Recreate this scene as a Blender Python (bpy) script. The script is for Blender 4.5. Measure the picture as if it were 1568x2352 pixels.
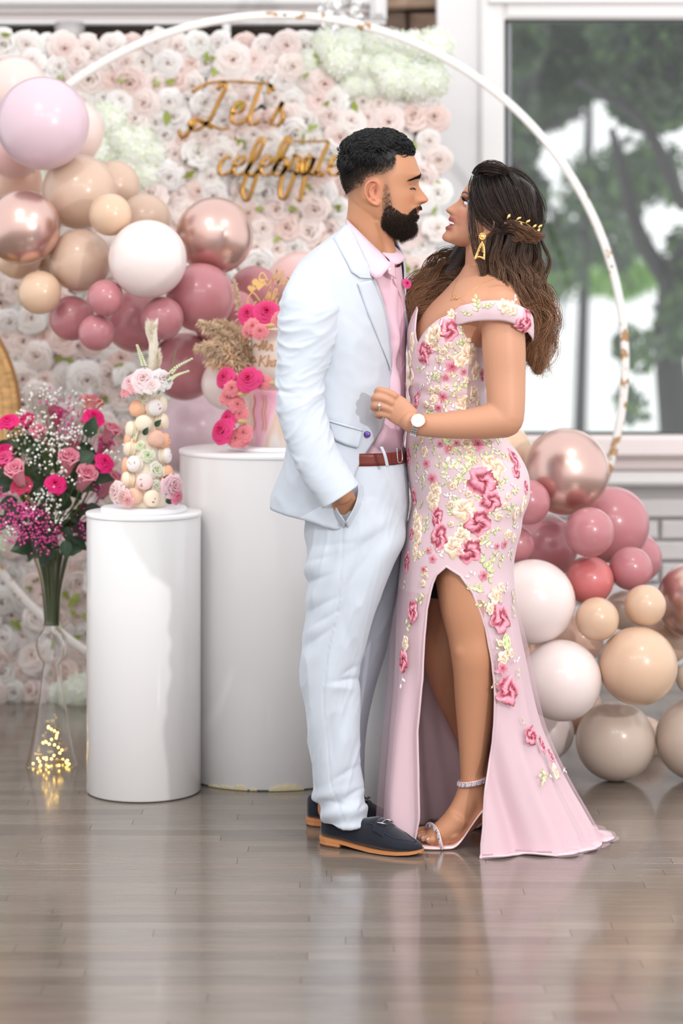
import bpy, bmesh, math, random
import numpy as np
from mathutils import Vector, Matrix
from mathutils.bvhtree import BVHTree
from mathutils import noise as mnoise
R0 = random.Random(7); NR = np.random.RandomState(5)
for _o in list(bpy.data.objects): bpy.data.objects.remove(_o)
S = bpy.context.scene; COL = S.collection
F = 5553.0; H = 1.45; HY = 600.0          # focal length in px, camera height, horizon row (1568x2352 frame)
# ---------------- camera ----------------
cam_d = bpy.data.cameras.new('camera'); cam = bpy.data.objects.new('camera', cam_d); COL.objects.link(cam)
cam.location = (0, 0, H); cam.rotation_euler = (math.pi/2, 0, 0)
cam_d.sensor_fit = 'VERTICAL'; cam_d.sensor_height = 36; cam_d.lens = F/2352*36
cam_d.shift_y = -(1176-HY)/2352
cam_d.dof.use_dof = True; cam_d.dof.focus_distance = 6.0; cam_d.dof.aperture_fstop = 2.0
cam_d.clip_end = 200
S.camera = cam
# ---------------- world, lamps, exposure ----------------
w = bpy.data.worlds.new('world'); S.world = w; w.use_nodes = True
bg = w.node_tree.nodes['Background']; bg.inputs[0].default_value = (0.97, 0.98, 1.0, 1); bg.inputs[1].default_value = 1.24
S.view_settings.view_transform = 'Standard'; S.view_settings.look = 'None'
S.view_settings.exposure = 0.12; S.view_settings.gamma = 1.0; S.view_settings.use_curve_mapping = False
def lamp(name, typ, loc, aim, energy, col=(1,1,1), **kw):
    l = bpy.data.lights.new(name, typ); l.energy = energy; l.color = col
    for k, v in kw.items(): setattr(l, k, v)
    o = bpy.data.objects.new(name, l); COL.objects.link(o); o.location = loc
    o.rotation_euler = (Vector(aim)-Vector(loc)).to_track_quat('-Z', 'Y').to_euler(); return o
lamp('flash_lamp', 'SPOT', (2.30, 2.65, 2.12), (0.0, 6.3, 1.1), 235, (1.0, 0.985, 0.965), spot_size=math.radians(75), spot_blend=0.5, shadow_soft_size=0.05)
for lx, ly in ((-1.5, 2.6), (-0.4, 2.4), (0.7, 2.6), (1.8, 2.4), (-1.0, 5.0), (1.2, 5.0)):
    lamp('ceiling_lamp', 'AREA', (lx, ly, 3.3), (lx, ly+0.6, 0), 13, (1.0, 0.95, 0.9), shape='DISK', size=0.28)

# ---------------- helpers ----------------
def W(px, py, y): return np.array([(px-784)*y/F, y, H-(py-HY)*y/F])
def PZ(py, y=6.0): return H-(py-HY)*y/F
def XP(px, y=6.0): return (px-784)*y/F
def srgb(r, g, b):
    c = np.array([r, g, b])/255.0
    return tuple(np.where(c <= 0.04045, c/12.92, ((c+0.055)/1.055)**2.4).tolist())
MATS = {}
def mat(name, col=(0.8, 0.8, 0.8), rough=0.5, metal=0.0, sss=0.0, spec=0.5, attr=False, objcol=False, coat=0.0, coat_r=0.05,
        bump=None, var=None, sheen=0.0, alpha=None, trans=0.0, ior=1.45, emit=None, emit_s=0.0, transl=0.0):
    if name in MATS: return MATS[name]
    m = bpy.data.materials.new(name); m.use_nodes = True; nt = m.node_tree; n = nt.nodes; L = nt.links
    b = n['Principled BSDF']; b.inputs['Base Color'].default_value = (*col, 1); b.inputs['Roughness'].default_value = rough
    b.inputs['Metallic'].default_value = metal; b.inputs['Specular IOR Level'].default_value = spec; b.inputs['IOR'].default_value = ior
    if sss: b.inputs['Subsurface Weight'].default_value = sss; b.inputs['Subsurface Radius'].default_value = (1, .35, .2); b.inputs['Subsurface Scale'].default_value = 0.006
    if coat: b.inputs['Coat Weight'].default_value = coat; b.inputs['Coat Roughness'].default_value = coat_r
    if sheen: b.inputs['Sheen Weight'].default_value = sheen; b.inputs['Sheen Roughness'].default_value = 0.4
    if trans: b.inputs['Transmission Weight'].default_value = trans
    if alpha is not None: b.inputs['Alpha'].default_value = alpha
    if emit: b.inputs['Emission Color'].default_value = (*emit, 1); b.inputs['Emission Strength'].default_value = emit_s
    src = None
    if attr:
        a = n.new('ShaderNodeAttribute'); a.attribute_name = 'Col'; src = a.outputs['Color']
    if objcol:
        oi = n.new('ShaderNodeObjectInfo')
        if src is None: src = oi.outputs['Color']
        else:
            mx = n.new('ShaderNodeMix'); mx.data_type = 'RGBA'; mx.blend_type = 'MULTIPLY'; mx.inputs[0].default_value = 1
            L.new(src, mx.inputs[6]); L.new(oi.outputs['Color'], mx.inputs[7]); src = mx.outputs[2]
    if src is None and var:
        rgb = n.new('ShaderNodeRGB'); rgb.outputs[0].default_value = (*col, 1); src = rgb.outputs[0]
    if var:     # (scale, amount, stretch)
        tc = n.new('ShaderNodeTexCoord'); mp = n.new('ShaderNodeMapping'); mp.inputs['Scale'].default_value = var[2]
        nz = n.new('ShaderNodeTexNoise'); nz.inputs['Scale'].default_value = var[0]; nz.inputs['Detail'].default_value = 4
        L.new(tc.outputs['Object'], mp.inputs[0]); L.new(mp.outputs[0], nz.inputs[0])
        mr = n.new('ShaderNodeMapRange'); mr.inputs[1].default_value = .3; mr.inputs[2].default_value = .7
        mr.inputs[3].default_value = 1-var[1]; mr.inputs[4].default_value = 1+var[1]; L.new(nz.outputs[0], mr.inputs[0])
        mx = n.new('ShaderNodeVectorMath'); mx.operation = 'SCALE'; L.new(src, mx.inputs[0]); L.new(mr.outputs[0], mx.inputs['Scale']); src = mx.outputs[0]
    if src is not None: L.new(src, b.inputs['Base Color'])
    if bump:    # (scale, strength, distance, stretch)
        tc = n.new('ShaderNodeTexCoord'); mp = n.new('ShaderNodeMapping'); mp.inputs['Scale'].default_value = bump[3] if len(bump) > 3 else (1, 1, 1)
        nz = n.new('ShaderNodeTexNoise'); nz.inputs['Scale'].default_value = bump[0]; nz.inputs['Detail'].default_value = 3
        L.new(tc.outputs['Object'], mp.inputs[0]); L.new(mp.outputs[0], nz.inputs[0])
        bp = n.new('ShaderNodeBump'); bp.inputs['Strength'].default_value = bump[1]; bp.inputs['Distance'].default_value = bump[2]
        L.new(nz.outputs[0], bp.inputs['Height']); L.new(bp.outputs[0], b.inputs['Normal'])
    if transl:
        t = n.new('ShaderNodeBsdfTranslucent'); ms = n.new('ShaderNodeMixShader'); ms.inputs[0].default_value = transl
        if src is not None: L.new(src, t.inputs[0])
        else: t.inputs[0].default_value = (*col, 1)
        L.new(b.outputs[0], ms.inputs[1]); L.new(t.outputs[0], ms.inputs[2]); L.new(ms.outputs[0], n['Material Output'].inputs[0])
    MATS[name] = m; return m
def raw(V, Fc, name='m'):
    me = bpy.data.meshes.new(name)
    me.from_pydata(np.asarray(V, float).tolist(), [], Fc if isinstance(Fc, list) else np.asarray(Fc).tolist()); me.update(); return me
def smooth(me, on=True): me.polygons.foreach_set('use_smooth', np.full(len(me.polygons), on))
def setcol(me, C):
    a = me.color_attributes.new('Col', 'FLOAT_COLOR', 'POINT'); C = np.asarray(C, float)
    if C.shape[1] == 3: C = np.hstack([C, np.ones((len(C), 1))])
    a.data.foreach_set('color', C.ravel())
def obj(name, me, m=None, parent=None, **tags):
    o = bpy.data.objects.new(name, me); COL.objects.link(o)
    if m is not None and me is not None and not me.materials: me.materials.append(m)
    if parent is not None: o.parent = parent
    for k, v in tags.items(): o[k] = v
    return o
def mk(name, VF, m, parent=None, sm=True, col=None, **tags):
    me = raw(VF[0], VF[1], name); smooth(me, sm)
    if col is not None: setcol(me, col)
    return obj(name, me, m, parent, **tags)
def thing(name, label, cat, loc=(0, 0, 0), group=None):
    o = bpy.data.objects.new(name, None); COL.objects.link(o); o.location = loc; o['label'] = label; o['category'] = cat; o.empty_display_size = .05
    if group: o['group'] = group
    return o
def at(o, t):       # give a child mesh built in world space the right local offset
    return o
def join(*parts):
    Vs = []; Fs = []; k = 0
    for V, Fc in parts:
        V = np.asarray(V, float); Vs.append(V)
        for f in (Fc if isinstance(Fc, list) else np.asarray(Fc).tolist()): Fs.append([i+k for i in f])
        k += len(V)
    return np.vstack(Vs), Fs
def grid(P, cu=False, cv=False, cap0=False, cap1=False):
    P = np.asarray(P, float); nu, nv = P.shape[:2]; V = P.reshape(-1, 3); Fs = []
    for i in range(nu if cu else nu-1):
        i2 = (i+1) % nu
        for j in range(nv if cv else nv-1):
            j2 = (j+1) % nv; Fs.append([i*nv+j, i*nv+j2, i2*nv+j2, i2*nv+j])
    if cap0: Fs.append([j for j in range(nv)][::-1])
    if cap1: Fs.append([(nu-1)*nv+j for j in range(nv)])
    return V, Fs
def catmull(P, n):
    P = np.asarray(P, float)
    if len(P) < 3:
        t = np.linspace(0, 1, n)[:, None]; return P[0]*(1-t)+P[-1]*t
    Q = np.vstack([2*P[0]-P[1], P, 2*P[-1]-P[-2]]); out = []
    L = np.r_[0, np.cumsum(np.linalg.norm(np.diff(P[:, :3], axis=0), axis=1))]; L = L/L[-1] if L[-1] > 0 else np.linspace(0, 1, len(P))
    for t in np.linspace(0, 1, n):
        i = min(np.searchsorted(L, t, side='right')-1, len(P)-2); i = max(i, 0)
        u = (t-L[i])/max(L[i+1]-L[i], 1e-9); p0, p1, p2, p3 = Q[i], Q[i+1], Q[i+2], Q[i+3]
        out.append(.5*((2*p1)+(-p0+p2)*u+(2*p0-5*p1+4*p2-p3)*u*u+(-p0+3*p1-3*p2+p3)*u**3))
    return np.array(out)
def frames(P, up=None):
    T = np.gradient(P, axis=0); T /= np.linalg.norm(T, axis=1)[:, None]+1e-12
    a = np.array(up if up is not None else (0, 1, 0.01), float); N = []
    for t in T:
        a = a-t*np.dot(a, t); a /= np.linalg.norm(a)+1e-12; N.append(a.copy())
    N = np.array(N); return T, N, np.cross(T, N)
def tube(P, r, n=10, flat=1.0, up=None, cap=True, res=None, disp=None):
    """tube along P (k,3); r radius list; flat scales the N axis; rounded caps"""
    P = np.asarray(P, float); r = np.broadcast_to(np.asarray(r, float), (len(P),))
    if res:
        Q = catmull(np.hstack([P, r[:, None]]), res); P = Q[:, :3]; r = np.maximum(Q[:, 3], 1e-5)
    T, N, B = frames(P, up); th = np.linspace(0, 2*np.pi, n, endpoint=False)
    fl = np.broadcast_to(np.asarray(flat, float), (len(P),))
    rows = []
    if cap:
        for k in (.985, .8, .45): rows.append((P[0]-T[0]*r[0]*k*.9, r[0]*math.sqrt(1-k*k), N[0], B[0], fl[0]))
    for i in range(len(P)): rows.append((P[i], r[i], N[i], B[i], fl[i]))
    if cap:
        for k in (.45, .8, .985): rows.append((P[-1]+T[-1]*r[-1]*k*.9, r[-1]*math.sqrt(1-k*k), N[-1], B[-1], fl[-1]))
    G = []
    for i, (c, rr, nn, bb, ff) in enumerate(rows):
        rad = np.full(n, rr)
        if disp is not None: rad = rad+disp(i/(len(rows)-1), th)*min(1, rr/ max(r.max(), 1e-9)*2)
        G.append(c+np.outer(np.cos(th)*rad*ff, nn)+np.outer(np.sin(th)*rad, bb))
    return grid(np.array(G), cv=True, cap0=cap, cap1=cap)
def ellipsoid(c, r, rot=None, nu=14, nv=20):
    u = np.linspace(0.02, np.pi-.02, nu); v = np.linspace(0, 2*np.pi, nv, endpoint=False)
    P = np.stack([np.outer(np.sin(u), np.cos(v))*r[0], np.outer(np.sin(u), np.sin(v))*r[1], np.outer(np.cos(u), np.ones(nv))*r[2]], -1)
    if rot is not None: P = P@np.array(rot).T
    return grid(P+np.array(c), cv=True, cap0=True, cap1=True)
def lathe(prof, n=48, c=(0, 0, 0), cap0=True, cap1=True):
    th = np.linspace(0, 2*np.pi, n, endpoint=False)
    P = np.array([[(r*math.cos(t), r*math.sin(t), z) for t in th] for r, z in prof])+np.array(c)
    return grid(P, cv=True, cap0=cap0, cap1=cap1)
def boxm(x0, x1, y0, y1, z0, z1, b=0.0):
    if b <= 0:
        V = [(x, y, z) for x in (x0, x1) for y in (y0, y1) for z in (z0, z1)]
        return np.array(V), [[0, 1, 3, 2], [4, 6, 7, 5], [0, 4, 5, 1], [2, 3, 7, 6], [0, 2, 6, 4], [1, 5, 7, 3]]
    V = []  # box with chamfered front (min y) rim
    V = [(x0, y1, z0), (x1, y1, z0), (x1, y1, z1), (x0, y1, z1), (x0, y0+b, z0), (x1, y0+b, z0), (x1, y0+b, z1), (x0, y0+b, z1),
         (x0+b, y0, z0+b), (x1-b, y0, z0+b), (x1-b, y0, z1-b), (x0+b, y0, z1-b)]
    return np.array(V), [[3, 2, 1, 0], [0, 1, 5, 4], [1, 2, 6, 5], [2, 3, 7, 6], [3, 0, 4, 7], [4, 5, 9, 8], [5, 6, 10, 9], [6, 7, 11, 10], [7, 4, 8, 11], [8, 9, 10, 11]]
def solid(o, t, off=-1):
    m = o.modifiers.new('thick', 'SOLIDIFY'); m.thickness = t; m.offset = off; return o
def remesh(parts, vox, it=4, fac=.5):
    V, Fs = join(*parts); me = raw(V, Fs); o = bpy.data.objects.new('tmp', me); COL.objects.link(o)
    m = o.modifiers.new('r', 'REMESH'); m.mode = 'VOXEL'; m.voxel_size = vox; m.adaptivity = 0
    if it: s = o.modifiers.new('s', 'SMOOTH'); s.iterations = it; s.factor = fac
    dg = bpy.context.evaluated_depsgraph_get(); me2 = bpy.data.meshes.new_from_object(o.evaluated_get(dg))
    bpy.data.objects.remove(o); bpy.data.meshes.remove(me); me2.materials.clear(); smooth(me2); return me2
def lapsm(me, mask, it, fac=.5):
    E = np.empty(len(me.edges)*2, np.int64); me.edges.foreach_get('vertices', E); E = E.reshape(-1, 2); V = getV(me); n = len(V); deg = np.bincount(E.ravel(), minlength=n)[:, None].clip(1); m = (mask*fac)[:, None]
    for _ in range(it):
        s = np.stack([np.bincount(E[:, 0], V[E[:, 1], k], n)+np.bincount(E[:, 1], V[E[:, 0], k], n) for k in range(3)], 1)/deg; V = V*(1-m)+s*m
    setV(me, V); return V
def getV(me): a = np.empty(len(me.vertices)*3); me.vertices.foreach_get('co', a); return a.reshape(-1, 3)
def setV(me, V): me.vertices.foreach_set('co', V.ravel()); me.update()
def getN(me): a = np.empty(len(me.vertices)*3); me.vertices.foreach_get('normal', a); return a.reshape(-1, 3)
def interp(tab, x):
    tab = np.asarray(tab, float); return [np.interp(x, tab[:, 0], tab[:, k]) for k in range(1, tab.shape[1])]
def sstep(a, b, x): t = np.clip((x-a)/(b-a), 0, 1); return t*t*(3-2*t)
def rotz(a): c, s = math.cos(a), math.sin(a); return np.array([[c, -s, 0], [s, c, 0], [0, 0, 1]])
def basis(n, spin=0.0):
    n = np.array(n, float); n /= np.linalg.norm(n); a = np.array((0, 0, 1.0)) if abs(n[2]) < .9 else np.array((1.0, 0, 0))
    x = np.cross(a, n); x /= np.linalg.norm(x); y = np.cross(n, x)
    c, s = math.cos(spin), math.sin(spin); return np.stack([x*c+y*s, -x*s+y*c, n], 1)
def copy_obj(o, parent=None, M=None, **tags):
    c = o.copy(); COL.objects.link(c); c.parent = parent
    if M is not None: c.matrix_local = M
    for k, v in tags.items(): c[k] = v
    return c
def copy_tree(o, parent=None):
    c = o.copy(); COL.objects.link(c); c.parent = parent
    for ch in list(o.children):
        copy_tree(ch, c)
    return c
def mtx(R, loc, s=1.0):
    M = Matrix([[R[0][0]*s, R[0][1]*s, R[0][2]*s, loc[0]], [R[1][0]*s, R[1][1]*s, R[1][2]*s, loc[1]], [R[2][0]*s, R[2][1]*s, R[2][2]*s, loc[2]], [0, 0, 0, 1]]); return M
def xf(VF, R, loc, s=1.0): return np.asarray(VF[0])@(np.array(R).T)*s+np.array(loc), VF[1]
# ---------------- setting ----------------
_obj0 = obj
def obj(name, me, m=None, parent=None, **tags):
    o = _obj0(name, me, m, parent, **tags)
    if parent is not None:
        L = parent.location
        if parent.type == 'EMPTY': o.matrix_parent_inverse = Matrix.Translation(-L)
    return o
def place(src, name, parent, M, color=None, **tags):     # copy sharing the mesh, placed in world space under a part parent
    c = bpy.data.objects.new(name, src); COL.objects.link(c)
    if parent is not None:
        c.parent = parent
        if parent.type == 'EMPTY': c.matrix_parent_inverse = Matrix.Translation(-parent.location)
    c.matrix_basis = M
    if color is not None: c.color = (*color[:3], 1)
    for k, v in tags.items(): c[k] = v
    return c
# floor ------------------------------------------------------------
def wood_mat():
    m = mat('floor_wood', (0.2, 0.16, 0.13), 0.2, objcol=True, spec=0.75, coat=.25, coat_r=.08)
    nt = m.node_tree; n = nt.nodes; L = nt.links; b = n['Principled BSDF']
    oi = n['Object Info']; tc = n.new('ShaderNodeTexCoord'); mp = n.new('ShaderNodeMapping'); mp.inputs['Scale'].default_value = (2.2, 34, 1)
    ad = n.new('ShaderNodeVectorMath'); L.new(tc.outputs['Object'], ad.inputs[0]); L.new(oi.outputs['Random'], ad.inputs[1])
    sc = n.new('ShaderNodeVectorMath'); sc.operation = 'SCALE'; sc.inputs['Scale'].default_value = 1
    L.new(ad.outputs[0], mp.inputs[0]); nz = n.new('ShaderNodeTexNoise'); nz.inputs['Scale'].default_value = 3.5; nz.inputs['Detail'].default_value = 6; nz.inputs['Distortion'].default_value = .6
    L.new(mp.outputs[0], nz.inputs[0]); cr = n.new('ShaderNodeValToRGB')
    cr.color_ramp.elements[0].position = .3; cr.color_ramp.elements[0].color = (.80, .79, .78, 1); cr.color_ramp.elements[1].position = .72; cr.color_ramp.elements[1].color = (1.10, 1.09, 1.08, 1)
    L.new(nz.outputs[0], cr.inputs[0]); mx = n.new('ShaderNodeMix'); mx.data_type = 'RGBA'; mx.blend_type = 'MULTIPLY'; mx.inputs[0].default_value = 1
    L.new(oi.outputs['Color'], mx.inputs[6]); L.new(cr.outputs[0], mx.inputs[7]); L.new(mx.outputs[2], b.inputs['Base Color'])
    r = n.new('ShaderNodeMapRange'); r.inputs[3].default_value = .10; r.inputs[4].default_value = .24
    n2 = n.new('ShaderNodeTexNoise'); n2.inputs['Scale'].default_value = 9; L.new(tc.outputs['Object'], n2.inputs[0]); L.new(n2.outputs[0], r.inputs[0]); L.new(r.outputs[0], b.inputs['Roughness'])
    bp = n.new('ShaderNodeBump'); bp.inputs['Strength'].default_value = .05; bp.inputs['Distance'].default_value = .002
    L.new(nz.outputs[0], bp.inputs['Height']); L.new(bp.outputs[0], b.inputs['Normal'])
    return m
FW = wood_mat()
sub = mat('subfloor', srgb(84, 74, 66), .5)
floor = mk('floor', boxm(-4, 4, -1.5, 9.0, -0.06, -0.012), sub, sm=False, kind='structure')
def plank_geo(l, wd=.0565, ch=.00006):
    x0, x1, y0, y1 = 0, l-.0008, 0, wd
    V = [(x0, y0, -.012), (x1, y0, -.012), (x1, y1, -.012), (x0, y1, -.012), (x0, y0, -ch), (x1, y0, -ch), (x1, y1, -ch), (x0, y1, -ch),
         (x0+ch, y0+ch, 0), (x1-ch, y0+ch, 0), (x1-ch, y1-ch, 0), (x0+ch, y1-ch, 0)]
    return np.array(V, float), [[3, 2, 1, 0], [0, 1, 5, 4], [1, 2, 6, 5], [2, 3, 7, 6], [3, 0, 4, 7], [4, 5, 9, 8], [5, 6, 10, 9], [6, 7, 11, 10], [7, 4, 8, 11], [8, 9, 10, 11]]
PL = {}
for l in (.45, .6, .8, 1.0, 1.2):
    me = raw(*plank_geo(l), 'plank'); me.materials.append(FW); PL[l] = me
wc = [srgb(122, 112, 103), srgb(116, 106, 98), srgb(127, 117, 108), srgb(111, 101, 93), srgb(119, 110, 102), srgb(124, 113, 103)]
rest = []; npl = 0; y = -1.4; fr = random.Random(3)
while y < 8.95:
    x = -3.9-fr.random()*.8
    while x < 3.9:
        l = fr.choice([.45, .6, .8, .8, 1.0, 1.2]); lim = .142*y+.02
        if y > 4.5 and x < lim and x+l > -lim and npl < 300:
            place(PL[l], 'plank', floor, Matrix.Translation((x, y, 0)), fr.choice(wc)); npl += 1
        else: rest.append(xf(plank_geo(l), np.eye(3), (x, y, 0)))
        x += l
    y += .0573
rp = mk('planking', join(*rest), FW, floor, sm=False, kind='stuff'); rp.color = (*wc[0], 1)
# back walls: white painted window wall on the right, brown stone on the left -------
YW = 8.6
white = mat('white_paint', srgb(236, 233, 233), .55, var=(4, .02, (1, 1, 1)))
whiteg = mat('white_gloss_paint', srgb(238, 235, 234), .35)
def wx(px, y=YW): return XP(px, y)
def wz(py, y=YW): return PZ(py, y)
wallr = mk('wall_back', join(boxm(wx(1004), wx(1100), YW, YW+.14, 0, 3.3), boxm(wx(1100), 4, YW, YW+.14, wz(0), 3.3), boxm(wx(1100), 4, YW+.03, YW+.14, 0, wz(1118))), white, sm=False, kind='structure')
# painted brick below the window
bm_ = mat('painted_brick', srgb(206, 201, 201), .6, bump=(60, .5, .004))
wallb = mk('wall_back_brick', boxm(wx(1106), 3.0, YW+.012, YW+.03, 0, wz(1120)), mat('mortar', srgb(168, 163, 163), .8, bump=(80, .6, .003)), wallr, sm=False)
def brickmesh(l, h=.064, d=.03, seed=0):
    V, Fc = boxm(0, l, -d, 0, 0, h, .006); V = V+np.random.RandomState(seed).uniform(-.0016, .0016, V.shape); return V, Fc
BM = [raw(*brickmesh(.205, seed=s), 'brick') for s in range(4)]
for b_ in BM: b_.materials.append(bm_)
row = 0; z = .01
while z < wz(1120)-.06:
    x = wx(1110)+(.11 if row % 2 else 0)-.02
    while x < 1.75:
        place(fr.choice(BM), 'brick', wallr, Matrix.Translation((x, YW+.012+fr.uniform(0, .004), z)), None); x += .217
    z += .0757; row += 1
# window ------------------------------------------------------------
win = thing('window_1', '', '', (wx(1300), YW, wz(1000))); del win['category'], win['label']; win['kind'] = 'structure'
x0, x1 = wx(1100), 2.6; gx = wx(1157); zt = wz(46); zb = wz(997)
mk('frame', join(boxm(x0, gx, YW-.035, YW+.1, zb-.02, wz(-10), .012), boxm(gx, x1, YW-.035, YW+.1, zt, wz(-10), .012),
                 boxm(x0+.03, x1, YW-.06, YW-.03, wz(12), wz(0), .006), boxm(x1-.06, x1, YW-.035, YW+.1, zb, zt)), whiteg, win, sm=False)
mk('gasket', join(boxm(gx, gx+.008, YW-.012, YW+.05, zb, zt), boxm(gx, x1-.06, YW-.012, YW+.05, zt-.008, zt), boxm(gx, x1-.06, YW-.012, YW+.05, zb, zb+.006)), mat('dark_gasket', srgb(38, 52, 48), .5), win, sm=False)
mk('stop_bead', boxm(gx+.014, gx+.026, YW+.0, YW+.04, zb, zt), mat('grey_bead', srgb(150, 150, 156), .5), win, sm=False)
mk('window_sill', join(boxm(x0-.02, x1, YW-.10, YW+.1, wz(1046), zb, .012), boxm(x0-.0, x1, YW-.03, YW+.1, wz(1078), wz(1046), .01)), mat('sill_paint', srgb(240, 226, 224), .4), win, sm=False)
mk('apron', boxm(x0-.01, x1, YW-.045, YW+.05, wz(1112), wz(1082), .01), whiteg, win, sm=False)
gl = bpy.data.materials.new('window_glass'); gl.use_nodes = True; nt = gl.node_tree
for nd in list(nt.nodes):
    if nd.type == 'BSDF_PRINCIPLED': nt.nodes.remove(nd)
tr = nt.nodes.new('ShaderNodeBsdfTransparent'); tr.inputs[0].default_value = (.98, .99, .985, 1); gs = nt.nodes.new('ShaderNodeBsdfGlossy'); gs.inputs['Roughness'].default_value = .0
fz = nt.nodes.new('ShaderNodeFresnel'); fz.inputs[0].default_value = 1.5; mxs = nt.nodes.new('ShaderNodeMixShader')
nt.links.new(fz.outputs[0], mxs.inputs[0]); nt.links.new(tr.outputs[0], mxs.inputs[1]); nt.links.new(gs.outputs[0], mxs.inputs[2]); nt.links.new(mxs.outputs[0], nt.nodes['Material Output'].inputs[0])
mk('pane', boxm(gx+.004, x1-.06, YW+.02, YW+.026, zb, zt), gl, win, sm=False)
# stone wall at left ---------------------------------------------------
stone = mat('brown_stone', srgb(112, 92, 80), .85, attr=False, objcol=True, bump=(14, .8, .02), var=(9, .3, (1, 1, 2)))
YS = 8.95
walll = mk('wall_back_stone', boxm(-4, wx(1004, YS)+.06, YS, YS+.2, 0, 3.3), mat('stone_mortar', srgb(70, 62, 56), .9), sm=False, kind='structure')
SMs = []
for s in range(5):
    V, Fc = boxm(0, 1, -.06, 0, 0, 1, .0); rs = np.random.RandomState(s)
    V, Fc = boxm(0, .24, -.05, 0, 0, .085, .014); V = V+rs.uniform(-.008, .008, V.shape); me = raw(V, Fc, 'stone'); me.materials.append(stone); SMs.append(me)
z = 1.9; row = 0
while z < 2.5:
    x = -1.75-(row % 2)*.12
    while x < .36:
        if z > 2.12 or x > .1:
            place(fr.choice(SMs), 'stone', walll, Matrix.Translation((x, YS, z)), fr.choice([srgb(150, 124, 106), srgb(120, 100, 88), srgb(95, 80, 72), srgb(165, 140, 120)]))
        x += .25
    z += .096; row += 1
# white mantel across the stone wall
YM = 8.72
mt = thing('mantel_shelf', 'long white moulded mantel shelf fixed to the brown stone wall above the flower wall', 'shelf', (XP(400, YM), YM, PZ(60, YM)))
ex = XP(884, YM)
mk('shelf_board', boxm(-2.2, ex, YM-.10, YS, PZ(18, YM), PZ(-30, YM), .01), whiteg, mt, sm=False)
mk('moulding', join(boxm(-2.2, ex-.02, YM-.07, YS, PZ(34, YM), PZ(18, YM), .012), boxm(-2.2, ex-.05, YM-.04, YS, PZ(52, YM), PZ(34, YM), .01)), mat('mould_paint', srgb(222, 214, 212), .4), mt, sm=False)
mk('lip', boxm(-2.2, ex, YM-.11, YS, PZ(64, YM), PZ(54, YM), .006), whiteg, mt, sm=False)
mk('end_bracket', boxm(ex-.055, ex+.004, YM-.125, YS, PZ(52, YM), PZ(-30, YM), .02), whiteg, mt, sm=False)
# outdoors --------------------------------------------------------------
ground = mk('ground', boxm(-20, 30, 9.2, 60, -.6, -.5), mat('pale_ground', srgb(250, 252, 250), .8, var=(.4, .02, (1, 1, 1))), sm=False, kind='structure')
bark = mat('bark', srgb(74, 72, 73), .9, bump=(22, .9, .04, (1, 1, .25)), var=(6, .25, (1, 1, .3)))
leafm = mat('leaf_outdoor', srgb(88, 122, 70), .5, attr=True, transl=.35)
def leaves(pts, size, colr, seed):
    rs = np.random.RandomState(seed); n = len(pts); a = rs.normal(size=(n, 3)); a /= np.linalg.norm(a, axis=1)[:, None]
    b = np.cross(a, rs.normal(size=(n, 3))); b /= np.linalg.norm(b, axis=1)[:, None]; s = size*rs.uniform(.6, 1.4, (n, 1))
    c = np.cross(a, b)*.3*s
    V = np.stack([pts-a*s, pts-b*s*.45+c*.4, pts+a*s, pts+b*s*.45+c*.4], 1).reshape(-1, 3)
    Fc = np.arange(n*4).reshape(n, 4); C = np.repeat(np.array(colr)[rs.randint(0, len(colr), n)]*rs.uniform(.75, 1.25, (n, 1)), 4, axis=0); return V, Fc, C
GR = [srgb(84, 104, 80), srgb(96, 118, 88), srgb(72, 88, 74), srgb(112, 138, 92), srgb(98, 106, 98)]
def cloud(spec, seed):
    rs = np.random.RandomState(seed); out = []
    for px, py, rx, ry, y, n in spec:
        c = W(px, py, y); p = rs.normal(size=(n, 3)); p /= np.linalg.norm(p, axis=1)[:, None]; p *= rs.uniform(.1, 1, (n, 1))**.5
        out.append(c+p*np.array([rx*y/F, .9, ry*y/F]))
    return np.vstack(out)
def tree(label, trunkpts, branches, fol, seed, size=.055, cols=GR):
    b0 = trunkpts[0]; t = thing('tree', label, 'tree', tuple(W(b0[0], b0[1], b0[3])), 'trees outside the window')
    pr = [tube([W(p[0], p[1], p[3]) for p in trunkpts], [p[2]*p[3]/F for p in trunkpts], 12, res=14)]
    mk('trunk', join(*pr), bark, t)
    for br in branches: mk('branch', tube([W(p[0], p[1], p[3]) for p in br], [p[2]*p[3]/F for p in br], 8, res=12), bark, t)
    V, Fc, C = leaves(cloud(fol, seed), size, cols, seed); mk('foliage', (V, Fc), leafm, t, sm=False, col=C, kind='stuff')
tree('dark forked tree trunk leaning near the right edge of the window', [(1560, 1110, 44, 14), (1552, 980, 40, 14), (1536, 800, 34, 14), (1545, 640, 32, 14)],
     [[(1540, 660, 24, 14), (1470, 540, 18, 14), (1430, 400, 14, 13.8), (1405, 300, 9, 13.5)], [(1545, 640, 26, 14), (1600, 520, 20, 14), (1660, 400, 14, 14)],
      [(1568, 470, 17, 13), (1500, 320, 15, 13), (1440, 250, 12, 13), (1330, 190, 8, 13)], [(1540, 600, 9, 13.6), (1580, 560, 9, 13.6), (1640, 560, 8, 13.6)]],
     [(1500, 60, 140, 90, 13, 3800), (1520, 210, 130, 90, 13.5, 2000), (1470, 400, 110, 90, 14.5, 420), (1560, 740, 45, 90, 13.6, 260), (1460, 800, 36, 50, 13.4, 120), (1590, 620, 60, 110, 14, 420), (1450, 930, 20, 40, 13.4, 60)], 11)
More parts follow.
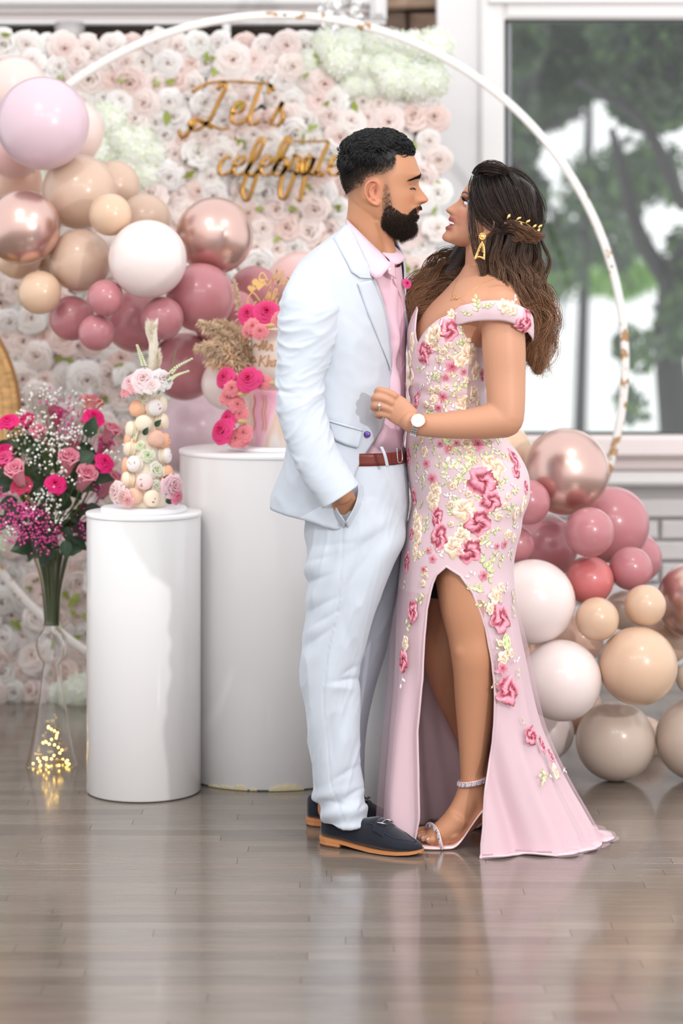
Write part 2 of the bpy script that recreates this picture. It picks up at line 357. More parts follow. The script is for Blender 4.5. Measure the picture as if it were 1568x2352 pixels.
tree('slender tree with sparse crown in the middle of the window', [(1330, 1010, 16, 19), (1338, 760, 14, 19), (1345, 500, 13, 19), (1352, 260, 10, 19), (1350, 60, 8, 19)],
     [[(1340, 560, 9, 19), (1260, 480, 8, 19), (1200, 440, 6, 19)], [(1345, 420, 8, 19), (1400, 560, 7, 19), (1450, 660, 6, 19)]],
     [(1300, 120, 170, 120, 17, 6000), (1230, 230, 110, 80, 18, 1600), (1380, 440, 110, 110, 19, 600), (1400, 560, 90, 60, 20, 400), (1290, 640, 60, 60, 19, 120)], 12)
tree('tree with brown trunk close behind the left window jamb', [(1150, 1010, 26, 16), (1180, 620, 24, 16), (1178, 380, 24, 16), (1215, 180, 20, 16), (1260, 0, 14, 16)],
     [[(1178, 380, 14, 16), (1240, 300, 11, 16), (1330, 260, 9, 16)]],
     [(1180, 110, 60, 60, 15, 1300), (1190, 300, 45, 120, 16.5, 1600), (1200, 450, 60, 70, 17, 900), (1270, 560, 60, 60, 17, 420), (1230, 590, 50, 40, 17, 300)], 13)
tree('low bright green shrubs in the sun far beyond the window', [(1290, 760, 5, 26), (1290, 640, 4, 26)], [], [(1280, 600, 90, 60, 26, 1100), (1420, 640, 90, 50, 28, 900), (1240, 640, 60, 50, 25, 500)], 14, .09, [srgb(150, 190, 110), srgb(130, 172, 105), srgb(170, 200, 140)])
# ---------------- roses ----------------
def rose(R, n=22, seed=0, open_=1.0, ruffle=.0, nu=6, nv=6, inner=(1, .85, .78), outer=(1, 1, 1), depth=.55, wide=1.0):
    """rose head facing +z: cupped petals wrapped on a golden spiral over a dome, rims rolled outwards"""
    rs = np.random.RandomState(seed); Vs = []; Fs = []; Cs = []; k = 0
    inner = np.array(inner); outer = np.array(outer)
    for i in range(n):
        t = i/(n-1); a = i*2.399963+rs.uniform(-.25, .25); half = (1.5-.75*t)*wide
        rb = R*(.05+.35*t); rt = R*(.10+.92*t**.85); zt_ = R*depth*(1.05-.75*t**1.6*open_)*rs.uniform(.93, 1.07); zb_ = -R*depth*.9
        u = np.linspace(-1, 1, nu); v = np.linspace(0, 1, nv); U, Vv = np.meshgrid(u, v, indexing='ij')
        ang = a+U*half*(.75+.25*np.sin(Vv*3)); e = 1-.16*np.abs(U)**3
        sv = np.sin(Vv*math.pi/2); rad = rb+(rt*.93-rb)*sv+R*(.10+.16*t*open_)*np.maximum(Vv-.72, 0)*3*1.0+ruffle*R*np.sin(U*7+i)*Vv**2
        z = zb_+(zt_-zb_)*e*np.sin(np.minimum(Vv*1.25, 1)*math.pi/2)-R*(.05+.30*t*open_)*np.maximum(Vv-.78, 0)*3
        P = np.stack([rad*np.cos(ang), rad*np.sin(ang), z], -1)
        V, Fc = grid(P); Vs.append(V); Fs += [[q+k for q in f] for f in Fc]; k += len(V)
        c = inner*(1-t**.6)+outer*t**.6; Cs.append(np.repeat(c[None], nu*nv, 0)*(0.95+.05*Vv.reshape(-1, 1)))
    return np.vstack(Vs), Fs, np.vstack(Cs)
def hydrangea(R, n=46, seed=0):
    rs = np.random.RandomState(seed); Vs = []; Fs = []; Cs = []; k = 0
    for i in range(n):
        ph = math.acos(1-(i+.5)/n*1.05); th = i*2.399963; d = np.array([math.sin(ph)*math.cos(th), math.sin(ph)*math.sin(th), math.cos(ph)*.8])
        B = basis(d+rs.normal(size=3)*.15, rs.rand()*6); c = d*R*.85
        for q in range(4):
            a = q*math.pi/2; w_ = R*.16
            P = [(0, 0, 0), (math.cos(a-.5)*w_, math.sin(a-.5)*w_, .01*0), (math.cos(a)*w_*1.5, math.sin(a)*w_*1.5, w_*.25), (math.cos(a+.5)*w_, math.sin(a+.5)*w_, 0)]
            Vs.append(np.array(P)@B.T+c); Fs.append([k, k+1, k+2, k+3]); k += 4
            col = np.array([1, 1, 1]) if i % 3 else np.array([.93, .98, .86]); Cs.append(np.repeat(col[None], 4, 0))
    eV, eF = ellipsoid((0, 0, 0), (R*.8, R*.8, R*.66), nu=7, nv=12); Vs.append(eV); Fs += [[q+k for q in f] for f in eF]; Cs.append(np.repeat([[.96, .99, .92]], len(eV), 0))
    return np.vstack(Vs), Fs, np.vstack(Cs)
petal = mat('silk_petal', (.9, .9, .9), .6, attr=True, objcol=True, transl=.22)
def rmesh(*a, name='rose', fn=rose, m=None, **k):
    V, Fc, C = fn(*a, **k); me = raw(V, Fc, name); smooth(me); setcol(me, C); me.materials.append(m or petal); return me
RW = [rmesh(.042, 20, s, nu=5, nv=5, inner=(1, .955, .925)) for s in range(3)]+[rmesh(.042, 16, 9, open_=.7, nu=5, nv=5, inner=(1, .96, .93)), rmesh(.046, 26, 4, ruffle=.03, nu=5, nv=5, inner=(1, .9, .86))]
HY_ = [rmesh(.06, 42, s, fn=hydrangea, name='hydrangea') for s in range(2)]
# ---------------- flower wall ----------------
YF = 7.96; fx1 = XP(1010, YF)
fw = thing('flower_wall', 'tall backdrop wall covered in white and blush silk roses and hydrangeas', 'flower wall', (-.6, YF, 0))
mk('backing', boxm(-1.40, fx1-.03, YF+.03, YF+.06, .03, PZ(98, YF)), mat('dark_green_mat', srgb(120, 132, 116), .9, bump=(90, .8, .01)), fw, sm=False)
for sx in (-1.36, fx1-.1): mk('foot', boxm(sx, sx+.05, YF-.0, YF+.14, 0, .03, .004), mat('black_metal', (.02, .02, .02), .4), fw, sm=False)
fcol = [srgb(250, 247, 245), srgb(253, 246, 243), srgb(253, 242, 237), srgb(250, 236, 231), srgb(252, 251, 248), srgb(252, 238, 234), srgb(255, 253, 252), srgb(249, 228, 221)]
spots = []; fr = random.Random(21)
j = 0; z = .04
while z < PZ(86, YF):
    x = -1.36+(.034 if j % 2 else 0)
    while x < fx1+.005: spots.append((x+fr.uniform(-.014, .014), z+fr.uniform(-.012, .012))); x += .071
    z += .0605; j += 1
def vis(x, z):
    px = 784+x*F/YF; py = HY+(H-z)*F/YF
    if px < -15: return 9
    s = 0
    if py > 600 and px > 200: s += 3
    if px > 640 and py > 300: s += 2 if px < 960 else 0
    if (px-250)/330 > -1 and 380 < py < 780 and px < 560: s += 2
    if px < 190 and 950 < py < 1300: s += 1
    return s
spots.sort(key=lambda s: vis(*s)+fr.random()*.01); restw = []
nb = [raw(*boxm(-.01, .01, -.01, .01, -.01, .01))]
for k, (x, z) in enumerate(spots):
    hyd = math.sin(x*5.1+z*3.3)+math.sin(z*6.7-x*2.9) > 1.15
    src = fr.choice(HY_ if hyd else RW); nrm = np.array([fr.uniform(-.35, .35), -1, fr.uniform(-.3, .3)])
    M = mtx(basis(nrm, fr.random()*6), (x, YF-.0+fr.uniform(-.03, .01), z), fr.uniform(1.0, 1.36)); c = fr.choice(fcol) if not hyd else srgb(252, 253, 247)
    if k < 300: place(src, 'hydrangea' if hyd else 'rose', fw, M, c)
    else: restw.append((src, M, c))
Vs = []; Fs = []; Cs = []; kk = 0
for src, M, c in restw:
    V = getV(src); A = np.array(M); V = V@A[:3, :3].T+A[:3, 3]; a = np.empty(len(V)*4); src.color_attributes['Col'].data.foreach_get('color', a)
    Cs.append(a.reshape(-1, 4)[:, :3]*np.array(c)); Vs.append(V); Fs += [[i+kk for i in p.vertices] for p in src.polygons]; kk += len(V)
mk('rose_bed', (np.vstack(Vs), Fs), mat('silk_petal_bed', (.9, .9, .9), .6, attr=True, transl=.22), fw, col=np.vstack(Cs), kind='stuff')
lv = []
for k in range(260):
    x = fr.uniform(-1.35, fx1); z = fr.uniform(.05, PZ(80, YF)); B = basis((fr.uniform(-1, 1), -1, fr.uniform(-1, 1)), fr.random()*6); s = fr.uniform(.018, .03)
    lv.append(xf((np.array([(0, -s, 0), (s*.5, 0, .3*s), (0, s, 0), (-s*.5, 0, .3*s)]), [[0, 1, 2, 3]]), B, (x, YF-.035, z)))
mk('leaf_sprigs', join(*lv), mat('silk_leaf', srgb(150, 165, 70), .6), fw, kind='stuff')
# ---------------- ring arch ----------------
YR = 7.78; sR = F/YR
def arch_mat():
    m = mat('chipped_white', srgb(238, 234, 230), .5); nt = m.node_tree; n = nt.nodes; L = nt.links; b = n['Principled BSDF']
    tc = n.new('ShaderNodeTexCoord'); nz = n.new('ShaderNodeTexNoise'); nz.inputs['Scale'].default_value = 26; nz.inputs['Detail'].default_value = 6; L.new(tc.outputs['Object'], nz.inputs[0])
    n2 = n.new('ShaderNodeTexNoise'); n2.inputs['Scale'].default_value = 3; L.new(tc.outputs['Object'], n2.inputs[0]); ad = n.new('ShaderNodeMath'); ad.operation = 'ADD'
    L.new(nz.outputs[0], ad.inputs[0]); L.new(n2.outputs[0], ad.inputs[1]); cr = n.new('ShaderNodeValToRGB'); cr.color_ramp.elements[0].position = .545; cr.color_ramp.elements[0].color = (*srgb(238, 234, 230), 1)
    cr.color_ramp.elements[1].position = .57; cr.color_ramp.elements[1].color = (*srgb(176, 136, 92), 1); mh = n.new('ShaderNodeMath'); mh.operation = 'MULTIPLY'; mh.inputs[1].default_value = .5
    L.new(ad.outputs[0], mh.inputs[0]); L.new(mh.outputs[0], cr.inputs[0]); L.new(cr.outputs[0], b.inputs['Base Color']); return m
arch = thing('ring_arch', 'large round white metal hoop arch with chipped paint in front of the flower wall', 'arch', (XP(640, YR), YR, 0))
cx, cz, rr = XP(638, YR), PZ(832, YR), 797/sR
prof = [(-.012, -.012), (.012, -.012), (.012, .012), (-.012, .012)]; th = np.linspace(0, 2*np.pi, 160, endpoint=False)
P = np.array([[((cx+(rr+a)*math.cos(t)), YR+b, cz+(rr+a)*math.sin(t)) for a, b in [(-.013, -.009), (-.009, -.013), (.009, -.013), (.013, -.009), (.013, .009), (.009, .013), (-.009, .013), (-.013, .009)]] for t in th])
mk('hoop', grid(P, cu=True, cv=True), arch_mat(), arch)
mk('base_plate', boxm(cx-.3, cx+.3, YR-.16, YR+.1, 0, .012, .003), whiteg, arch, sm=False)
for a in (.28, 1.55, 2.6): mk('screw', ellipsoid((cx+rr*math.cos(a), YR-.014, cz+rr*math.sin(a)), (.004, .002, .004), nu=6, nv=8), mat('screw_black', (.02, .02, .02), .4), arch)
# ---------------- pedestals ----------------
pw = mat('pedestal_white', srgb(234, 232, 232), .22, coat=.3, spec=.4)
pt = mat('pedestal_top_white', srgb(246, 245, 246), .35)
def pedestal(px, y, r, h, label):
    x = XP(px, y); t = thing('pedestal', label, 'pedestal', (x, y, 0), 'white cylinder pedestals')
    mk('body', lathe([(r-.004, .002), (r, .006), (r, h-.012), (r-.001, h-.010)], 96, (x, y, 0)), pw, t)
    mk('top_disc', lathe([(r+.0015, h-.011), (r+.0025, h-.009), (r+.0025, h-.002), (r+.001, h), (r*.5, h)], 96, (x, y, 0)), pt, t); return t, x
pedS, xS = pedestal(330, 6.62, .156, .765, 'shortest white cylinder pedestal carrying the macaron tower, front left')
pedT, xT = pedestal(625, 6.87, .262, .917, 'widest and tallest white cylinder pedestal carrying the pink cake, chipped at its base')
pedM, xM = pedestal(938, 6.46, .182, .6, 'white cylinder pedestal mostly hidden behind the couple\'s legs')
chip = mat('chipped_wood', srgb(196, 184, 150), .9, bump=(120, .8, .003))
for a0, a1, hh in ((-2.15, -1.95, .008), (-1.97, -1.8, .012), (-1.78, -1.70, .006), (-1.58, -1.2, .016), (-2.28, -2.14, .006)):
    ths = np.linspace(a0, a1, 14); top = [hh*(math.sin(math.pi*i/13)**.5)*(1+.25*math.sin(i*2.1)) for i in range(14)]
    P = np.array([[(xT+.2632*math.cos(t), 6.87+.2632*math.sin(t), .0015) for t in ths], [(xT+.2636*math.cos(t), 6.87+.2636*math.sin(t), .002+top[i]) for i, t in enumerate(ths)], [(xT+.262*math.cos(t), 6.87+.262*math.sin(t), .003+top[i]) for i, t in enumerate(ths)]])
    mk('chip', grid(P), chip, pedT)
# ---------------- balloons ----------------
def balloon_mesh():
    V, Fc = lathe([(math.sin(a)*(1+.0*a), -math.cos(a)*1.0-(.10*max(0, math.cos(a))**6)) for a in np.linspace(.05, math.pi-.02, 30)], 44); return V, Fc
BMe = raw(*balloon_mesh(), 'skin'); smooth(BMe)
KN = raw(*lathe([(.012, -1.09), (.03, -1.1), (.045, -1.12), (.03, -1.135), (.02, -1.15), (.06, -1.2), (.045, -1.205)], 14), 'knot'); smooth(KN)
BC = {'lav': ('pale lavender pink', srgb(216, 190, 200)), 'blush': ('pale blush', srgb(230, 208, 201)), 'pink': ('soft pink', srgb(226, 184, 181)), 'beige': ('beige', srgb(206, 178, 158)), 'tan': ('light tan', srgb(214, 182, 155)),
      'white': ('pearly blush white', srgb(234, 219, 215)), 'mauve': ('dusty mauve', srgb(186, 122, 128)), 'coral': ('coral pink', srgb(205, 116, 116)), 'greige': ('greige', srgb(200, 182, 168)), 'chrome': ('chrome rose gold', srgb(216, 180, 170)), 'peach': ('peach', srgb(226, 188, 169))}
def bmat(k):
    c = BC[k][1]
    if k == 'chrome': return mat('balloon_chrome', c, .3, metal=.92, coat=.5, coat_r=.04)
    return mat('balloon_'+k, c, .28, sss=.15, coat=.25, coat_r=.12)
LB = [(36, 205, 76, 7.5, 'blush', 'half hidden behind the big lavender balloon, top left corner'), (98, 283, 107, 6.98, 'lav', 'biggest of the top left cluster'), (165, 300, 74, 7.4, 'blush', 'just right of and behind the big lavender balloon'),
      (30, 340, 68, 7.26, 'pink', 'under the big lavender balloon at the left edge'), (32, 412, 64, 7.36, 'peach', 'at the left edge above the chrome balloon'), (182, 441, 86, 7.1, 'beige', 'largest, below the big lavender balloon'),
      (262, 428, 60, 7.4, 'beige', 'partly hidden, right of the largest beige one'), (52, 522, 87, 6.95, 'chrome', 'at the left edge of the garland'), (253, 493, 49, 6.88, 'tan', 'small, between beige balloons in the upper garland'),
      (333, 505, 60, 7.25, 'beige', 'peeking out above the big blush balloon'), (184, 598, 72, 6.97, 'beige', 'middle sized, left of the big blush balloon'), (339, 595, 90, 6.83, 'white', 'big, in the middle of the left garland'),
      (493, 541, 89, 7.05, 'chrome', 'on the right end of the left garland'), (91, 672, 50, 6.92, 'tan', 'small, at the lower left of the garland'), (44, 590, 52, 7.2, 'tan', 'behind the left chrome balloon'), (130, 600, 46, 7.2, 'beige', 'hidden behind the left chrome balloon'),
      (242, 684, 42, 6.82, 'mauve', 'small, under the big blush balloon on its left'), (165, 731, 52, 7.02, 'mauve', 'leftmost mauve one of the lower garland'), (222, 764, 42, 6.85, 'mauve', 'small and lowest, left of the macaron tower plume'),
      (312, 738, 72, 7.13, 'mauve', 'big, behind the white plume of the macaron tower'), (372, 731, 50, 6.88, 'mauve', 'small shiny one above the white plume'), (460, 683, 79, 7.0, 'mauve', 'large, below the right chrome balloon'),
      (584, 668, 58, 7.25, 'mauve', 'behind the cake topper'), (541, 712, 46, 7.0, 'mauve', 'small, left of the pink roses on the cake top'), (482, 748, 36, 7.1, 'mauve', 'small, just above the pampas grass'),
      (424, 842, 78, 7.12, 'mauve', 'large, between macaron tower and pampas grass'), (522, 882, 60, 7.03, 'white', 'below the pampas grass beside the cake'), (446, 1002, 92, 7.4, 'lav', 'large, between macaron tower and cake'),
      (692, 660, 82, 7.42, 'pink', 'behind the man\'s shoulder')]
RB = [(1299, 1083, 100, 6.75, 'chrome', 'on top of the right cluster beside the dress'), (1211, 1153, 52, 6.7, 'mauve', 'touching the dress hip under the chrome balloon'), (1403, 1205, 88, 6.97, 'mauve', 'large, on the right below the hoop'),
      (1463, 1282, 57, 7.12, 'mauve', 'at the far right, half behind others'), (1353, 1222, 57, 6.66, 'mauve', 'round one in the middle right under the chrome balloon'), (1448, 1306, 50, 6.76, 'mauve', 'small with a shadow across it, right of the coral balloon'),
      (1251, 1256, 76, 6.93, 'mauve', 'large, behind the others next to the dress'), (1186, 1250, 42, 6.72, 'mauve', 'small, beside the dress above the white balloon'), (1353, 1333, 56, 6.74, 'coral', 'the only coral one, centre of the right cluster'),
      (1224, 1382, 97, 6.62, 'white', 'upper of the two big white ones'), (1371, 1422, 50, 6.6, 'tan', 'small, between white and coral balloons'), (1481, 1391, 48, 6.64, 'tan', 'small, at the right above the big tan balloon'),
      (1432, 1402, 45, 6.87, 'greige', 'small, behind the two small tan balloons'), (1600, 1380, 92, 6.82, 'chrome', 'cut by the right edge of the picture'), (1288, 1563, 93, 6.58, 'white', 'lower of the two big white ones'),
      (1465, 1530, 90, 6.6, 'tan', 'biggest tan one, right side'), (1328, 1468, 58, 6.92, 'peach', 'behind the two big white balloons'), (1214, 1505, 60, 6.88, 'peach', 'behind the dress between the white balloons'),
      (1413, 1702, 91, 6.75, 'greige', 'resting on the floor, left one'), (1600, 1697, 95, 6.75, 'greige', 'resting on the floor, cut by the right edge'), (1591, 1557, 40, 6.7, 'greige', 'small, at the right edge'),
      (1254, 1682, 64, 6.86, 'white', 'lowest, beside the dress train'), (1320, 1625, 62, 6.98, 'peach', 'low, behind the white and greige balloons'), (1157, 1040, 66, 7.0, 'tan', 'behind the woman\'s elbow'), (1530, 1470, 55, 6.95, 'beige', 'dark gap filler on the right'), (1480, 1700, 52, 7.15, 'beige', 'in shade behind the floor balloons')]
def settle(lst, fixed_front=0):
    L = [list(b_) for b_ in lst]
    for it in range(60):
        mv = 0
        for i in range(len(L)):
            for j in range(i+1, len(L)):
                a_, b_ = L[i], L[j]; pa, pb = W(a_[0], a_[1], a_[3]), W(b_[0], b_[1], b_[3]); ra, rb_ = a_[2]*a_[3]/F, b_[2]*b_[3]/F; dd = np.linalg.norm(pa-pb); need = (ra+rb_)*.985
                if dd < need:
                    lat = math.hypot(pa[0]-pb[0], pa[2]-pb[2]); want = math.sqrt(max(0, need*need-lat*lat)); gap = abs(pa[1]-pb[1]); f_, k_ = (a_, b_) if a_[3] <= b_[3] else (b_, a_); e_ = (want-gap)
                    k_[3] = min(7.70, k_[3]+e_*.55); f_[3] = max(6.45, f_[3]-e_*.25) if f_[1] < 1600 or f_[2] < 85 else f_[3]; mv += 1
        if not mv: break
    return [tuple(b_) for b_ in L]
LB = settle(LB); RB = settle(RB)
for gi, (lst, cc, gname) in enumerate(((LB, W(260, 620, 7.3), 'left balloon garland'), (RB, W(1400, 1400, 7.1), 'right balloon cluster'))):
    for px, py, rp_, y, k, lab in lst:
        c = W(px, py, y); r = rp_*y/F; t = thing('balloon', BC[k][0]+' balloon, '+lab, 'balloon', tuple(c), gname)
        d = cc-c+np.array([0, .25, 0]); B = basis(-d, fr.random()*6)
        place(BMe, 'skin', t, mtx(B, c, r)).data = BMe
        o = t.children[0]
        if not BMe.materials: BMe.materials.append(bmat(k))
        o.material_slots[0].link = 'OBJECT'; o.material_slots[0].material = bmat(k)
        if not KN.materials: KN.materials.append(bmat(k))
        q = place(KN, 'knot', t, mtx(B, c, r)); q.material_slots[0].link = 'OBJECT'; q.material_slots[0].material = bmat(k)
# ---------------- stroke lettering ----------------
GLY = {'L': [[(.3, .85), (.42, 1.05), (.5, .9), (.35, .5), (.2, .1), (-.1, -.15), (-.3, -.05), (-.2, .12), (.1, .05), (.5, -.12), (.75, -.1)]], 'e': [[(0, .25), (.25, .32), (.3, .5), (.15, .55), (.02, .35), (.05, .08), (.25, 0), (.45, .15)]],
       't': [[(.25, 1.0), (.12, .4), (.08, .05), (.2, -.02), (.35, .1)]], 's': [[(0, .05), (.25, .55), (.22, .4), (.32, .15), (.2, -.02), (-.05, .02)]], 'c': [[(.3, .48), (.18, .55), (.02, .35), (.03, .08), (.2, 0), (.42, .15)]],
       'l': [[(0, .1), (.25, .6), (.35, 1.0), (.22, 1.08), (.1, .7), (.06, .15), (.18, -.02), (.38, .12)]], 'b': [[(0, .15), (.22, .7), (.3, 1.05), (.18, 1.1), (.06, .7), (.03, .1), (.2, -.02), (.36, .2), (.28, .5), (.12, .4)]],
       'r': [[(0, .1), (.12, .5), (.1, .6), (.3, .5), (.28, .3), (.3, .02), (.42, .1)]], 'a': [[(.32, .48), (.15, .56), (0, .3), (.06, .02), (.22, .08), (.34, .5), (.3, .1), (.38, 0), (.5, .12)]],
       'A': [[(-.35, .15), (-.25, -.08), (0, .1), (.3, .6), (.5, 1.1), (.48, .5), (.5, .02), (.62, .05)], [(.05, .42), (.6, .45)]], 'i': [[(0, .5), (.02, .1), (.12, -.02), (.26, .12)], [(.06, .72), (.1, .78)]],
       'M': [[(-.1, 0), (.05, .5), (.15, .9), (.2, .45), (.25, .1), (.4, .55), (.5, .9), (.52, .4), (.6, .02), (.7, .08)]], 'K': [[(.05, .95), (.02, .5), (-.02, 0)], [(.5, .9), (.1, .5), (.35, .3), (.55, 0), (.68, .06)]],
       'h': [[(.05, 1.0), (.02, .5), (0, 0), (.15, .45), (.3, .5), (.32, .2), (.34, .02), (.45, .1)]], 'n': [[(0, .5), (.02, .02), (.12, .42), (.28, .5), (.3, .2), (.34, .0), (.46, .1)]], "'": [[(.1, 1.0), (.05, .75)]], '&': [[(.5, .2), (.2, 0), (0, .2), (.3, .6), (.2, .85), (.05, .6), (.4, 0)]]}
ADV = {'L': .75, 'A': .72, 'M': .78, 'K': .7, "'": .22, '&': .6, 'i': .3}
def strokes(text, slant=.15):
    out = []; x = 0
    for ch in text:
        if ch != ' ':
            for s in GLY[ch]: out.append([(x+a+b*slant, b) for a, b in s])
        x += ADV.get(ch, .42) if ch != ' ' else .4
    return out, x
def letter_geo(pts2, mapf, hw, th):     # flat ribbon lettering with thickness
    P = catmull(np.array(pts2), max(8, len(pts2)*6)); T = np.gradient(P, axis=0); T /= np.linalg.norm(T, axis=1)[:, None]+1e-9; N = np.stack([-T[:, 1], T[:, 0]], 1)
    wv = hw*(.65+.7*np.abs(T[:, 1]))[:, None]; A = P+N*wv; B = P-N*wv
    G = np.array([[mapf(a[0], a[1], -th), mapf(a[0], a[1], 0), mapf(b[0], b[1], 0), mapf(b[0], b[1], -th)] for a, b in zip(A, B)])
    return grid(G, cv=True, cap0=True, cap1=True)
gold = mat('mirror_gold', srgb(176, 130, 66), .2, metal=1.0)
YG = YF-.13
sg = thing('gold_script_sign', "gold mirror script lettering reading Let's celebrate fixed on the flower wall", 'sign', tuple(W(600, 330, YG)))
def word(text, px, py, hpx, wscale, hw, parent, y, name='letter', th=.004, slant=.15, m=gold, extra=()):
    st, _ = strokes(text, slant); idx = 0
    def mp(u, v, d): p = W(px+u*hpx*wscale, py-v*hpx, y); return (p[0], y+d, p[2])
    for s in st+list(extra): mk(name, letter_geo(s, mp, hw, th), m, parent)
word("Let's", 462, 285, 92, .95, .045, sg, YG, extra=[[(-.6, -.15), (-.45, -.32), (-.1, .05), (.3, -.12)], [(-.25, .8), (.2, 1.02), (.8, 1.06), (1.5, 1.02), (1.8, .98), (1.92, .82)]])
word('celebrate', 500, 402, 78, .96, .052, sg, YG, slant=.22, extra=[[(2.3, 1.0), (2.8, .98), (3.4, 1.0)], [(.9, .1), (.75, -.5), (.9, -.75), (1.1, -.3), (1.25, .2)], [(2.05, .3), (1.9, -.5), (2.05, -.7), (2.4, .1)], [(2.75, .5), (2.6, -.4), (2.5, -.8)]])
# ---------------- bouquet in glass vase ----------------
glass = mat('clear_glass', (1, 1, 1), .0, trans=1.0, ior=1.38)
YV = 6.95; vx = XP(119, YV); sV = YV/F
vase = thing('glass_vase', 'tall clear glass trumpet vase with fairy lights in its flared foot', 'vase', (vx, YV, 0))
def vz(py): return PZ(py, YV)
out = [(60*sV, .002), (57*sV, .012), (44*sV, vz(1690)), (31*sV, vz(1610)), (22*sV, vz(1540)), (20*sV, vz(1522)), (30*sV, vz(1508)), (37*sV, vz(1482)), (32*sV, vz(1460)), (21*sV, vz(1446)), (22*sV, vz(1440)), (18*sV, vz(1434)), (19*sV, vz(1400)), (25*sV, vz(1350)), (37*sV, vz(1300)), (54*sV, vz(1262)), (62*sV, vz(1248))]
o_ = np.array(out); o_ = catmull(np.hstack([o_, np.zeros((len(o_), 1))]), 60)[:, :2]
inn = o_[::-1].copy(); inn[:, 0] -= .0022
mk('glass', lathe([tuple(p) for p in np.vstack([o_, inn])], 40, (vx, YV, 0), cap0=False, cap1=False), glass, vase)
fl = mat('fairy_light', (1, .7, .2), .5, emit=(1, .62, .12), emit_s=9)
wirep = []; fr = random.Random(4)
for k in range(34):
    t = k/33; a = t*22; r = (.052-.04*t)*(.7+.5*math.sin(k*1.7)**2) if t > .35 else .053*(1 if k % 2 else .8)
    wirep.append((vx+r*math.cos(a), YV+r*math.sin(a), .008+max(0, t-.35)*.16))
for p in wirep[::1]: mk('bulb', ellipsoid(p, (.0028, .0028, .0032), nu=5, nv=6), fl, vase)
mk('light_wire', tube(wirep, .0005, 4, res=200), mat('copper_wire', srgb(190, 150, 90), .3, metal=1), vase)
mk('battery_cap', ellipsoid((vx+.022, YV-.02, .02), (.014, .006, .003), nu=6, nv=10), mat('cork', srgb(200, 160, 110), .7), vase)
bq = thing('bouquet', 'large bouquet of hot pink and light pink roses with baby\'s breath in the glass vase', 'bouquet', (vx, YV, vz(1440)))
stem = mat('stem_green', srgb(82, 96, 48), .5); leafg = mat('rose_leaf', srgb(48, 74, 50), .38, objcol=False, var=(20, .35, (1, 1, 1)), transl=.1)
pr = mat('fresh_petal', (.9, .9, .9), .5, attr=True, objcol=True, transl=.25)
RB_ = [rmesh(.034, 24, s, open_=o, nu=6, nv=6, inner=(.9, .55, .7), outer=(1, 1, 1), m=pr, depth=d) for s, o, d in ((1, .85, .8), (2, .45, 1.1), (3, .2, 1.35))]
hot = srgb(240, 28, 130); mid = srgb(236, 92, 150); lig = srgb(240, 160, 176); sal = srgb(244, 176, 172)
RS = [(20, 972, 0, hot, 6.84), (213, 964, 0, hot, 6.85), (130, 958, 1, mid, 7.0), (252, 996, 1, lig, 6.9), (88, 1000, 1, lig, 6.86), (10, 1040, 0, hot, 6.88), (42, 1092, 2, lig, 6.8), (15, 1065, 1, mid, 6.82), (155, 1066, 2, lig, 6.8),
      (237, 1065, 0, hot, 6.8), (193, 1102, 2, lig, 6.79), (127, 1114, 0, hot, 6.76), (50, 1118, 0, srgb(226, 66, 110), 6.84), (250, 1118, 2, lig, 6.95), (205, 945, 2, sal, 6.95), (100, 1020, 0, mid, 7.02), (170, 1030, 0, mid, 7.05), (-20, 1010, 1, mid, 6.9), (238, 1025, 1, mid, 7.0), (60, 968, 0, hot, 7.02)]
cb = W(119, 1250, YV)
for px, py, kd, c, y in RS:
    p = W(px, py, y); d = p-cb; d = d/np.linalg.norm(d)+np.array([0, -.55 if kd == 0 else -.1, 0])
    place(RB_[kd], 'rose', bq, mtx(basis(d, fr.random()*6), p, fr.uniform(.8, 1.0)), c)
    q = tube([p-d/np.linalg.norm(d)*.03, (p+cb)/2+np.array([0, 0, -.02]), cb+np.array([fr.uniform(-.02, .02), fr.uniform(-.02, .02), .0]), W(119+fr.uniform(-9, 9), 1436, YV+fr.uniform(-.01, .01))], .0026, 6, res=12)
    mk('stem', q, stem, bq)
    mk('sepal', join(*[xf((np.array([(0, 0, 0), (.004, .012, .002), (0, .026, -.006), (-.004, .012, .002)]), [[0, 1, 2, 3]]), basis(d, a*1.25), p-d/np.linalg.norm(d)*.03) for a in range(5)]), stem, bq)
for k in range(22):
    a = k*2.4; r_ = .5+.5*(k%3)/2; mk('stem', tube([W(119+46*r_*math.cos(a), 1262, YV+.05*math.sin(a)), W(119+24*r_*math.cos(a), 1340, YV+.025*math.sin(a)), W(119+15*r_*math.cos(a+.3), 1436, YV+.013*math.sin(a))], .0028, 6, res=10), stem, bq)
def leaf_geo(L=.06, Wd=.02):
    P = []
    for i in range(9):
        t = i/8; w_ = Wd*math.sin(math.pi*t**.8)*(1+.06*math.sin(i*3)); z = -.25*L*t*t
        P.append([(-w_, t*L, z+.3*w_), (-w_*.5, t*L, z+.12*w_), (0, t*L, z), (w_*.5, t*L, z+.12*w_), (w_, t*L, z+.3*w_)])
    return grid(np.array(P))
LG = raw(*leaf_geo(), 'leaf'); smooth(LG); LG.materials.append(leafg)
LS = [(200, 1005, 6.82, (.4, -.3, 1)), (215, 1040, 6.8, (-.8, -.5, -.5)), (205, 1085, 6.82, (1, -.2, -.3)), (150, 1240, 6.8, (.1, -.4, -1)), (60, 1215, 6.85, (-.5, -.3, -1)), (20, 1190, 6.85, (-1, -.2, -.5))]
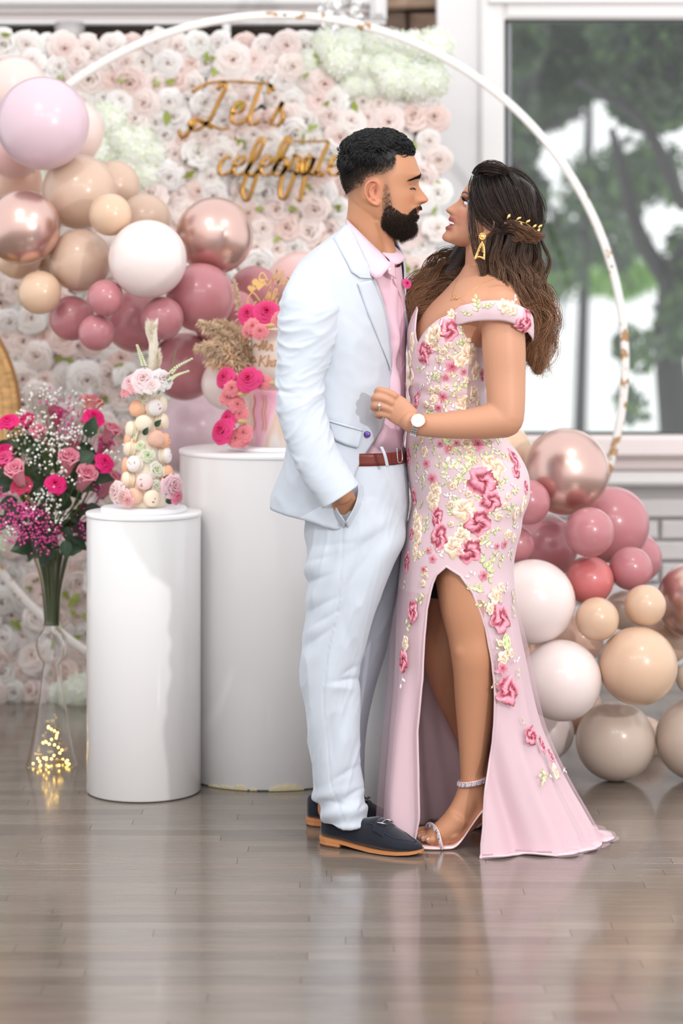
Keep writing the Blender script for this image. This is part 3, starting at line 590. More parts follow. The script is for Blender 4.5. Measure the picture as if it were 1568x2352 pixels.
for k in range(120):
    a = fr.uniform(-math.pi, 0); rr_ = fr.uniform(10, 112); px = 119+rr_*math.cos(fr.uniform(0, 6.3))*1.05; py = fr.uniform(1010, 1262)
    if abs(px-119) > 95-max(0, py-1180)*.65: continue
    LS.append((px, py, YV+fr.uniform(-.10, .08), (px-119)/60 and ((px-119)/60+fr.uniform(-.5, .5), -.3, fr.uniform(-1.2, .5))))
for px, py, y, d in LS:
    d = np.array(d, float) if np.ndim(d) else np.array((0.1, -.3, -1)); d /= np.linalg.norm(d); n = np.array((fr.uniform(-.4, .4), -1, fr.uniform(0, .6))); n -= d*np.dot(n, d); n /= np.linalg.norm(n)
    Rm = np.stack([np.cross(d, n), d, n], 1); place(LG, 'leaf', bq, mtx(Rm, W(px, py, y), fr.uniform(.7, 1.25)))
def breath(spec, seed, nm, m, mstem, r=.0042):
    rs = np.random.RandomState(seed); Vs = []; st = []
    ic = [(0, 0, 1), (.9, 0, .1), (.28, .85, .1), (-.73, .52, .1), (-.73, -.52, .1), (.28, -.85, .1), (0, 0, -.8)]
    icf = [[0, 1, 2], [0, 2, 3], [0, 3, 4], [0, 4, 5], [0, 5, 1], [6, 2, 1], [6, 3, 2], [6, 4, 3], [6, 5, 4], [6, 1, 5]]
    for px, py, sx, sy, n, y in spec:
        c = W(px, py, y); root = c*.6+cb*.4
        for k in range(n):
            p = c+rs.normal(size=3)*np.array([sx*sV, .02, sy*sV]); s = r*rs.uniform(.55, 1.5); Vs.append((np.array(ic)*s+p, icf))
            if k % 2 == 0:
                m_ = (p+root)/2+rs.normal(size=3)*.006; st.append(tube(np.array([root, m_, p]), .0004, 3, cap=False))
    mk(nm, join(*Vs), m, bq, kind='stuff'); mk(nm+'_stems', join(*st), mstem, bq, kind='stuff')
breath([(95, 905, 18, 9, 22, 6.95), (130, 915, 20, 12, 30, 6.95), (65, 960, 22, 20, 40, 6.9), (40, 1000, 22, 20, 40, 6.85), (110, 985, 26, 22, 46, 6.82), (150, 1010, 26, 20, 60, 6.8), (130, 1050, 22, 20, 60, 6.78), (70, 1030, 30, 25, 40, 6.85), (185, 935, 14, 14, 16, 6.9), (230, 950, 14, 10, 8, 6.9),
        (100, 1130, 16, 14, 30, 6.76), (120, 1175, 18, 18, 30, 6.76), (90, 1160, 16, 16, 22, 6.76), (165, 1100, 14, 10, 14, 6.77), (20, 1220, 14, 14, 16, 6.8), (260, 1045, 14, 12, 16, 6.82)], 5, 'white_babys_breath', mat('white_bud', srgb(248, 248, 240), .6), mat('bud_stem', srgb(110, 130, 80), .6))
breath([(75, 1180, 24, 14, 60, 6.77), (50, 1160, 18, 16, 44, 6.8), (35, 1200, 22, 16, 70, 6.8), (85, 1215, 18, 18, 70, 6.78), (10, 1175, 16, 26, 50, 6.82), (105, 1240, 14, 14, 44, 6.8), (130, 1225, 12, 14, 34, 6.8), (145, 940, 26, 16, 60, 6.95), (160, 990, 24, 16, 70, 6.88), (225, 1120, 12, 20, 26, 6.84), (240, 1020, 16, 12, 14, 6.84), (190, 1210, 8, 18, 22, 6.85), (45, 1235, 14, 8, 26, 6.8)],
       6, 'pink_babys_breath', mat('pink_bud', srgb(226, 92, 160), .6), mat('pink_bud_stem', srgb(150, 60, 110), .6), r=.0038)
# ---------------- macaron tower ----------------
YMt = 6.62; sM = YMt/F; hx = xS; ht = .765
cs = thing('cake_board', 'round white cake board under the macaron tower', 'board', (hx, YMt, ht))
mk('drum', lathe([(.001, ht+.0005), (.117, ht+.0005), (.1175, ht+.004), (.1175, ht+.011), (.116, ht+.013), (.001, ht+.013)], 64, (hx, YMt, 0)), mat('board_white', srgb(244, 244, 248), .4, bump=(300, .4, .001)), cs)
tx = XP(338, YMt); tw = thing('macaron_tower', 'tall cone of pastel macarons and small flowers with a white plume on top', 'macaron tower', (tx, YMt, ht+.013))
zb_, zt_ = ht+.013, PZ(905, YMt)
mk('cone', lathe([(.052, zb_), (.05, zb_+.01), (.024, zt_), (.02, zt_+.006)], 32, (tx, YMt, 0)), mat('cone_icing', srgb(240, 228, 210), .5), tw)
shell = lathe([(.001, .0035), (.0175, .0035), (.0195, .005), (.0195, .007), (.0185, .0085), (.016, .0125), (.01, .015), (.001, .0158)], 28)
shell2 = lathe([(.001, -.0035), (.0175, -.0035), (.0195, -.005), (.0195, -.007), (.0185, -.0085), (.016, -.0125), (.01, -.015), (.001, -.0158)], 28)
MS = raw(*shell, 'shell'); smooth(MS); MS2 = raw(*shell2, 'shell'); smooth(MS2); MF = raw(*lathe([(.001, -.0036), (.0172, -.0036), (.018, 0), (.0172, .0036), (.001, .0036)], 24), 'filling'); smooth(MF)
mc = mat('macaron', (.8, .8, .8), .55, objcol=True, bump=(260, .25, .001)); mf = mat('buttercream', srgb(250, 236, 206), .4)
for q in (MS, MS2): q.materials.append(mc)
MF.materials.append(mf)
pe = srgb(244, 186, 150); cr_ = srgb(248, 232, 208); wh = srgb(248, 240, 236); pk = srgb(248, 218, 212)
ML = [(318, 937, pe, 0), (356, 935, wh, 1), (375, 928, cr_, 0), (333, 970, cr_, 0), (377, 968, cr_, 0), (360, 1005, srgb(246, 196, 174), 0), (385, 1012, pe, 1), (301, 1027, cr_, 0), (378, 1045, wh, 1), (313, 1063, wh, 1), (289, 1068, pe, 0), (297, 1100, cr_, 1), (336, 1102, pk, 1), (391, 1086, pe, 0), (312, 1136, srgb(244, 200, 176), 1), (352, 1140, cr_, 1), (295, 1010, pe, 0), (306, 985, cr_, 0)]
def on_cone(px, py, off):
    z = PZ(py, YMt); r = np.interp(z, [zb_, zt_], [.052, .024])+off; x = np.clip((px-338)*sM/ max(r, 1e-6), -.97, .97); a = math.asin(x)
    d = np.array([math.sin(a), -math.cos(a), .12]); return np.array([tx+r*math.sin(a), YMt-r*math.cos(a), z]), d/np.linalg.norm(d)
speck = mat('dried_petal', srgb(170, 92, 92), .8)
for px, py, c, sp in ML:
    p, d = on_cone(px, py, .010); B = basis(d, fr.random()*6); t = bpy.data.objects.new('macaron', MF); COL.objects.link(t); t.parent = tw; t.matrix_parent_inverse = Matrix.Translation(-tw.location); t.matrix_basis = mtx(B, p, 1.17)
    for q in (MS, MS2): o = bpy.data.objects.new('shell', q); COL.objects.link(o); o.parent = t; o.color = (*c, 1)
    if sp:
        o = bpy.data.objects.new('petal_fleck', raw(*join(*[ellipsoid((fr.uniform(-.009, .009), fr.uniform(-.009, .009), .0152), (.0036, .0012, .0008), rotz(fr.random()*3), 5, 8) for _ in range(3)]))); o.data.materials.append(speck); COL.objects.link(o); o.parent = t
rose_s = [rmesh(.0175, 14, s, nu=5, nv=4, inner=(.93, .98, .72), m=pr, name='cream_rosebud') for s in (1, 2)]; ros_p = rmesh(.03, 20, 3, ruffle=.04, nu=5, nv=5, inner=(1, .82, .8), m=pr, name='peony')
for px, py, c, s in [(330, 912, (.95, .92, .78), 1), (309, 1000, (.94, .96, .82), 1), (325, 1021, (.93, .97, .76), .8), (343, 1043, (.93, .97, .8), 1.1), (362, 1076, (.97, .98, .88), 1.25), (363, 1112, (.97, .97, .88), .9), (308, 975, (.95, .97, .86), .7)]:
    p, d = on_cone(px, py, .008); place(fr.choice(rose_s), 'cream_rosebud', tw, mtx(basis(d, fr.random()*6), p, s), c)
for px, py, y, c, s in [(330, 873, 6.56, srgb(252, 236, 238), 1.0), (300, 880, 6.58, srgb(252, 226, 230), .75), (372, 872, 6.58, srgb(250, 248, 248), .85), (352, 862, 6.6, srgb(250, 232, 234), .8), (345, 885, 6.55, srgb(252, 242, 240), .7), (395, 1117, 6.54, srgb(248, 214, 222), 1.0), (268, 1130, 6.56, srgb(252, 230, 228), .85), (285, 1142, 6.54, srgb(248, 210, 206), .7), (310, 888, 6.56, srgb(248, 190, 196), .6), (290, 900, 6.58, srgb(248, 178, 186), .55), (405, 1140, 6.54, srgb(240, 150, 176), .6), (296, 1150, 6.5, srgb(244, 190, 190), .45)]:
    d = np.array([(px-338)/60, -1, .6 if py < 1000 else .1]); place(ros_p, 'peony', tw, mtx(basis(d, fr.random()*6), W(px, py, y), s*1.18), c)
# plume: bunny-tail feather grass
pl = []
for k in range(900):
    t = fr.random(); pxc = 352+5*math.sin(t*6); py = 862-116*t; wd = (20+6*math.sin(t*9))*(1-.15*t); a = fr.uniform(0, 6.28)
    r = wd*sM; c = W(pxc, py, 6.6); d = np.array([math.cos(a)*.42, math.sin(a)*.42, 1.0]); b = c+np.array([math.cos(a), math.sin(a), 0])*r*.35; L_ = .022*(.7+.6*fr.random()); n = np.cross(d, (math.cos(a+1), math.sin(a+1), 0)); n /= np.linalg.norm(n)
    d /= np.linalg.norm(d); pl.append((np.array([b-n*.0016, b+n*.0016, b+d*L_]), [[0, 1, 2]]))
mk('plume', join(*pl, tube([W(352, 880, 6.6), W(352, 800, 6.6), W(353, 756, 6.6)], [.011, .013, .009], 10)), mat('plume_cream', srgb(244, 236, 220), .8, transl=.2), tw, kind='stuff')
gm = mat('sprig_green', srgb(110, 130, 76), .6); bl = mat('sprig_bud', srgb(230, 234, 196), .6)
for pts in ([(345, 880), (330, 838), (315, 795)], [(362, 905), (400, 850), (440, 826)], [(362, 905), (398, 868), (432, 854)], [(362, 900), (392, 850), (405, 800)]):
    Pp = catmull(np.array([W(a, b, 6.57) for a, b in pts]), 20); mk('sprig_stem', tube(Pp, .0012, 5), gm, tw)
    if pts[-1] != (405, 800):
        bb = []
        for i in range(9, 20):
            for s in (-1, 1): bb.append(ellipsoid(Pp[i]+np.array([s*.005*(1.3-i/20), -.002, .002]), (.0045*(1.4-i/20), .003, .0028), nu=5, nv=6))
        mk('sprig_buds', join(*bb), bl, tw)
for px, py, dx, dz in [(356, 980, .5, .6), (372, 1125, .6, -.3), (380, 1150, 1, -.1), (300, 1152, -1, -.05), (376, 1108, .3, .5), (330, 1000, .3, .6)]:
    d = np.array((dx, -.2, dz)); d /= np.linalg.norm(d); n = np.array((0, -1, .2)); n -= d*np.dot(n, d); n /= np.linalg.norm(n); o = place(LG, 'leaf', tw, mtx(np.stack([np.cross(d, n), d, n], 1), W(px, py, 6.55), .42))
# ---------------- cake ----------------
YC = 6.87; sC = YC/F; kx = XP(648, YC); top = .917
ck = thing('cake', 'two-tier pink and ivory cake with roses, pampas grass and gold topper', 'cake', (kx, YC, top))
z0_ = top+.012; z1_ = PZ(897, YC-.08); z2_ = PZ(757, YC-.08)
mk('cake_board', lathe([(.001, top+.0005), (.158, top+.0005), (.158, top+.011), (.001, top+.0115)], 64, (kx, YC, 0)), MATS['board_white'], ck)
r1, r2 = .1, .090
cm = mat('marbled_icing', srgb(248, 226, 224), .45); nt = cm.node_tree; n = nt.nodes; tc = n.new('ShaderNodeTexCoord'); mp_ = n.new('ShaderNodeMapping'); mp_.inputs['Scale'].default_value = (1, 1, .25); nz = n.new('ShaderNodeTexNoise'); nz.inputs['Scale'].default_value = 9; nz.inputs['Detail'].default_value = 3; cr = n.new('ShaderNodeValToRGB')
cr.color_ramp.elements[0].position = .42; cr.color_ramp.elements[0].color = (*srgb(246, 236, 226), 1); cr.color_ramp.elements[1].position = .6; cr.color_ramp.elements[1].color = (*srgb(246, 186, 206), 1)
e = cr.color_ramp.elements.new(.5); e.color = (*srgb(236, 204, 180), 1); e2 = cr.color_ramp.elements.new(.53); e2.color = (*srgb(248, 214, 220), 1)
nt.links.new(tc.outputs['Object'], mp_.inputs[0]); nt.links.new(mp_.outputs[0], nz.inputs[0]); nt.links.new(nz.outputs[0], cr.inputs[0]); nt.links.new(cr.outputs[0], n['Principled BSDF'].inputs[0])
mk('bottom_tier', lathe([(.001, z0_), (r1, z0_), (r1, z1_-.003), (r1-.003, z1_), (.001, z1_)], 64, (kx, YC, 0)), cm, ck)
mk('top_tier', lathe([(.001, z1_), (r2, z1_), (r2, z2_-.003), (r2-.003, z2_), (.001, z2_)], 64, (kx, YC, 0)), mat('ivory_icing', srgb(246, 232, 218), .45), ck)
rg = mat('rose_gold_icing', srgb(222, 176, 128), .35, metal=.5)
def cyl_word(text, px, py, hpx, r, sl=.12, extra=()):
    st, _ = strokes(text, sl)
    def mp(u, v, d):
        x = (px+u*hpx*.95-648)*sC*1.01; a = math.asin(max(-.99, min(.99, x/r))); rr_ = r+.0006-d; return (kx+rr_*math.sin(a), YC-rr_*math.cos(a), PZ(py-v*hpx, YC-.09))
    for s in st+list(extra): mk('iced_letter', letter_geo(s, mp, .045, .0014), rg, ck)
cyl_word('Mr', 600, 806, 26, r2, extra=[[(-.6, .3), (-.4, .6), (-.2, .3), (0, .5)]]); cyl_word('Khan', 598, 842, 27, r2, extra=[[(-.7, .5), (-.5, .75), (-.3, .45), (-.55, .3), (-.2, .35)]])
for a0 in (605, 612, 585): mk('gold_drip', letter_geo([(0, 0), (.08, -.5), (-.04, -1.1), (.06, -1.8), (0, -2.3)], lambda u, v, d, a0=a0: (lambda x: (kx+(r1+.001-d)*math.sin(x), YC-(r1+.001-d)*math.cos(x), PZ(908-v*36, YC-.1)))(math.asin((a0+u*36-648)*sC/r1)), .02, .001), rg, ck)
hotc = srgb(240, 70, 140)
RC = [rmesh(.032, 26, s, open_=.95, nu=6, nv=6, inner=(.86, .3, .5), m=pr) for s in (11, 12)]; CN = [rmesh(.022, 34, s, ruffle=.09, nu=7, nv=4, inner=(1, .8, .8), m=pr, name='carnation') for s in (4, 5)]
for px, py, y, s in [(572, 872, 6.72, 1.1), (518, 868, 6.76, .95), (512, 990, 6.72, 1.15), (570, 722, 6.78, .95), (612, 718, 6.76, 1.1), (525, 962, 6.74, .85)]:
    d = np.array([(px-600)/120-.1, -1, .5]); place(fr.choice(RC), 'rose', ck, mtx(basis(d, fr.random()*6), W(px, py, y), s), hotc)
for px, py, y, s in [(580, 750, 6.74, 1), (598, 762, 6.72, 1), (640, 735, 6.74, 1), (605, 878, 6.72, .9), (532, 893, 6.73, 1), (524, 915, 6.74, 1), (545, 930, 6.73, 1.05), (552, 952, 6.73, 1), (560, 995, 6.72, 1.1), (540, 1008, 6.72, 1.1), (548, 875, 6.76, .8), (570, 760, 6.76, .8), (560, 1012, 6.73, .8)]:
    place(fr.choice(CN), 'carnation', ck, mtx(basis((fr.uniform(-.4, .2), -1, .3), fr.random()*6), W(px, py, y), s), srgb(246, 152, 160))
for px, py in ((556, 905), (556, 968), (622, 748), (626, 880)): mk('bunny_tail', ellipsoid(W(px, py, 6.72), (.014, .007, .007), rotz(.3)), mat('bunny_tail', srgb(206, 170, 120), .8), ck)
# pampas plumes
def pampas(path, n, wd, seed):
    rs = np.random.RandomState(seed); P = catmull(np.array([W(*p) for p in path]), 40); T = np.gradient(P, axis=0); T /= np.linalg.norm(T, axis=1)[:, None]; out = []
    for k in range(n):
        i = rs.randint(4, 40); t = i/39; L_ = wd*(.35+.8*math.sin(math.pi*min(1, t*.86+.05)))*rs.uniform(.5, 1.1); d = T[i]*rs.uniform(.5, 1.1)+rs.normal(size=3)*.55; d /= np.linalg.norm(d); a = np.cross(d, rs.normal(size=3)); a /= np.linalg.norm(a)
        b = P[i]; m_ = b+d*L_*.6+np.array([0, 0, .004]); e = b+d*L_+np.array([0, 0, -.16*L_]); w_ = .0013
        out.append((np.array([b-a*w_, b+a*w_, m_+a*w_*1.6, m_-a*w_*1.6, e]), [[0, 1, 2, 3], [3, 2, 4]]))
    return join(*out, tube(P, .0016, 5))
pm = mat('pampas', srgb(232, 210, 182), .85, transl=.35, var=(30, .2, (1, 1, 1)))
for k, path in enumerate(([(570, 870, 6.8), (545, 820, 6.82), (505, 770, 6.82), (462, 745, 6.84)], [(570, 870, 6.8), (540, 830, 6.8), (500, 800, 6.8), (455, 800, 6.82)], [(572, 868, 6.84), (560, 800, 6.84), (535, 760, 6.86), (500, 742, 6.86)], [(570, 868, 6.8), (540, 850, 6.8), (510, 835, 6.8), (480, 830, 6.8)])): mk('pampas_plume', pampas(path, 1500, .036, k), pm, ck, kind='stuff')
mk('pampas_plume', pampas([(572, 860, 6.84), (566, 780, 6.84), (548, 700, 6.84), (538, 648, 6.84)], 500, .02, 9), pm, ck, kind='stuff')
# topper
tp = mat('topper_gold', srgb(226, 182, 118), .35, metal=.7)
def topper(text, px, py, hpx, extra=()):
    st, _ = strokes(text, .2)
    for s in st+list(extra): mk('topper_letter', letter_geo(s, lambda u, v, d: tuple(W(px+u*hpx*.8, py-v*hpx, 6.84)+np.array([0, d, 0])), .045, .003), tp, ck)
topper('Alies', 618, 655, 32, [[(-.1, .3), (-.6, .9), (-.9, .5), (-.6, .2), (-.3, .45)], [(1.6, .6), (2.1, .2), (2.3, .6)]]); topper('Ali', 600, 703, 36, [[(-.1, .3), (-.7, .85), (-1.1, .3), (-.8, -.1), (-.4, .3)]])
def heart(px, py, s):
    P = []
    for i in range(25):
        t = i/24*2*math.pi; P.append((16*math.sin(t)**3/16*s, (13*math.cos(t)-5*math.cos(2*t)-2*math.cos(3*t)-math.cos(4*t))/16*s))
    G = np.array([[W(px, py, 6.842), W(px+a, py-b, 6.842), W(px+a, py-b, 6.838), W(px, py, 6.838)] for a, b in P]); return grid(G, cv=True)
mk('topper_heart', heart(594, 652, 16), tp, ck, sm=False); mk('topper_heart', heart(578, 663, 10), tp, ck, sm=False)
mk('topper_stick', tube([W(622, 760, 6.845), W(620, 650, 6.845)], .0016, 8), tp, ck)
# ---------------- rattan chair at the left edge ----------------
YP = 7.5; ra = mat('rattan', srgb(214, 170, 112), .5, var=(30, .25, (1, 1, 3))); ra2 = mat('rattan_dark', srgb(160, 116, 70), .6)
chx = thing('rattan_chair', 'golden rattan peacock chair with a tall rounded back at the left edge', 'chair', tuple(W(-230, 1560, YP)*np.array([1, 1, 0])))
def arc(cxp, cyp, rx, ry, y, a0, a1, n=40): return [W(cxp+rx*math.cos(a), cyp-ry*math.sin(a), y) for a in np.linspace(a0, a1, n)]
for k, (rx, rr_, m_) in enumerate(((275, .008, ra2), (266, .013, ra), (251, .018, ra), (236, .012, ra), (224, .006, ra2))): mk('hoop', tube(arc(-230, 960, rx, rx*1.16, YP, -.9, math.pi+.9), rr_, 10), m_, chx)
for k in range(15):
    a = math.radians(-20+k*16); mk('spoke', tube([W(-230+15*math.cos(a), 1050-20*math.sin(a), YP), W(-230+226*math.cos(a), 960-262*math.sin(a), YP)], .0035, 6), ra, chx)
px_ = XP(-230, YP); mk('seat', lathe([(.02, .40), (.24, .40), (.25, .42), (.24, .44), (.02, .43)], 40, (px_, YP-.22, 0)), ra, chx)
mk('base', lathe([(.24, .0), (.25, .02), (.13, .2), (.22, .40), (.2, .40), (.11, .2), (.22, .01)], 40, (px_, YP-.22, 0)), ra2, chx)
mk('back_support', tube([(px_, YP-.02, .4), (px_, YP, 1.0)], .02, 10), ra, chx)
# ---------------- things on the mantel ledge behind the flower wall ----------------
sil = mat('glitter_silver', srgb(190, 184, 182), .3, metal=.7, bump=(220, .9, .003)); YD = 8.45
sh = mk('ledge', boxm(-1.9, XP(880, YD), YD-.06, YS, PZ(112, YD), PZ(104, YD), .004), mat('ledge_dark', srgb(60, 50, 46), .7), walll, sm=False)
def holder(px, py0, py1, r, lab, mm):
    x = XP(px, YD); t = thing('candle_holder', lab, 'candle holder', (x, YD, PZ(py0, YD))); a, b = PZ(py0, YD), PZ(py1, YD)
    mk('cup', lathe([(r*.9, a), (r, a+.004), (r, b), (r-.004, b), (r-.004, a+.01), (.001, a+.01)], 28, (x, YD, 0)), mm, t)
    mk('candle', lathe([(.001, a+.01), (r*.6, a+.01), (r*.6, b-.03), (.001, b-.03)], 20, (x, YD, 0)), mat('wax', srgb(240, 226, 210), .5, sss=.3), t); return t
holder(160, 104, 52, .052, 'glittery silver candle holder above the flower wall, on the left', sil)
holder(60, 104, 70, .03, 'small clear candle cup at the far left above the flower wall', mat('thin_glass', (1, 1, 1), .05, trans=1, ior=1.2))
holder(325, 104, 82, .03, 'small clear candle cup behind the hoop above the flower wall', mat('thin_glass', (1, 1, 1)))
holder(520, 104, 56, .014, 'slim white candle standing above the middle of the flower wall', whiteg)
YCh = 7.95; cxh = XP(783, YCh); cm_ = thing('crystal_pendant', 'crystal ball pendant hanging at the top above the flower wall', 'chandelier', (cxh, YCh, 3.1))
crm = mat('crystal', (1, 1, 1), .0, trans=.6, ior=1.6, metal=.4)
mk('chain', tube([(cxh, YCh, 3.1), (cxh, YCh, PZ(-60, YCh))], .004, 6), sil, cm_)
for k in range(34):
    ph = math.acos(1-2*(k+.5)/34); a = k*2.4; c = (cxh+.062*math.sin(ph)*math.cos(a), YCh+.06*math.sin(ph)*math.sin(a), PZ(22, YCh)+.1*math.cos(ph)); o = mk('crystal_bead', ellipsoid(c, (.016, .016, .018), nu=5, nv=7), crm, cm_, sm=False)
mk('crystal_drop', ellipsoid((cxh+.01, YCh, PZ(98, YCh)), (.012, .012, .02), nu=5, nv=7), crm, cm_, sm=False)
# ======================= people =======================
def headmap(c, f, s, ym):
    c = np.array(c, float); f = np.array(f, float); f /= np.linalg.norm(f); u = np.array([f[1], -f[0]]) if f[0] > 0 else np.array([-f[1], f[0]])
    def toW(Fx, L, U):
        px = c[0]+(f[0]*Fx+u[0]*U)*s; py = c[1]+(f[1]*Fx+u[1]*U)*s
        return np.stack([(px-784)*ym/F, ym+L+0*px, H-(py-HY)*ym/F], -1)
    def toL(V):
        px = V[:, 0]*F/ym+784; py = (H-V[:, 2])*F/ym+HY; d = np.stack([px, py], 1)-c
        return d@f/s, V[:, 1]-ym, d@u/s
    def p2(pts):     # photo pixels -> local (U, F)
        a = np.array([[((np.array(p[:2])-c)@u)/s, ((np.array(p[:2])-c)@f)/s]+list(p[2:]) for p in pts]); return a[np.argsort(a[:, 0])]
    return toW, toL, p2
def head_geo(hm, front, prof, back, wid, sig, s, eye, feats, NL=190, NT=240, ex=.88):
    toW, toL, p2 = hm; fr_ = p2(front); pf = p2(prof); bk = p2(back); wd = p2(wid); sg_ = p2(sig)
    U = np.linspace(max(fr_[0, 0], bk[0, 0]), min(fr_[-1, 0], bk[-1, 0]), NL); th = np.linspace(0, 2*np.pi, NT, endpoint=False)
    def sm(a, k=5):
        ap = np.pad(a, k, mode='edge'); return np.convolve(ap, np.ones(2*k+1)/(2*k+1), 'valid')
    xf_ = sm(np.interp(U, fr_[:, 0], fr_[:, 1])); xb = sm(np.interp(U, bk[:, 0], bk[:, 1])); xp = sm(np.interp(U, pf[:, 0], pf[:, 1]), 1)
    inside = (U >= pf[0, 0]) & (U <= pf[-1, 0]); w_ = sm(np.interp(U, wd[:, 0], wd[:, 2]))/s; sg2 = np.interp(U, sg_[:, 0], sg_[:, 2])/s
    xc = xb+.45*(xf_-xb); P = []
    for i, u in enumerate(U):
        c, sn = np.cos(th), np.sin(th); x = xc[i]+np.where(c > 0, xf_[i]-xc[i], xc[i]-xb[i])*np.sign(c)*np.abs(c)**ex; L = w_[i]*np.sign(sn)*np.abs(sn)**ex
        fm = sstep(.15, .5, c); dx = 0*x
        if inside[i]: dx = dx+(xp[i]-xf_[i])*np.exp(-(L/sg2[i])**2)
        for (fu, fl, su, sl, amp) in feats: dx = dx+amp*np.exp(-((u-fu)/su)**2-((np.abs(L)-fl)/sl)**2)
        P.append(np.stack([x+dx*fm, L, np.full(NT, u)], -1))
    P = np.array(P); G = toW(P[..., 0], P[..., 1], P[..., 2]); return grid(G, cv=True, cap0=True, cap1=True)
def ear_geo(path, lobe, anti, disc, ym, side, woff, s, k=1.0):
    out = []
    def q(px, py, o): return W(px, py, ym+side*(woff+o))
    hp = [q(x, y, o) for x, y, o in path]; out.append(tube(hp, [.0028*k]+[.0036*k]*(len(hp)-2)+[.0034*k], 10, res=26))
    out.append(tube([q(x, y, o) for x, y, o in anti], .0028*k, 8, res=16)); out.append(ellipsoid(q(*lobe), (.0075*k, .0036, .008*k)))
    out.append(ellipsoid(q(disc[0], disc[1], disc[2]), (disc[3]/s, .0045, disc[4]/s))); return out
def strands(roots, dirs, norms, L, r, curl=.3, seed=0, sag=(0, 0, -1), seg=3):
    """short three-sided tapered hairs"""
    rs = np.random.RandomState(seed); n = len(roots); d = dirs/np.linalg.norm(dirs, axis=1)[:, None]
    a = np.cross(d, rs.normal(size=(n, 3))); a /= np.linalg.norm(a, axis=1)[:, None]; b = np.cross(d, a); L = np.broadcast_to(L, (n,))[:, None]; rows = []
    for k in range(seg+1):
        t = k/seg; c = roots+d*L*t+np.array(sag)*L*curl*t*t+a*L*.15*math.sin(t*3); rr = r*(1-t*.9)
        rows.append(np.stack([c+a*rr, c-a*rr*.5+b*rr*.87, c-a*rr*.5-b*rr*.87], 1))
    V = np.stack(rows, 1).reshape(-1, 3); Fs = []
    base = np.arange(n)*(seg+1)*3
    for k in range(seg):
        for j in range(3):
            j2 = (j+1) % 3; Fs.append(np.stack([base+k*3+j, base+k*3+j2, base+(k+1)*3+j2, base+(k+1)*3+j], 1))
    return V, np.vstack(Fs)
def inpoly(x, y, poly):
    c = np.zeros(len(x), bool); n = len(poly); j = n-1
    for i in range(n):
        xi, yi = poly[i]; xj, yj = poly[j]
        m = ((yi > y) != (yj > y)) & (x < (xj-xi)*(y-yi)/(yj-yi+1e-12)+xi); c ^= m; j = i
    return c
skin_m = mat('skin', (.7, .5, .4), .48, sss=.12, attr=True, spec=.4)
# ---------------- man ----------------
YM_ = 6.10; sM_ = F/YM_
man = thing('person', 'bearded man in a pale blue suit and pink shirt, hand in pocket', 'person', (XP(800, YM_), YM_, 0))
hmM = headmap((872, 425), (1, 0), sM_, YM_)
frontM = [(880, 306), (905, 312), (922, 322), (938, 338), (948, 352), (957, 373), (963, 392), (964, 404), (959, 420), (955, 436), (953, 455), (953, 470), (953, 484), (950, 498), (948, 508), (951, 518), (948, 528), (936, 538), (915, 545)]
profM = [(948, 350), (957, 373), (964, 392), (966.5, 402), (964, 411), (961, 420), (964, 430), (971, 440), (979, 449.5), (984, 457), (982.5, 463.5), (973, 468), (965, 469), (966, 474), (967.5, 479), (965, 484), (960, 487), (961.5, 491), (960.5, 496), (953.5, 502), (950, 508), (953, 516), (952, 525), (943, 536)]
backM = [(868, 306), (835, 314), (812, 328), (796, 348), (787, 372), (785, 400), (790, 425), (797, 445), (803, 465), (812, 485), (836, 505), (850, 518), (868, 530), (890, 545)]
widM = [(0, 306, 6), (0, 311, 30), (0, 320, 46), (0, 335, 60), (0, 352, 68), (0, 380, 72), (0, 405, 71), (0, 430, 68), (0, 455, 65), (0, 480, 60), (0, 500, 55), (0, 518, 46), (0, 532, 34), (0, 545, 8)]
widM = [(872, b, c) for a, b, c in widM]
sigM = [(872, 340, 60), (872, 385, 46), (872, 402, 40), (872, 416, 14), (872, 425, 9), (872, 440, 10), (872, 456, 14), (872, 466, 15), (872, 471, 18), (872, 480, 24), (872, 496, 22), (872, 508, 26), (872, 525, 30)]
def UM(py): return (425-py)/sM_
fM = [(UM(429), .036, .011, .017, -.010), (UM(431), .034, .0075, .011, .0065), (UM(461), .0155, .0065, .0065, .0115), (UM(449), .05, .02, .02, .004), (UM(470), .03, .014, .01, -.003), (UM(404), .034, .006, .02, .004)]
headM = head_geo(hmM, frontM, profM, backM, widM, sigM, sM_, None, fM)
earM = [(866, 440, .004), (869, 428, .008), (864, 418, .013), (853, 415, .017), (843, 421, .019), (838, 433, .019), (840, 448, .017), (847, 460, .013), (857, 468, .008), (866, 471, .006)]
prt = [headM]
for sd in (-1, 1): prt += ear_geo(earM, (866, 466, .005), [(858, 425, .011), (850, 432, .012), (849, 444, .012), (855, 455, .010), (862, 458, .006)], (856, 443, .004, 15, 27), YM_, sd, .066, sM_)
prt.append(tube([W(856, 450, YM_), W(850, 500, YM_+.005), W(838, 560, YM_+.01), W(822, 640, YM_+.02)], [.062, .059, .060, .06], 28, res=16))
prt.append(tube([W(866, 505, YM_-.02), W(880, 560, YM_-.01), W(888, 600, YM_-.005)], [.035, .028, .03], 14, res=8))
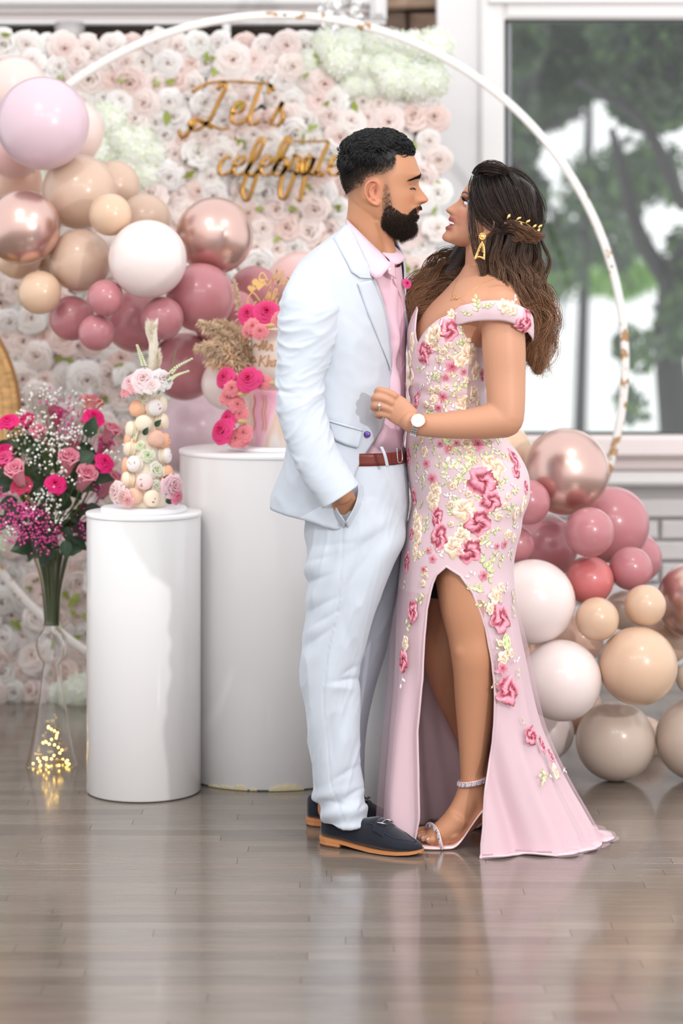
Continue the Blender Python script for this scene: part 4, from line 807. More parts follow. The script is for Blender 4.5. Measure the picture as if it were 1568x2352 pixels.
# torso, arms, legs under the clothes
prt.append(tube([W(815, 640, YM_), W(805, 760, YM_), W(805, 900, YM_), W(810, 1040, YM_), W(812, 1160, YM_)], [.075, .088, .078, .068, .08], 24, flat=1.3, up=(0, 1, 0), res=20))
shN = W(730, 685, 5.955); elN = W(690, 940, 5.89); wrN = W(784, 1135, 5.885)
prt.append(tube([W(805, 660, 6.04), shN, (shN+elN)/2, elN, wrN], [.03, .034, .034, .033, .028], 14, res=30))
prt.append(tube([W(830, 640, 6.18), W(800, 660, 6.29), W(800, 800, 6.31), W(810, 930, 6.31), W(850, 1060, 6.27)], [.06, .055, .045, .038, .028], 14, res=30))
HD = .033
prt.append(tube([wrN, W(789, 1150, 5.89+HD*.6), W(793, 1172, 5.90+HD), W(799, 1200, 5.915+HD)], [.029, .031, .034, .033], 14, flat=.55, up=(0, 1, 0), res=12))
for k in range(4): prt.append(tube([W(785+k*8, 1190, 5.905+.003*k+HD), W(788+k*8, 1218, 5.925+HD), W(792+k*8, 1236-k*4, 5.935+HD)], [.009, .0085, .007], 8, res=10))
prt.append(tube([W(804, 1150, 5.93), W(814, 1172, 5.945), W(820, 1192, 5.96)], [.011, .010, .008], 8, res=8))
hand2 = W(862, 1085, 6.26); prt.append(ellipsoid(hand2, (.03, .02, .045)))
for yy, pts in ((6.0, [(790, 1180), (800, 1300), (775, 1480), (772, 1640), (782, 1800), (784, 1876)]), (6.2, [(840, 1180), (850, 1300), (842, 1450), (812, 1600), (775, 1760), (752, 1860)])): prt.append(tube([W(a, b, yy) for a, b in pts], [.08, .075, .055, .045, .034, .029], 16, res=24))
prt.append(tube([W(784, 1876, 6.0), (XP(790, 5.99), 5.99, .058), (XP(860, 5.95), 5.95, .036)], [.029, .027, .02], 12, res=8)); prt.append(tube([W(752, 1850, 6.2), (XP(762, 6.2), 6.2, .058), (XP(830, 6.2), 6.2, .036)], [.03, .027, .02], 12, res=8))
meM = remesh(prt, .0026, 2, .5); VM = getV(meM); VM = lapsm(meM, (VM[:, 2] < PZ(560, YM_))*1.0, 6); Fl, Ll, Ul = hmM[1](VM); pxm = 872+Fl*sM_; pym = 425-Ul*sM_
def lin(*c): return np.array(srgb(*c))
base = lin(184, 131, 99); C = np.repeat(base[None], len(VM), 0)
def blend(C, c, m): return C*(1-m[:, None])+np.array(c)*m[:, None]
up = pym < 560
warm = np.exp(-((pxm-975)/14)**2-((pym-458)/12)**2)+.8*np.exp(-((pxm-935)/22)**2-((pym-458)/16)**2); C = blend(C, lin(216, 140, 110), np.clip(warm, 0, 1)*.35*up)
earmask = np.exp(-(((pxm-855)/20)**4+((pym-443)/33)**4)*1.2)*(np.abs(Ll) > .067)*(np.abs(Ll) < .12); C = blend(C, lin(206, 122, 98), earmask*.5)
conch = np.exp(-((pxm-861)/4)**2-((pym-441)/9)**2)*(np.abs(Ll) > .06); C = blend(C, lin(110, 50, 36), np.clip(conch, 0, 1)*.9)
dark_l = np.interp(pxm, [780, 800, 820, 860, 890, 905], [414, 398, 388, 378, 370, 366]); skin_l = np.interp(pxm, [780, 800, 830, 850, 880, 905, 915], [488, 480, 462, 436, 424, 404, 384])
fade = 1-sstep(0, 1, (pym-dark_l)/(skin_l-dark_l+1e-6)); fade = fade*sstep(912, 902, pxm)*(1-earmask)*up
fade = np.clip(fade, 0, 1); C = blend(C, lin(98, 76, 63), np.clip(fade*1.7, 0, 1)*.72); C = blend(C, lin(9, 7, 7), sstep(.45, 1, fade)*.98)
sc = up*(pym < np.interp(pxm, [900, 905, 949, 960], [366, 362, 350, 346])-2)*(pxm < 952); C = blend(C, lin(6, 5, 6), sc*1.0)
cheek = np.interp(pxm, [874, 884, 893, 905, 920, 933, 940, 948, 957, 967], [500, 476, 472, 480, 490, 494, 488, 480, 475, 473])
jaw = np.interp(pxm, [872, 874, 890, 905, 925, 945], [500, 518, 531, 539, 546, 556])
beard = sstep(-3, 8, pym-cheek)*sstep(6, -4, pym-jaw)*sstep(872, 879, pxm)*up
lipm = np.exp(-((pxm-964)/11)**4-((pym-486.5)/8.5)**4)*(np.abs(Ll) < .03); patch = np.exp(-((pxm-951)/5)**2-((pym-506)/6)**2)*(np.abs(Ll) < .02)
beard = beard*(1-np.clip(lipm*1.3, 0, 1))*(1-.8*np.clip(patch, 0, 1)); C = blend(C, lin(58, 42, 36), np.clip(beard, 0, 1)*.92)
sbn = np.exp(-((pxm-(886+.05*(pym-440)))/(9+.06*(pym-430)))**2)*sstep(385, 470, pym)*sstep(505, 485, pym)*up*(1-earmask); C = blend(C, lin(70, 52, 43), np.clip(sbn, 0, 1)*.62)
C = blend(C, lin(196, 112, 104), lipm*.8*up); mo = np.exp(-((pym-487)/1.8)**2-((pxm-957)/9)**2)*(np.abs(Ll) < .025)*up; C = blend(C, lin(60, 20, 20), np.clip(mo, 0, 1)*.9)
aL = np.abs(Ll); browc = 405+(aL-.012)/.035*9-3*np.sin(np.clip((aL-.01)/.04, 0, 1)*3.1); bth = 5.4-3.2*np.clip((aL-.012)/.042, 0, 1)
brow = np.exp(-((pym-browc)/bth)**4)*sstep(.006, .012, aL)*sstep(.060, .050, aL)*(pxm > 910)*up; C = blend(C, lin(34, 25, 24), np.clip(brow, 0, 1))
lash = np.exp(-((pym-(433+0*aL-2.5*np.cos((aL-.034)/.014*1.5)+2.5))/1.5)**2)*np.exp(-((aL-.034)/.013)**6)*(pxm > 915)*up; C = blend(C, lin(46, 30, 30), np.clip(lash, 0, 1)*.95)
lidsh = np.exp(-((pym-428)/5)**2-((aL-.034)/.014)**2)*(pxm > 915)*up; C = blend(C, lin(176, 118, 92), np.clip(lidsh, 0, 1)*.4)
crs = np.exp(-((pym-424.5-2*np.cos((aL-.034)/.016*1.5))/1.3)**2)*np.exp(-((aL-.034)/.015)**6)*(pxm > 915)*up; C = blend(C, lin(120, 76, 58), np.clip(crs, 0, 1)*.6)
ud = np.exp(-((pym-441)/6)**2-((aL-.032)/.014)**2)*(pxm > 915)*up; C = blend(C, lin(186, 130, 104), np.clip(ud, 0, 1)*.4)
nos = np.exp(-((pxm-969)/3.5)**2-((pym-466.5)/2.2)**2)*(aL > .004)*(aL < .014)*up; C = blend(C, lin(80, 36, 28), np.clip(nos, 0, 1)*.8)
setcol(meM, C); sbn_keep = sbn; bodyM = obj('body', meM, skin_m, man); bodyM['label'] = 'tanned skin of face, neck and pocketed hand'
NM = getN(meM); rs = np.random.RandomState(3)
hair_m = mat('hair_black', (.006, .0052, .006), .42, spec=.45)
beard_m = mat('beard_dark', (.024, .015, .011), .6, spec=.25)
def sample(mask, n): idx = np.where(mask)[0]; return rs.choice(idx, n, replace=len(idx) < n)
i1 = sample((beard > .35)*(pxm > 876), 7500); dd = NM[i1]*.75+np.array([.35, 0, -.85])+rs.normal(size=(len(i1), 3))*.35
Lb = .003+.012*np.clip((pym[i1]-482)/45, 0, 1)*rs.uniform(.6, 1.2, len(i1)); b1 = strands(VM[i1], dd, None, Lb, .00042, .3, 1)
i2 = sample((beard > .05)*(beard < .6), 2500); dd = NM[i2]*.5+np.array([.2, 0, -.9])+rs.normal(size=(len(i2), 3))*.3; b2 = strands(VM[i2], dd, None, .0045, .0003, .2, 2, seg=2)
i4 = sample((sbn > .35)*(pym > 425), 800); b4 = strands(VM[i4], NM[i4]*.6+np.array([.1, 0, -1.0])+rs.normal(size=(len(i4), 3))*.25, None, .0035, .00028, .2, 12, seg=2)
mk('beard', (np.vstack([b1[0], b2[0], b4[0]]), np.vstack([b1[1], b2[1]+len(b1[0]), b4[1]+len(b1[0])+len(b2[0])])), beard_m, man)
ib = sample(brow > .35, 1500); mk('eyebrows', strands(VM[ib], NM[ib]*.5+np.stack([-np.ones(len(ib))*.6, np.sign(Ll[ib])*.8, rs.uniform(-.1, .4, len(ib))], 1), None, .006, .00035, .1, 3, seg=2), beard_m, man)
il = sample(lash > .6, 160); mk('eyelashes', strands(VM[il], NM[il]+np.array([.5, 0, -.8]), None, .006, .0003, .1, 4, seg=2), beard_m, man)
i3 = sample((fade > .42)*(sc < .5), 6500); s3 = strands(VM[i3], NM[i3]+np.array([-.4, 0, -1.0])+rs.normal(size=(len(i3), 3))*.2, None, .003+.006*fade[i3]**2, .00032, .2, 5, seg=2)
hs = []
for (px, py, dy, rx, ry, rw) in ((860, 353, 0, 75, 53, .076), (892, 357, 0, 22, 19, .070), (852, 362, 0, 72, 46, .079), (885, 334, 0, 52, 34, .067), (918, 346, 0, 31, 25, .055), (810, 374, 0, 31, 38, .066), (842, 362, 0, 58, 32, .0765), (882, 321, 0, 40, 22, .05), (826, 343, 0, 42, 32, .064)): hs.append(ellipsoid(W(px, py, YM_), (rx/sM_, rw, ry/sM_), nu=20, nv=28))
meH = remesh(hs, .004, 6); VH = getV(meH); NH = getN(meH); pH = VH[:, 0]*F/YM_+784; qH = (H-VH[:, 2])*F/YM_+HY
setV(meH, VH+NH*(.0018*np.sin(pH*.25+6*np.sin(qH*.06))+.0012*np.sin(qH*.5+pH*.3))[:, None])
lk = []; low = np.interp(pH, [775, 800, 850, 905, 950], [398, 392, 382, 370, 356]); ok = np.where((qH < low) & (NH[:, 2] > -.5))[0]
for k in range(1700):
    i = rs.choice(ok); p0 = VH[i]; n0 = NH[i]; side = -1 if p0[1] < YM_ else 1; tt = (pH[i]-780)/170
    if qH[i] > 350 and abs(p0[1]-YM_) > .04: d = np.array([-.45+.9*(tt > .55)*rs.rand(), side*.15, -1.0])
    else: d = np.array([-.9+.5*math.sin(p0[0]*60), side*(.45+.4*rs.rand()), .15])
    if tt > .78: d = np.array([.3-.9*rs.rand(), side*.8, .35-.9*rs.rand()])
    d = d-n0*(d@n0); d /= np.linalg.norm(d)+1e-9; sw = np.cross(n0, d); L_ = rs.uniform(.02, .040); ph = rs.uniform(0, 6)
    P = [p0+d*L_*t+n0*(.0015+.006*math.sin(math.pi*t)*rs.uniform(.4, 1)-.004*t)+sw*.0055*math.sin(t*4.2+ph) for t in np.linspace(0, 1, 7)]
    P = np.array(P)
    for q in range(5): o_ = (sw*rs.normal()*.0018+n0*rs.normal()*.0010); cv = np.linspace(1.3, .3, 7)[:, None]; lk.append(tube(P+o_*cv+rs.normal(size=3)*.0006, np.array([.0006, .00085, .0009, .0008, .0007, .0005, .0002]), 3, up=n0, cap=False))
for k in range(90):
    a = rs.uniform(0, 1); p0 = W(776+rs.uniform(0, 10), 340+a*60, YM_+rs.uniform(-.04, .04)); P = [p0+np.array([-.006*t, .004*math.sin(6*t+k), .010*t*(1-a)-.004*t]) for t in np.linspace(0, 1, 4)]; lk.append(tube(P, [.0007, .0006, .0004, .0002], 4, cap=False))
hairM = obj('hair', meH, mat('hair_black_under', (.005, .0045, .005), .95, spec=.05), man); hairM['label'] = 'short black wavy hair with faded sides'
mk('hair_locks', join(*lk), hair_m, hairM, kind='stuff'); mk('fade_stubble', s3, beard_m, hairM, kind='stuff')
# ---------------- clothes of the man ----------------
def ridge(x, y, z, p=2.5):     # cloth-like thin ridges from noise
    out = np.empty(len(x))
    for i in range(len(x)):
        n = mnoise.noise((x[i], y[i], z[i])); m = mnoise.noise((x[i]*2.1+5, y[i]*2.1, z[i]*2.1)); out[i] = (1-min(1, abs(n)*2.4))**p+.35*(1-min(1, abs(m)*2.4))**p
    return out
AM = math.radians(25); fw_ = np.array([math.cos(AM), -math.sin(AM), 0]); rt_ = np.array([-math.sin(AM), -math.cos(AM), 0])
JT = [(500, 850, .050, .062), (512, 846, .055, .070), (540, 832, .070, .100), (575, 822, .095, .16), (610, 810, .114, .192), (650, 802, .124, .205), (750, 802, .130, .205), (850, 799, .126, .195), (950, 794, .126, .188), (1040, 786, .132, .188), (1100, 779, .142, .190), (1160, 772, .152, .190), (1210, 768, .156, .19)]
JT_ = catmull(np.array(JT, float), 60)
def jring(py, th, off=0.0):
    c, rx, ry = interp(JT_, py); cc = np.array([XP(c, YM_), YM_, PZ(py, YM_)]); cs, sn = np.cos(th), np.sin(th); e = .92
    return cc+np.multiply.outer((rx+off)*np.sign(cs)*np.abs(cs)**e, fw_)+np.multiply.outer((ry+off)*np.sign(sn)*np.abs(sn)**e, rt_)
def edge_theta(py, tpx, near=True, off=0.0):
    th = np.linspace(.0, 2.2, 400)*(1 if near else -1); P = jring(py, th, off); px = P[:, 0]*F/P[:, 1]+784; i = np.argmin(np.abs(px-tpx)); return th[i]
edgeN = [(500, 800), (512, 800), (540, 812), (575, 830), (610, 848), (650, 866), (676, 876), (720, 887), (761, 895), (815, 900), (878, 898), (930, 888), (972, 878), (1000, 862), (1030, 840), (1060, 820), (1085, 808), (1130, 795), (1170, 782), (1210, 770)]
rows = []; pys = np.linspace(511, 1168, 96)
for py in pys:
    tn = edge_theta(py, np.interp(py, *np.array(edgeN).T)); tf = 2*np.pi-np.interp(py, [500, 600, 700, 1000, 1210], [.75, .5, .42, .42, .9]); u = np.linspace(0, 1, 130); th = tn+(tf-tn)*u
    P = jring(py, th); hem = sstep(1000, 1168, py); px = P[:, 0]*F/P[:, 1]+784
    P[:, 2] -= hem*np.interp(px, [610, 700, 770, 900], [-.008, .012, .034, .0])
    # lapel roll + soft folds
    f = .0035*np.sin(th*5+py*.02)*sstep(640, 760, py)*np.exp(-((th-1.6)/1.0)**2)+.006*np.sin(py*.035+th*2.2)*sstep(1.9, 2.6, th)*sstep(3.9, 3.0, th)+.004*np.sin((py+80*th)*.045)*np.exp(-((py-985)/70)**2)*sstep(.8, 1.2, th)
    f = f+.0030*(ridge(np.full(130, py*.011)+th*1.2, th*1.5, py*.004+th*0, 2.4)-.3)*sstep(640, 720, py)
    n = P-np.array([XP(interp(JT_, py)[0], YM_), YM_, 0]); n[:, 2] = 0; n /= np.linalg.norm(n, axis=1)[:, None]; rows.append(P+n*f[:, None])
rows = np.array(rows)
# pulled jacket edge where her hand grips it
for i, py in enumerate(pys):
    k = math.exp(-((py-945)/45)**2); rows[i, :14, 1] -= .012*k*np.linspace(1, 0, 14)
suit = mat('suit_fabric', srgb(194, 201, 211), .75, sheen=.15, bump=(900, .12, .0006, (1, 1, .2)), var=(2.5, .015, (1, 1, 1)))
jk = mk('jacket', grid(rows), suit, man); jk['label'] = 'pale blue suit jacket, open, pulled by a hand'; solid(jk, .004, -1)
bvJ = BVHTree.FromPolygons([tuple(v) for v in rows.reshape(-1, 3)], [tuple(f) for f in grid(rows)[1]])
bodyJ = rows
def onJ(px, py, off=.004, dflt=5.95):
    d = Vector(W(px, py, 1.0)-np.array([0, 0, H])); d = Vector(((px-784)/F, 1, -(py-HY)/F)).normalized(); hit = bvJ.ray_cast(Vector((0, 0, H)), d)
    if hit[0] is None: return np.array(W(px, py, dflt))
    return np.array(hit[0])-np.array(d)*off
def plin(P, n):
    P = np.array(P, float); L = np.r_[0, np.cumsum(np.linalg.norm(np.diff(P, axis=0), axis=1))]; t = np.linspace(0, L[-1], n); return np.stack([np.interp(t, L, P[:, 0]), np.interp(t, L, P[:, 1])], 1)
def patch_on(outer, inner, n=44, m=8, off=.005, fallback=None, bulge=.0):
    A = plin(outer, n); L0 = np.r_[0, np.cumsum(np.linalg.norm(np.diff(A, axis=0), axis=1))]; Bf = catmull(np.array(inner, float), 80); B = np.stack([np.interp(L0/L0[-1], np.linspace(0, 1, 80), Bf[:, k]) for k in (0, 1)], 1); G = []
    for a, b in zip(A, B):
        r = []
        for t in np.linspace(0, 1, m):
            p = a*(1-t)+b*t; q = onJ(p[0], p[1], off+bulge*math.sin(math.pi*t), -1); r.append(q[1] if 0 < q[1] < 6.12 else np.nan)
        G.append(r)
    Y = np.array(G)
    for i in range(n):
        ok = ~np.isnan(Y[i])
        if ok.sum() >= 2: k = np.where(ok)[0]; pf = np.polyfit(k, Y[i][k], 1); Y[i][~ok] = pf[0]*np.where(~ok)[0]+pf[1]
    for j in range(m):
        ok = ~np.isnan(Y[:, j]); Y[:, j] = np.interp(np.arange(n), np.where(ok)[0], Y[ok, j])
    K = np.array([1, 2, 3, 2, 1])/9.
    for j in range(m): Y[:, j] = np.convolve(np.pad(Y[:, j], 2, mode='edge'), K, 'valid')
    return np.array([[W(*(A[i]*(1-j/(m-1))+B[i]*j/(m-1)), Y[i, j]) for j in range(m)] for i in range(n)])
lap = patch_on([(821, 651), (834, 689), (850, 732), (867, 774), (882, 810), (897, 850)], [(858, 642), (868, 668), (880, 700), (890, 745), (896, 800), (897.5, 850)], bulge=.004)
o = mk('lapel', grid(lap), suit, man); solid(o, .004, 1)
lap2 = patch_on([(765, 547), (780, 572), (797, 603), (808, 626), (826, 638)], [(795, 509), (815, 545), (835, 585), (850, 615), (858, 640)], bulge=.003)
o = mk('collar', grid(lap2), suit, man); solid(o, .0045, 1)
# far lapel sliver
G = np.array([[W(911, 640, 6.13), W(920, 640, 6.16)], [W(914, 665, 6.12), W(930, 655, 6.16)], [W(922, 690, 6.11), W(937, 672, 6.16)], [W(934, 730, 6.11), W(941, 700, 6.16)], [W(938, 780, 6.12), W(945, 760, 6.16)]])
o = mk('far_lapel', grid(G), suit, man); solid(o, .005, 1)
bt = thing('boutonniere', '', '', tuple(W(933, 650, 6.10))); del bt['label'], bt['category']; bt.parent = man; bt.matrix_parent_inverse = Matrix.Translation(-man.location)
for _t in [bt]: bpy.data.objects.remove(bt)
V, Fc, Cc = rose(.012, 16, 3, nu=5, nv=4, inner=(.7, .2, .4)); mb = raw(V, Fc, 'boutonniere'); smooth(mb); setcol(mb, Cc); mb.materials.append(pr); o = place(mb, 'boutonniere', man, mtx(basis((.4, -1, .3)), W(934, 651, 6.09)), srgb(236, 80, 150))
# pocket flap, seam, buttons
fl_ = patch_on([(752, 966), (790, 978), (833, 990)], [(768, 1010), (795, 1022), (822, 1029)], n=16, m=7, off=.006, bulge=.002); o = mk('pocket_flap', grid(fl_), suit, man); solid(o, .003, 1)
w_ = patch_on([(752, 963), (790, 974), (833, 986)], [(752, 967), (790, 979), (833, 991)], n=16, m=3, off=.009); o = mk('pocket_welt', grid(w_), suit, man); solid(o, .003, 1)
mk('button', ellipsoid(onJ(843, 998, .006), (.0085, .004, .0085)), mat('button_violet', srgb(110, 84, 160), .15, metal=.6), man)
# sleeve
sl = [(752, 622, 6.03, .046), (728, 650, 5.965, .064), (715, 697, 5.925, .0755), (708, 740, 5.91, .076), (700, 800, 5.90, .068), (690, 865, 5.89, .060), (690, 935, 5.88, .0600), (708, 1000, 5.872, .059), (738, 1070, 5.866, .0575), (782, 1140, 5.865, .0555)]
def sdisp(t, th):
    c, sn = np.cos(th), np.sin(th); A = .25+.9*math.exp(-((t-.56)/.13)**2)+.7*math.exp(-((t-.33)/.13)**2)+.45*math.exp(-((t-.80)/.10)**2)
    r = ridge(t*15+.9*sn+.5*c, c*.55+3, sn*.55+t*2, 2.2); s = .0058*A*(r-.35)
    s = s-.0075*np.exp(-((t-.575+.018*np.cos(th*1.0+.6))/.007)**2)*np.clip(.2-sn+.6*c, 0, 1)
    return s
Q = catmull(np.array([[*W(a, b, c), r] for a, b, c, r in sl]), 180)
slv = tube(Q[:, :3], Q[:, 3], 72, flat=np.linspace(.85, .72, 180), up=(0, 1, 0), cap=False, disp=sdisp)
Vs_, Fs_ = slv; rowN = 72; inner_ = Vs_[-rowN:]; cc = inner_.mean(0); Vs_ = np.vstack([Vs_, cc+(inner_-cc)*.93, cc+(inner_-cc)*.9-(Q[-1, :3]-Q[-4, :3])/np.linalg.norm(Q[-1, :3]-Q[-4, :3])*.03]); nb_ = 180*72
for k in range(2):
    for j in range(72): j2 = (j+1) % 72; a = nb_-72 if k == 0 else nb_; b = a+72; Fs_.append([a+j, a+j2, b+j2, b+j])
mk('sleeve', (Vs_, Fs_), suit, man)
Qf = catmull(np.array([[*W(a, b, c), r] for a, b, c, r in [(830, 600, 6.2, .055), (812, 650, 6.275, .07), (805, 760, 6.30, .068), (805, 880, 6.31, .06), (815, 960, 6.305, .056), (835, 1030, 6.29, .052), (852, 1075, 6.27, .05)]]), 50)
mk('sleeve', tube(Qf[:, :3], Qf[:, 3], 26, up=(0, 1, 0)), suit, man)
# shirt
ST = [(508, 846, .052, .06), (545, 842, .06, .075), (590, 838, .082, .10), (640, 826, .100, .13), (700, 822, .110, .135), (800, 819, .118, .138), (900, 819, .118, .138), (1000, 818, .116, .140), (1060, 820, .110, .142)]
ST_ = catmull(np.array(ST, float), 40); rows = []
for tq in np.linspace(0, 1, 110):
    th = np.linspace(0, 2*np.pi, 120, endpoint=False); cs, sn = np.cos(th), np.sin(th); py = 532+82*((1+cs)/2)**1.5; py = py+(1060-py)*tq
    c, rx, ry = interp(ST_, py)
    f = .0030*np.sin(py*.05+th*3)*np.exp(-(th-.3)**2)+.003*np.sin(py*.09)*np.exp(-((th-.5)/.6)**2)*sstep(850, 980, py)+.006*np.sin((py-1000)*.06+th*4)*sstep(960, 1040, py)
    pl_ = .004*sstep(.02, .05, th)*sstep(.22, .19, th)  # placket ridge
    wav = .010*np.sin((py-700)/26.)*np.exp(-((py-835)/40)**2)*np.exp(-((th-.1)/.35)**2)
    thw = (th+math.pi)%(2*math.pi)-math.pi; th0_ = np.interp(py, [640, 700, 780, 900, 960, 1040, 1060], [.6, .3, .05, .05, .3, .7, .8]); tuck = sstep(0, .22, np.where(thw > 0, thw, -thw-.35)-th0_)*sstep(600, 660, py); r1_ = rx+f+pl_+wav-.026*tuck; ry = ry-.02*tuck; cc = np.stack([XP(c, YM_), YM_+0*c, PZ(py, YM_)], 1); rows.append(cc+np.outer(r1_*np.sign(cs)*np.abs(cs)**.9, fw_)+np.outer((ry+f)*np.sign(sn)*np.abs(sn)**.9, rt_))
shirt_m = mat('shirt_pink', srgb(228, 192, 207), .6, sheen=.1, bump=(600, .1, .0005), transl=.06)
sh_ = mk('shirt', grid(np.array(rows), cv=True), shirt_m, man); sh_['label'] = 'light pink shirt worn open at the neck'
bvS = BVHTree.FromPolygons([tuple(v) for v in np.array(rows).reshape(-1, 3)], [tuple(f) for f in grid(np.array(rows), cv=True)[1]])
def onS(px, py, off=.003, dflt=6.0):
    d = Vector(((px-784)/F, 1, -(py-HY)/F)).normalized(); hit = bvS.ray_cast(Vector((0, 0, H)), d)
    return np.array(W(px, py, dflt)) if hit[0] is None else np.array(hit[0])-np.array(d)*off
pk_ = [onS(x, y, .002, 5.99) for x, y in [(897, 612), (903, 640), (914, 668), (923, 695), (925, 740), (922, 780), (920, 812), (930, 832), (922, 852), (930, 880), (936, 920), (933, 970), (928, 1010), (922, 1036)]]
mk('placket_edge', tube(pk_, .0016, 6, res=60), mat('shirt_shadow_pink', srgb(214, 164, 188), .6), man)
def patch3(a, b, n=14, m=7, bul=(0, 0, 0)):
    A = catmull(np.array(a), n); B = catmull(np.array(b), n); G = np.array([[p*(1-t)+q*t+np.array(bul)*math.sin(math.pi*t) for t in np.linspace(0, 1, m)] for p, q in zip(A, B)]); return grid(G)
o = mk('shirt_collar', patch3([W(795, 503, 6.08), W(822, 530, 6.025), W(850, 558, 6.0), W(877, 583, 6.02)], [W(797, 520, 6.05), W(828, 590, 5.965), W(863, 641, 5.95), W(898, 609, 5.97)], bul=(0, -.012, 0)), shirt_m, man); solid(o, .003, 0)
o = mk('shirt_collar', patch3([W(877, 583, 6.06), W(884, 568, 6.09), W(892, 556, 6.13)], [W(897, 609, 6.05), W(916, 606, 6.06), W(931, 596, 6.09)], bul=(.006, -.006, 0)), shirt_m, man); solid(o, .003, 0)
o = mk('shirt_collar', patch3([W(797, 520, 6.09), W(806, 500, 6.2), W(850, 520, 6.22), W(892, 556, 6.14)], [W(800, 540, 6.06), W(806, 530, 6.21), W(856, 560, 6.23), W(900, 600, 6.13)]), shirt_m, man); solid(o, .003, 0)
o = mk('shirt_collar', patch3([W(877, 588, 6.0), W(892, 600, 5.99), W(905, 606, 6.02)], [W(884, 622, 5.985), W(897, 632, 5.985), W(908, 640, 6.01)]), shirt_m, man); solid(o, .003, 0)
mk('collar_button', ellipsoid(W(893, 618, 5.975), (.005, .003, .005), nu=6, nv=10), mat('pearl', srgb(246, 232, 236), .2), man)
# trousers
def legrings(tab, yc):
    T_ = catmull(np.array([[XP((l+r)/2, y), y, PZ(py, y), (r-l)/2*y/F, ry] for py, l, r, y, ry in tab]), 70); G = []
    for X, Y, Z, rx, ry in T_:
        th = np.linspace(0, 2*np.pi, 56, endpoint=False); G.append(np.stack([X+rx*np.sign(np.cos(th))*np.abs(np.cos(th))**.93, Y+ry*np.sign(np.sin(th))*np.abs(np.sin(th))**.93, np.full(56, Z)], -1))
    return grid(np.array(G), cv=True, cap0=True, cap1=True)
near = legrings([(1140, 708, 900, 6.03, .11), (1200, 700, 930, 6.02, .11), (1250, 702, 925, 6.01, .105), (1305, 703, 902, 6.0, .10), (1352, 705, 884, 6.0, .097), (1447, 696, 851, 6.0, .088), (1541, 689, 828, 6.0, .080), (1620, 697, 826, 6.0, .075), (1700, 709, 828, 6.0, .072), (1800, 722, 832, 6.0, .068), (1845, 732, 838, 6.0, .068), (1890, 744, 852, 6.0, .068)], 6.0)
farl = legrings([(1140, 780, 930, 6.16, .10), (1211, 800, 938, 6.17, .10), (1305, 800, 925, 6.19, .096), (1400, 790, 903, 6.2, .085), (1500, 765, 884, 6.2, .078), (1600, 735, 858, 6.2, .07), (1700, 718, 842, 6.2, .066), (1800, 716, 832, 6.2, .063), (1836, 718, 838, 6.2, .063)], 6.2)
pel = legrings([(1048, 708, 932, YM_, .150), (1080, 703, 936, YM_, .158), (1120, 700, 939, YM_, .165), (1170, 699, 938, YM_, .17), (1230, 710, 930, YM_, .16), (1270, 740, 900, YM_, .14)], YM_)
meT = remesh([near, farl, pel], .0042, 4); V = getV(meT); N = getN(meT); px = V[:, 0]*F/V[:, 1]+784; py = (H-V[:, 2])*F/V[:, 1]+HY; nearm = sstep(6.13, 6.08, V[:, 1]); VT_y = V[:, 1]*4
f = .0035*np.sin(py*.085+px*.05)*np.exp(-((px-712)/20)**2)*sstep(1250, 1320, py)*sstep(1560, 1450, py)
def fl2_(x0, y0, ang, L_, wd, amp):
    ca, sa = math.cos(ang), math.sin(ang); u = (px-x0)*ca+(py-y0)*sa; v = -(px-x0)*sa+(py-y0)*ca; return amp*np.exp(-(u/L_)**2)*np.exp(-np.abs(v/wd)**1.4)
for a_ in [(800, 1562, -.12, 30, 6, -.006), (790, 1580, .1, 34, 12, .004), (805, 1540, -.5, 26, 7, -.004), (735, 1390, -.45, 40, 7, -.0035), (738, 1425, -.5, 44, 8, -.0035), (728, 1330, -.35, 34, 6, -.003), (730, 1465, -.6, 40, 7, -.003), (725, 1285, -.25, 30, 6, -.003), (770, 1250, -.1, 50, 9, -.0035), (830, 1300, -.9, 60, 12, -.004), (850, 1240, -.6, 60, 12, -.003), (800, 1650, 1.45, 60, 8, -.004), (760, 1700, 1.5, 80, 10, -.003), (795, 1775, -.5, 34, 7, -.004), (815, 1820, -.6, 26, 6, -.005), (770, 1845, .2, 28, 6, -.004), (830, 1850, -.7, 20, 5, -.005), (805, 1480, 1.3, 60, 12, -.003)]: f += fl2_(*a_)*nearm
f += .004*np.sin((py-1840)*.12+px*.03)*sstep(1790, 1850, py)+.003*np.sin(py*.03+px*.08)*sstep(1200, 1300, py)
f += .004*np.sin((py+px*.9)*.055)*np.exp(-((py-1235)/40)**2)
f += -.007*np.exp(-(((px-795)-(py-1195)*.05)/2.5)**2)*sstep(1196, 1205, py)*sstep(1260, 1240, py)*0
rdg = ridge(px*.022+py*.004, py*.0062+px*.010, VT_y, 2.4); f += .0036*(rdg-.3)*sstep(1060, 1180, py)
seam = -.0022*np.exp(-((px-np.interp(py, [1200, 1300, 1400, 1500, 1600, 1700, 1800, 1893], [787, 784, 775, 752, 742, 750, 759, 792]))/1.8)**2)*nearm*(N[:, 1] < -.1)*(py > 1200)
setV(meT, V+N*(f+seam)[:, None]); tr_ = obj('trousers', meT, suit, man); tr_['label'] = 'pale blue suit trousers'
bvT = BVHTree.FromPolygons([tuple(v) for v in getV(meT)], [tuple(p.vertices) for p in meT.polygons])
def onT(px, py, off=.003, dflt=6.0, bv=None):
    d = Vector(((px-784)/F, 1, -(py-HY)/F)).normalized(); hit = (bv or bvT).ray_cast(Vector((0, 0, H)), d)
    return np.array(W(px, py, dflt)) if hit[0] is None else np.array(hit[0])-np.array(d)*off
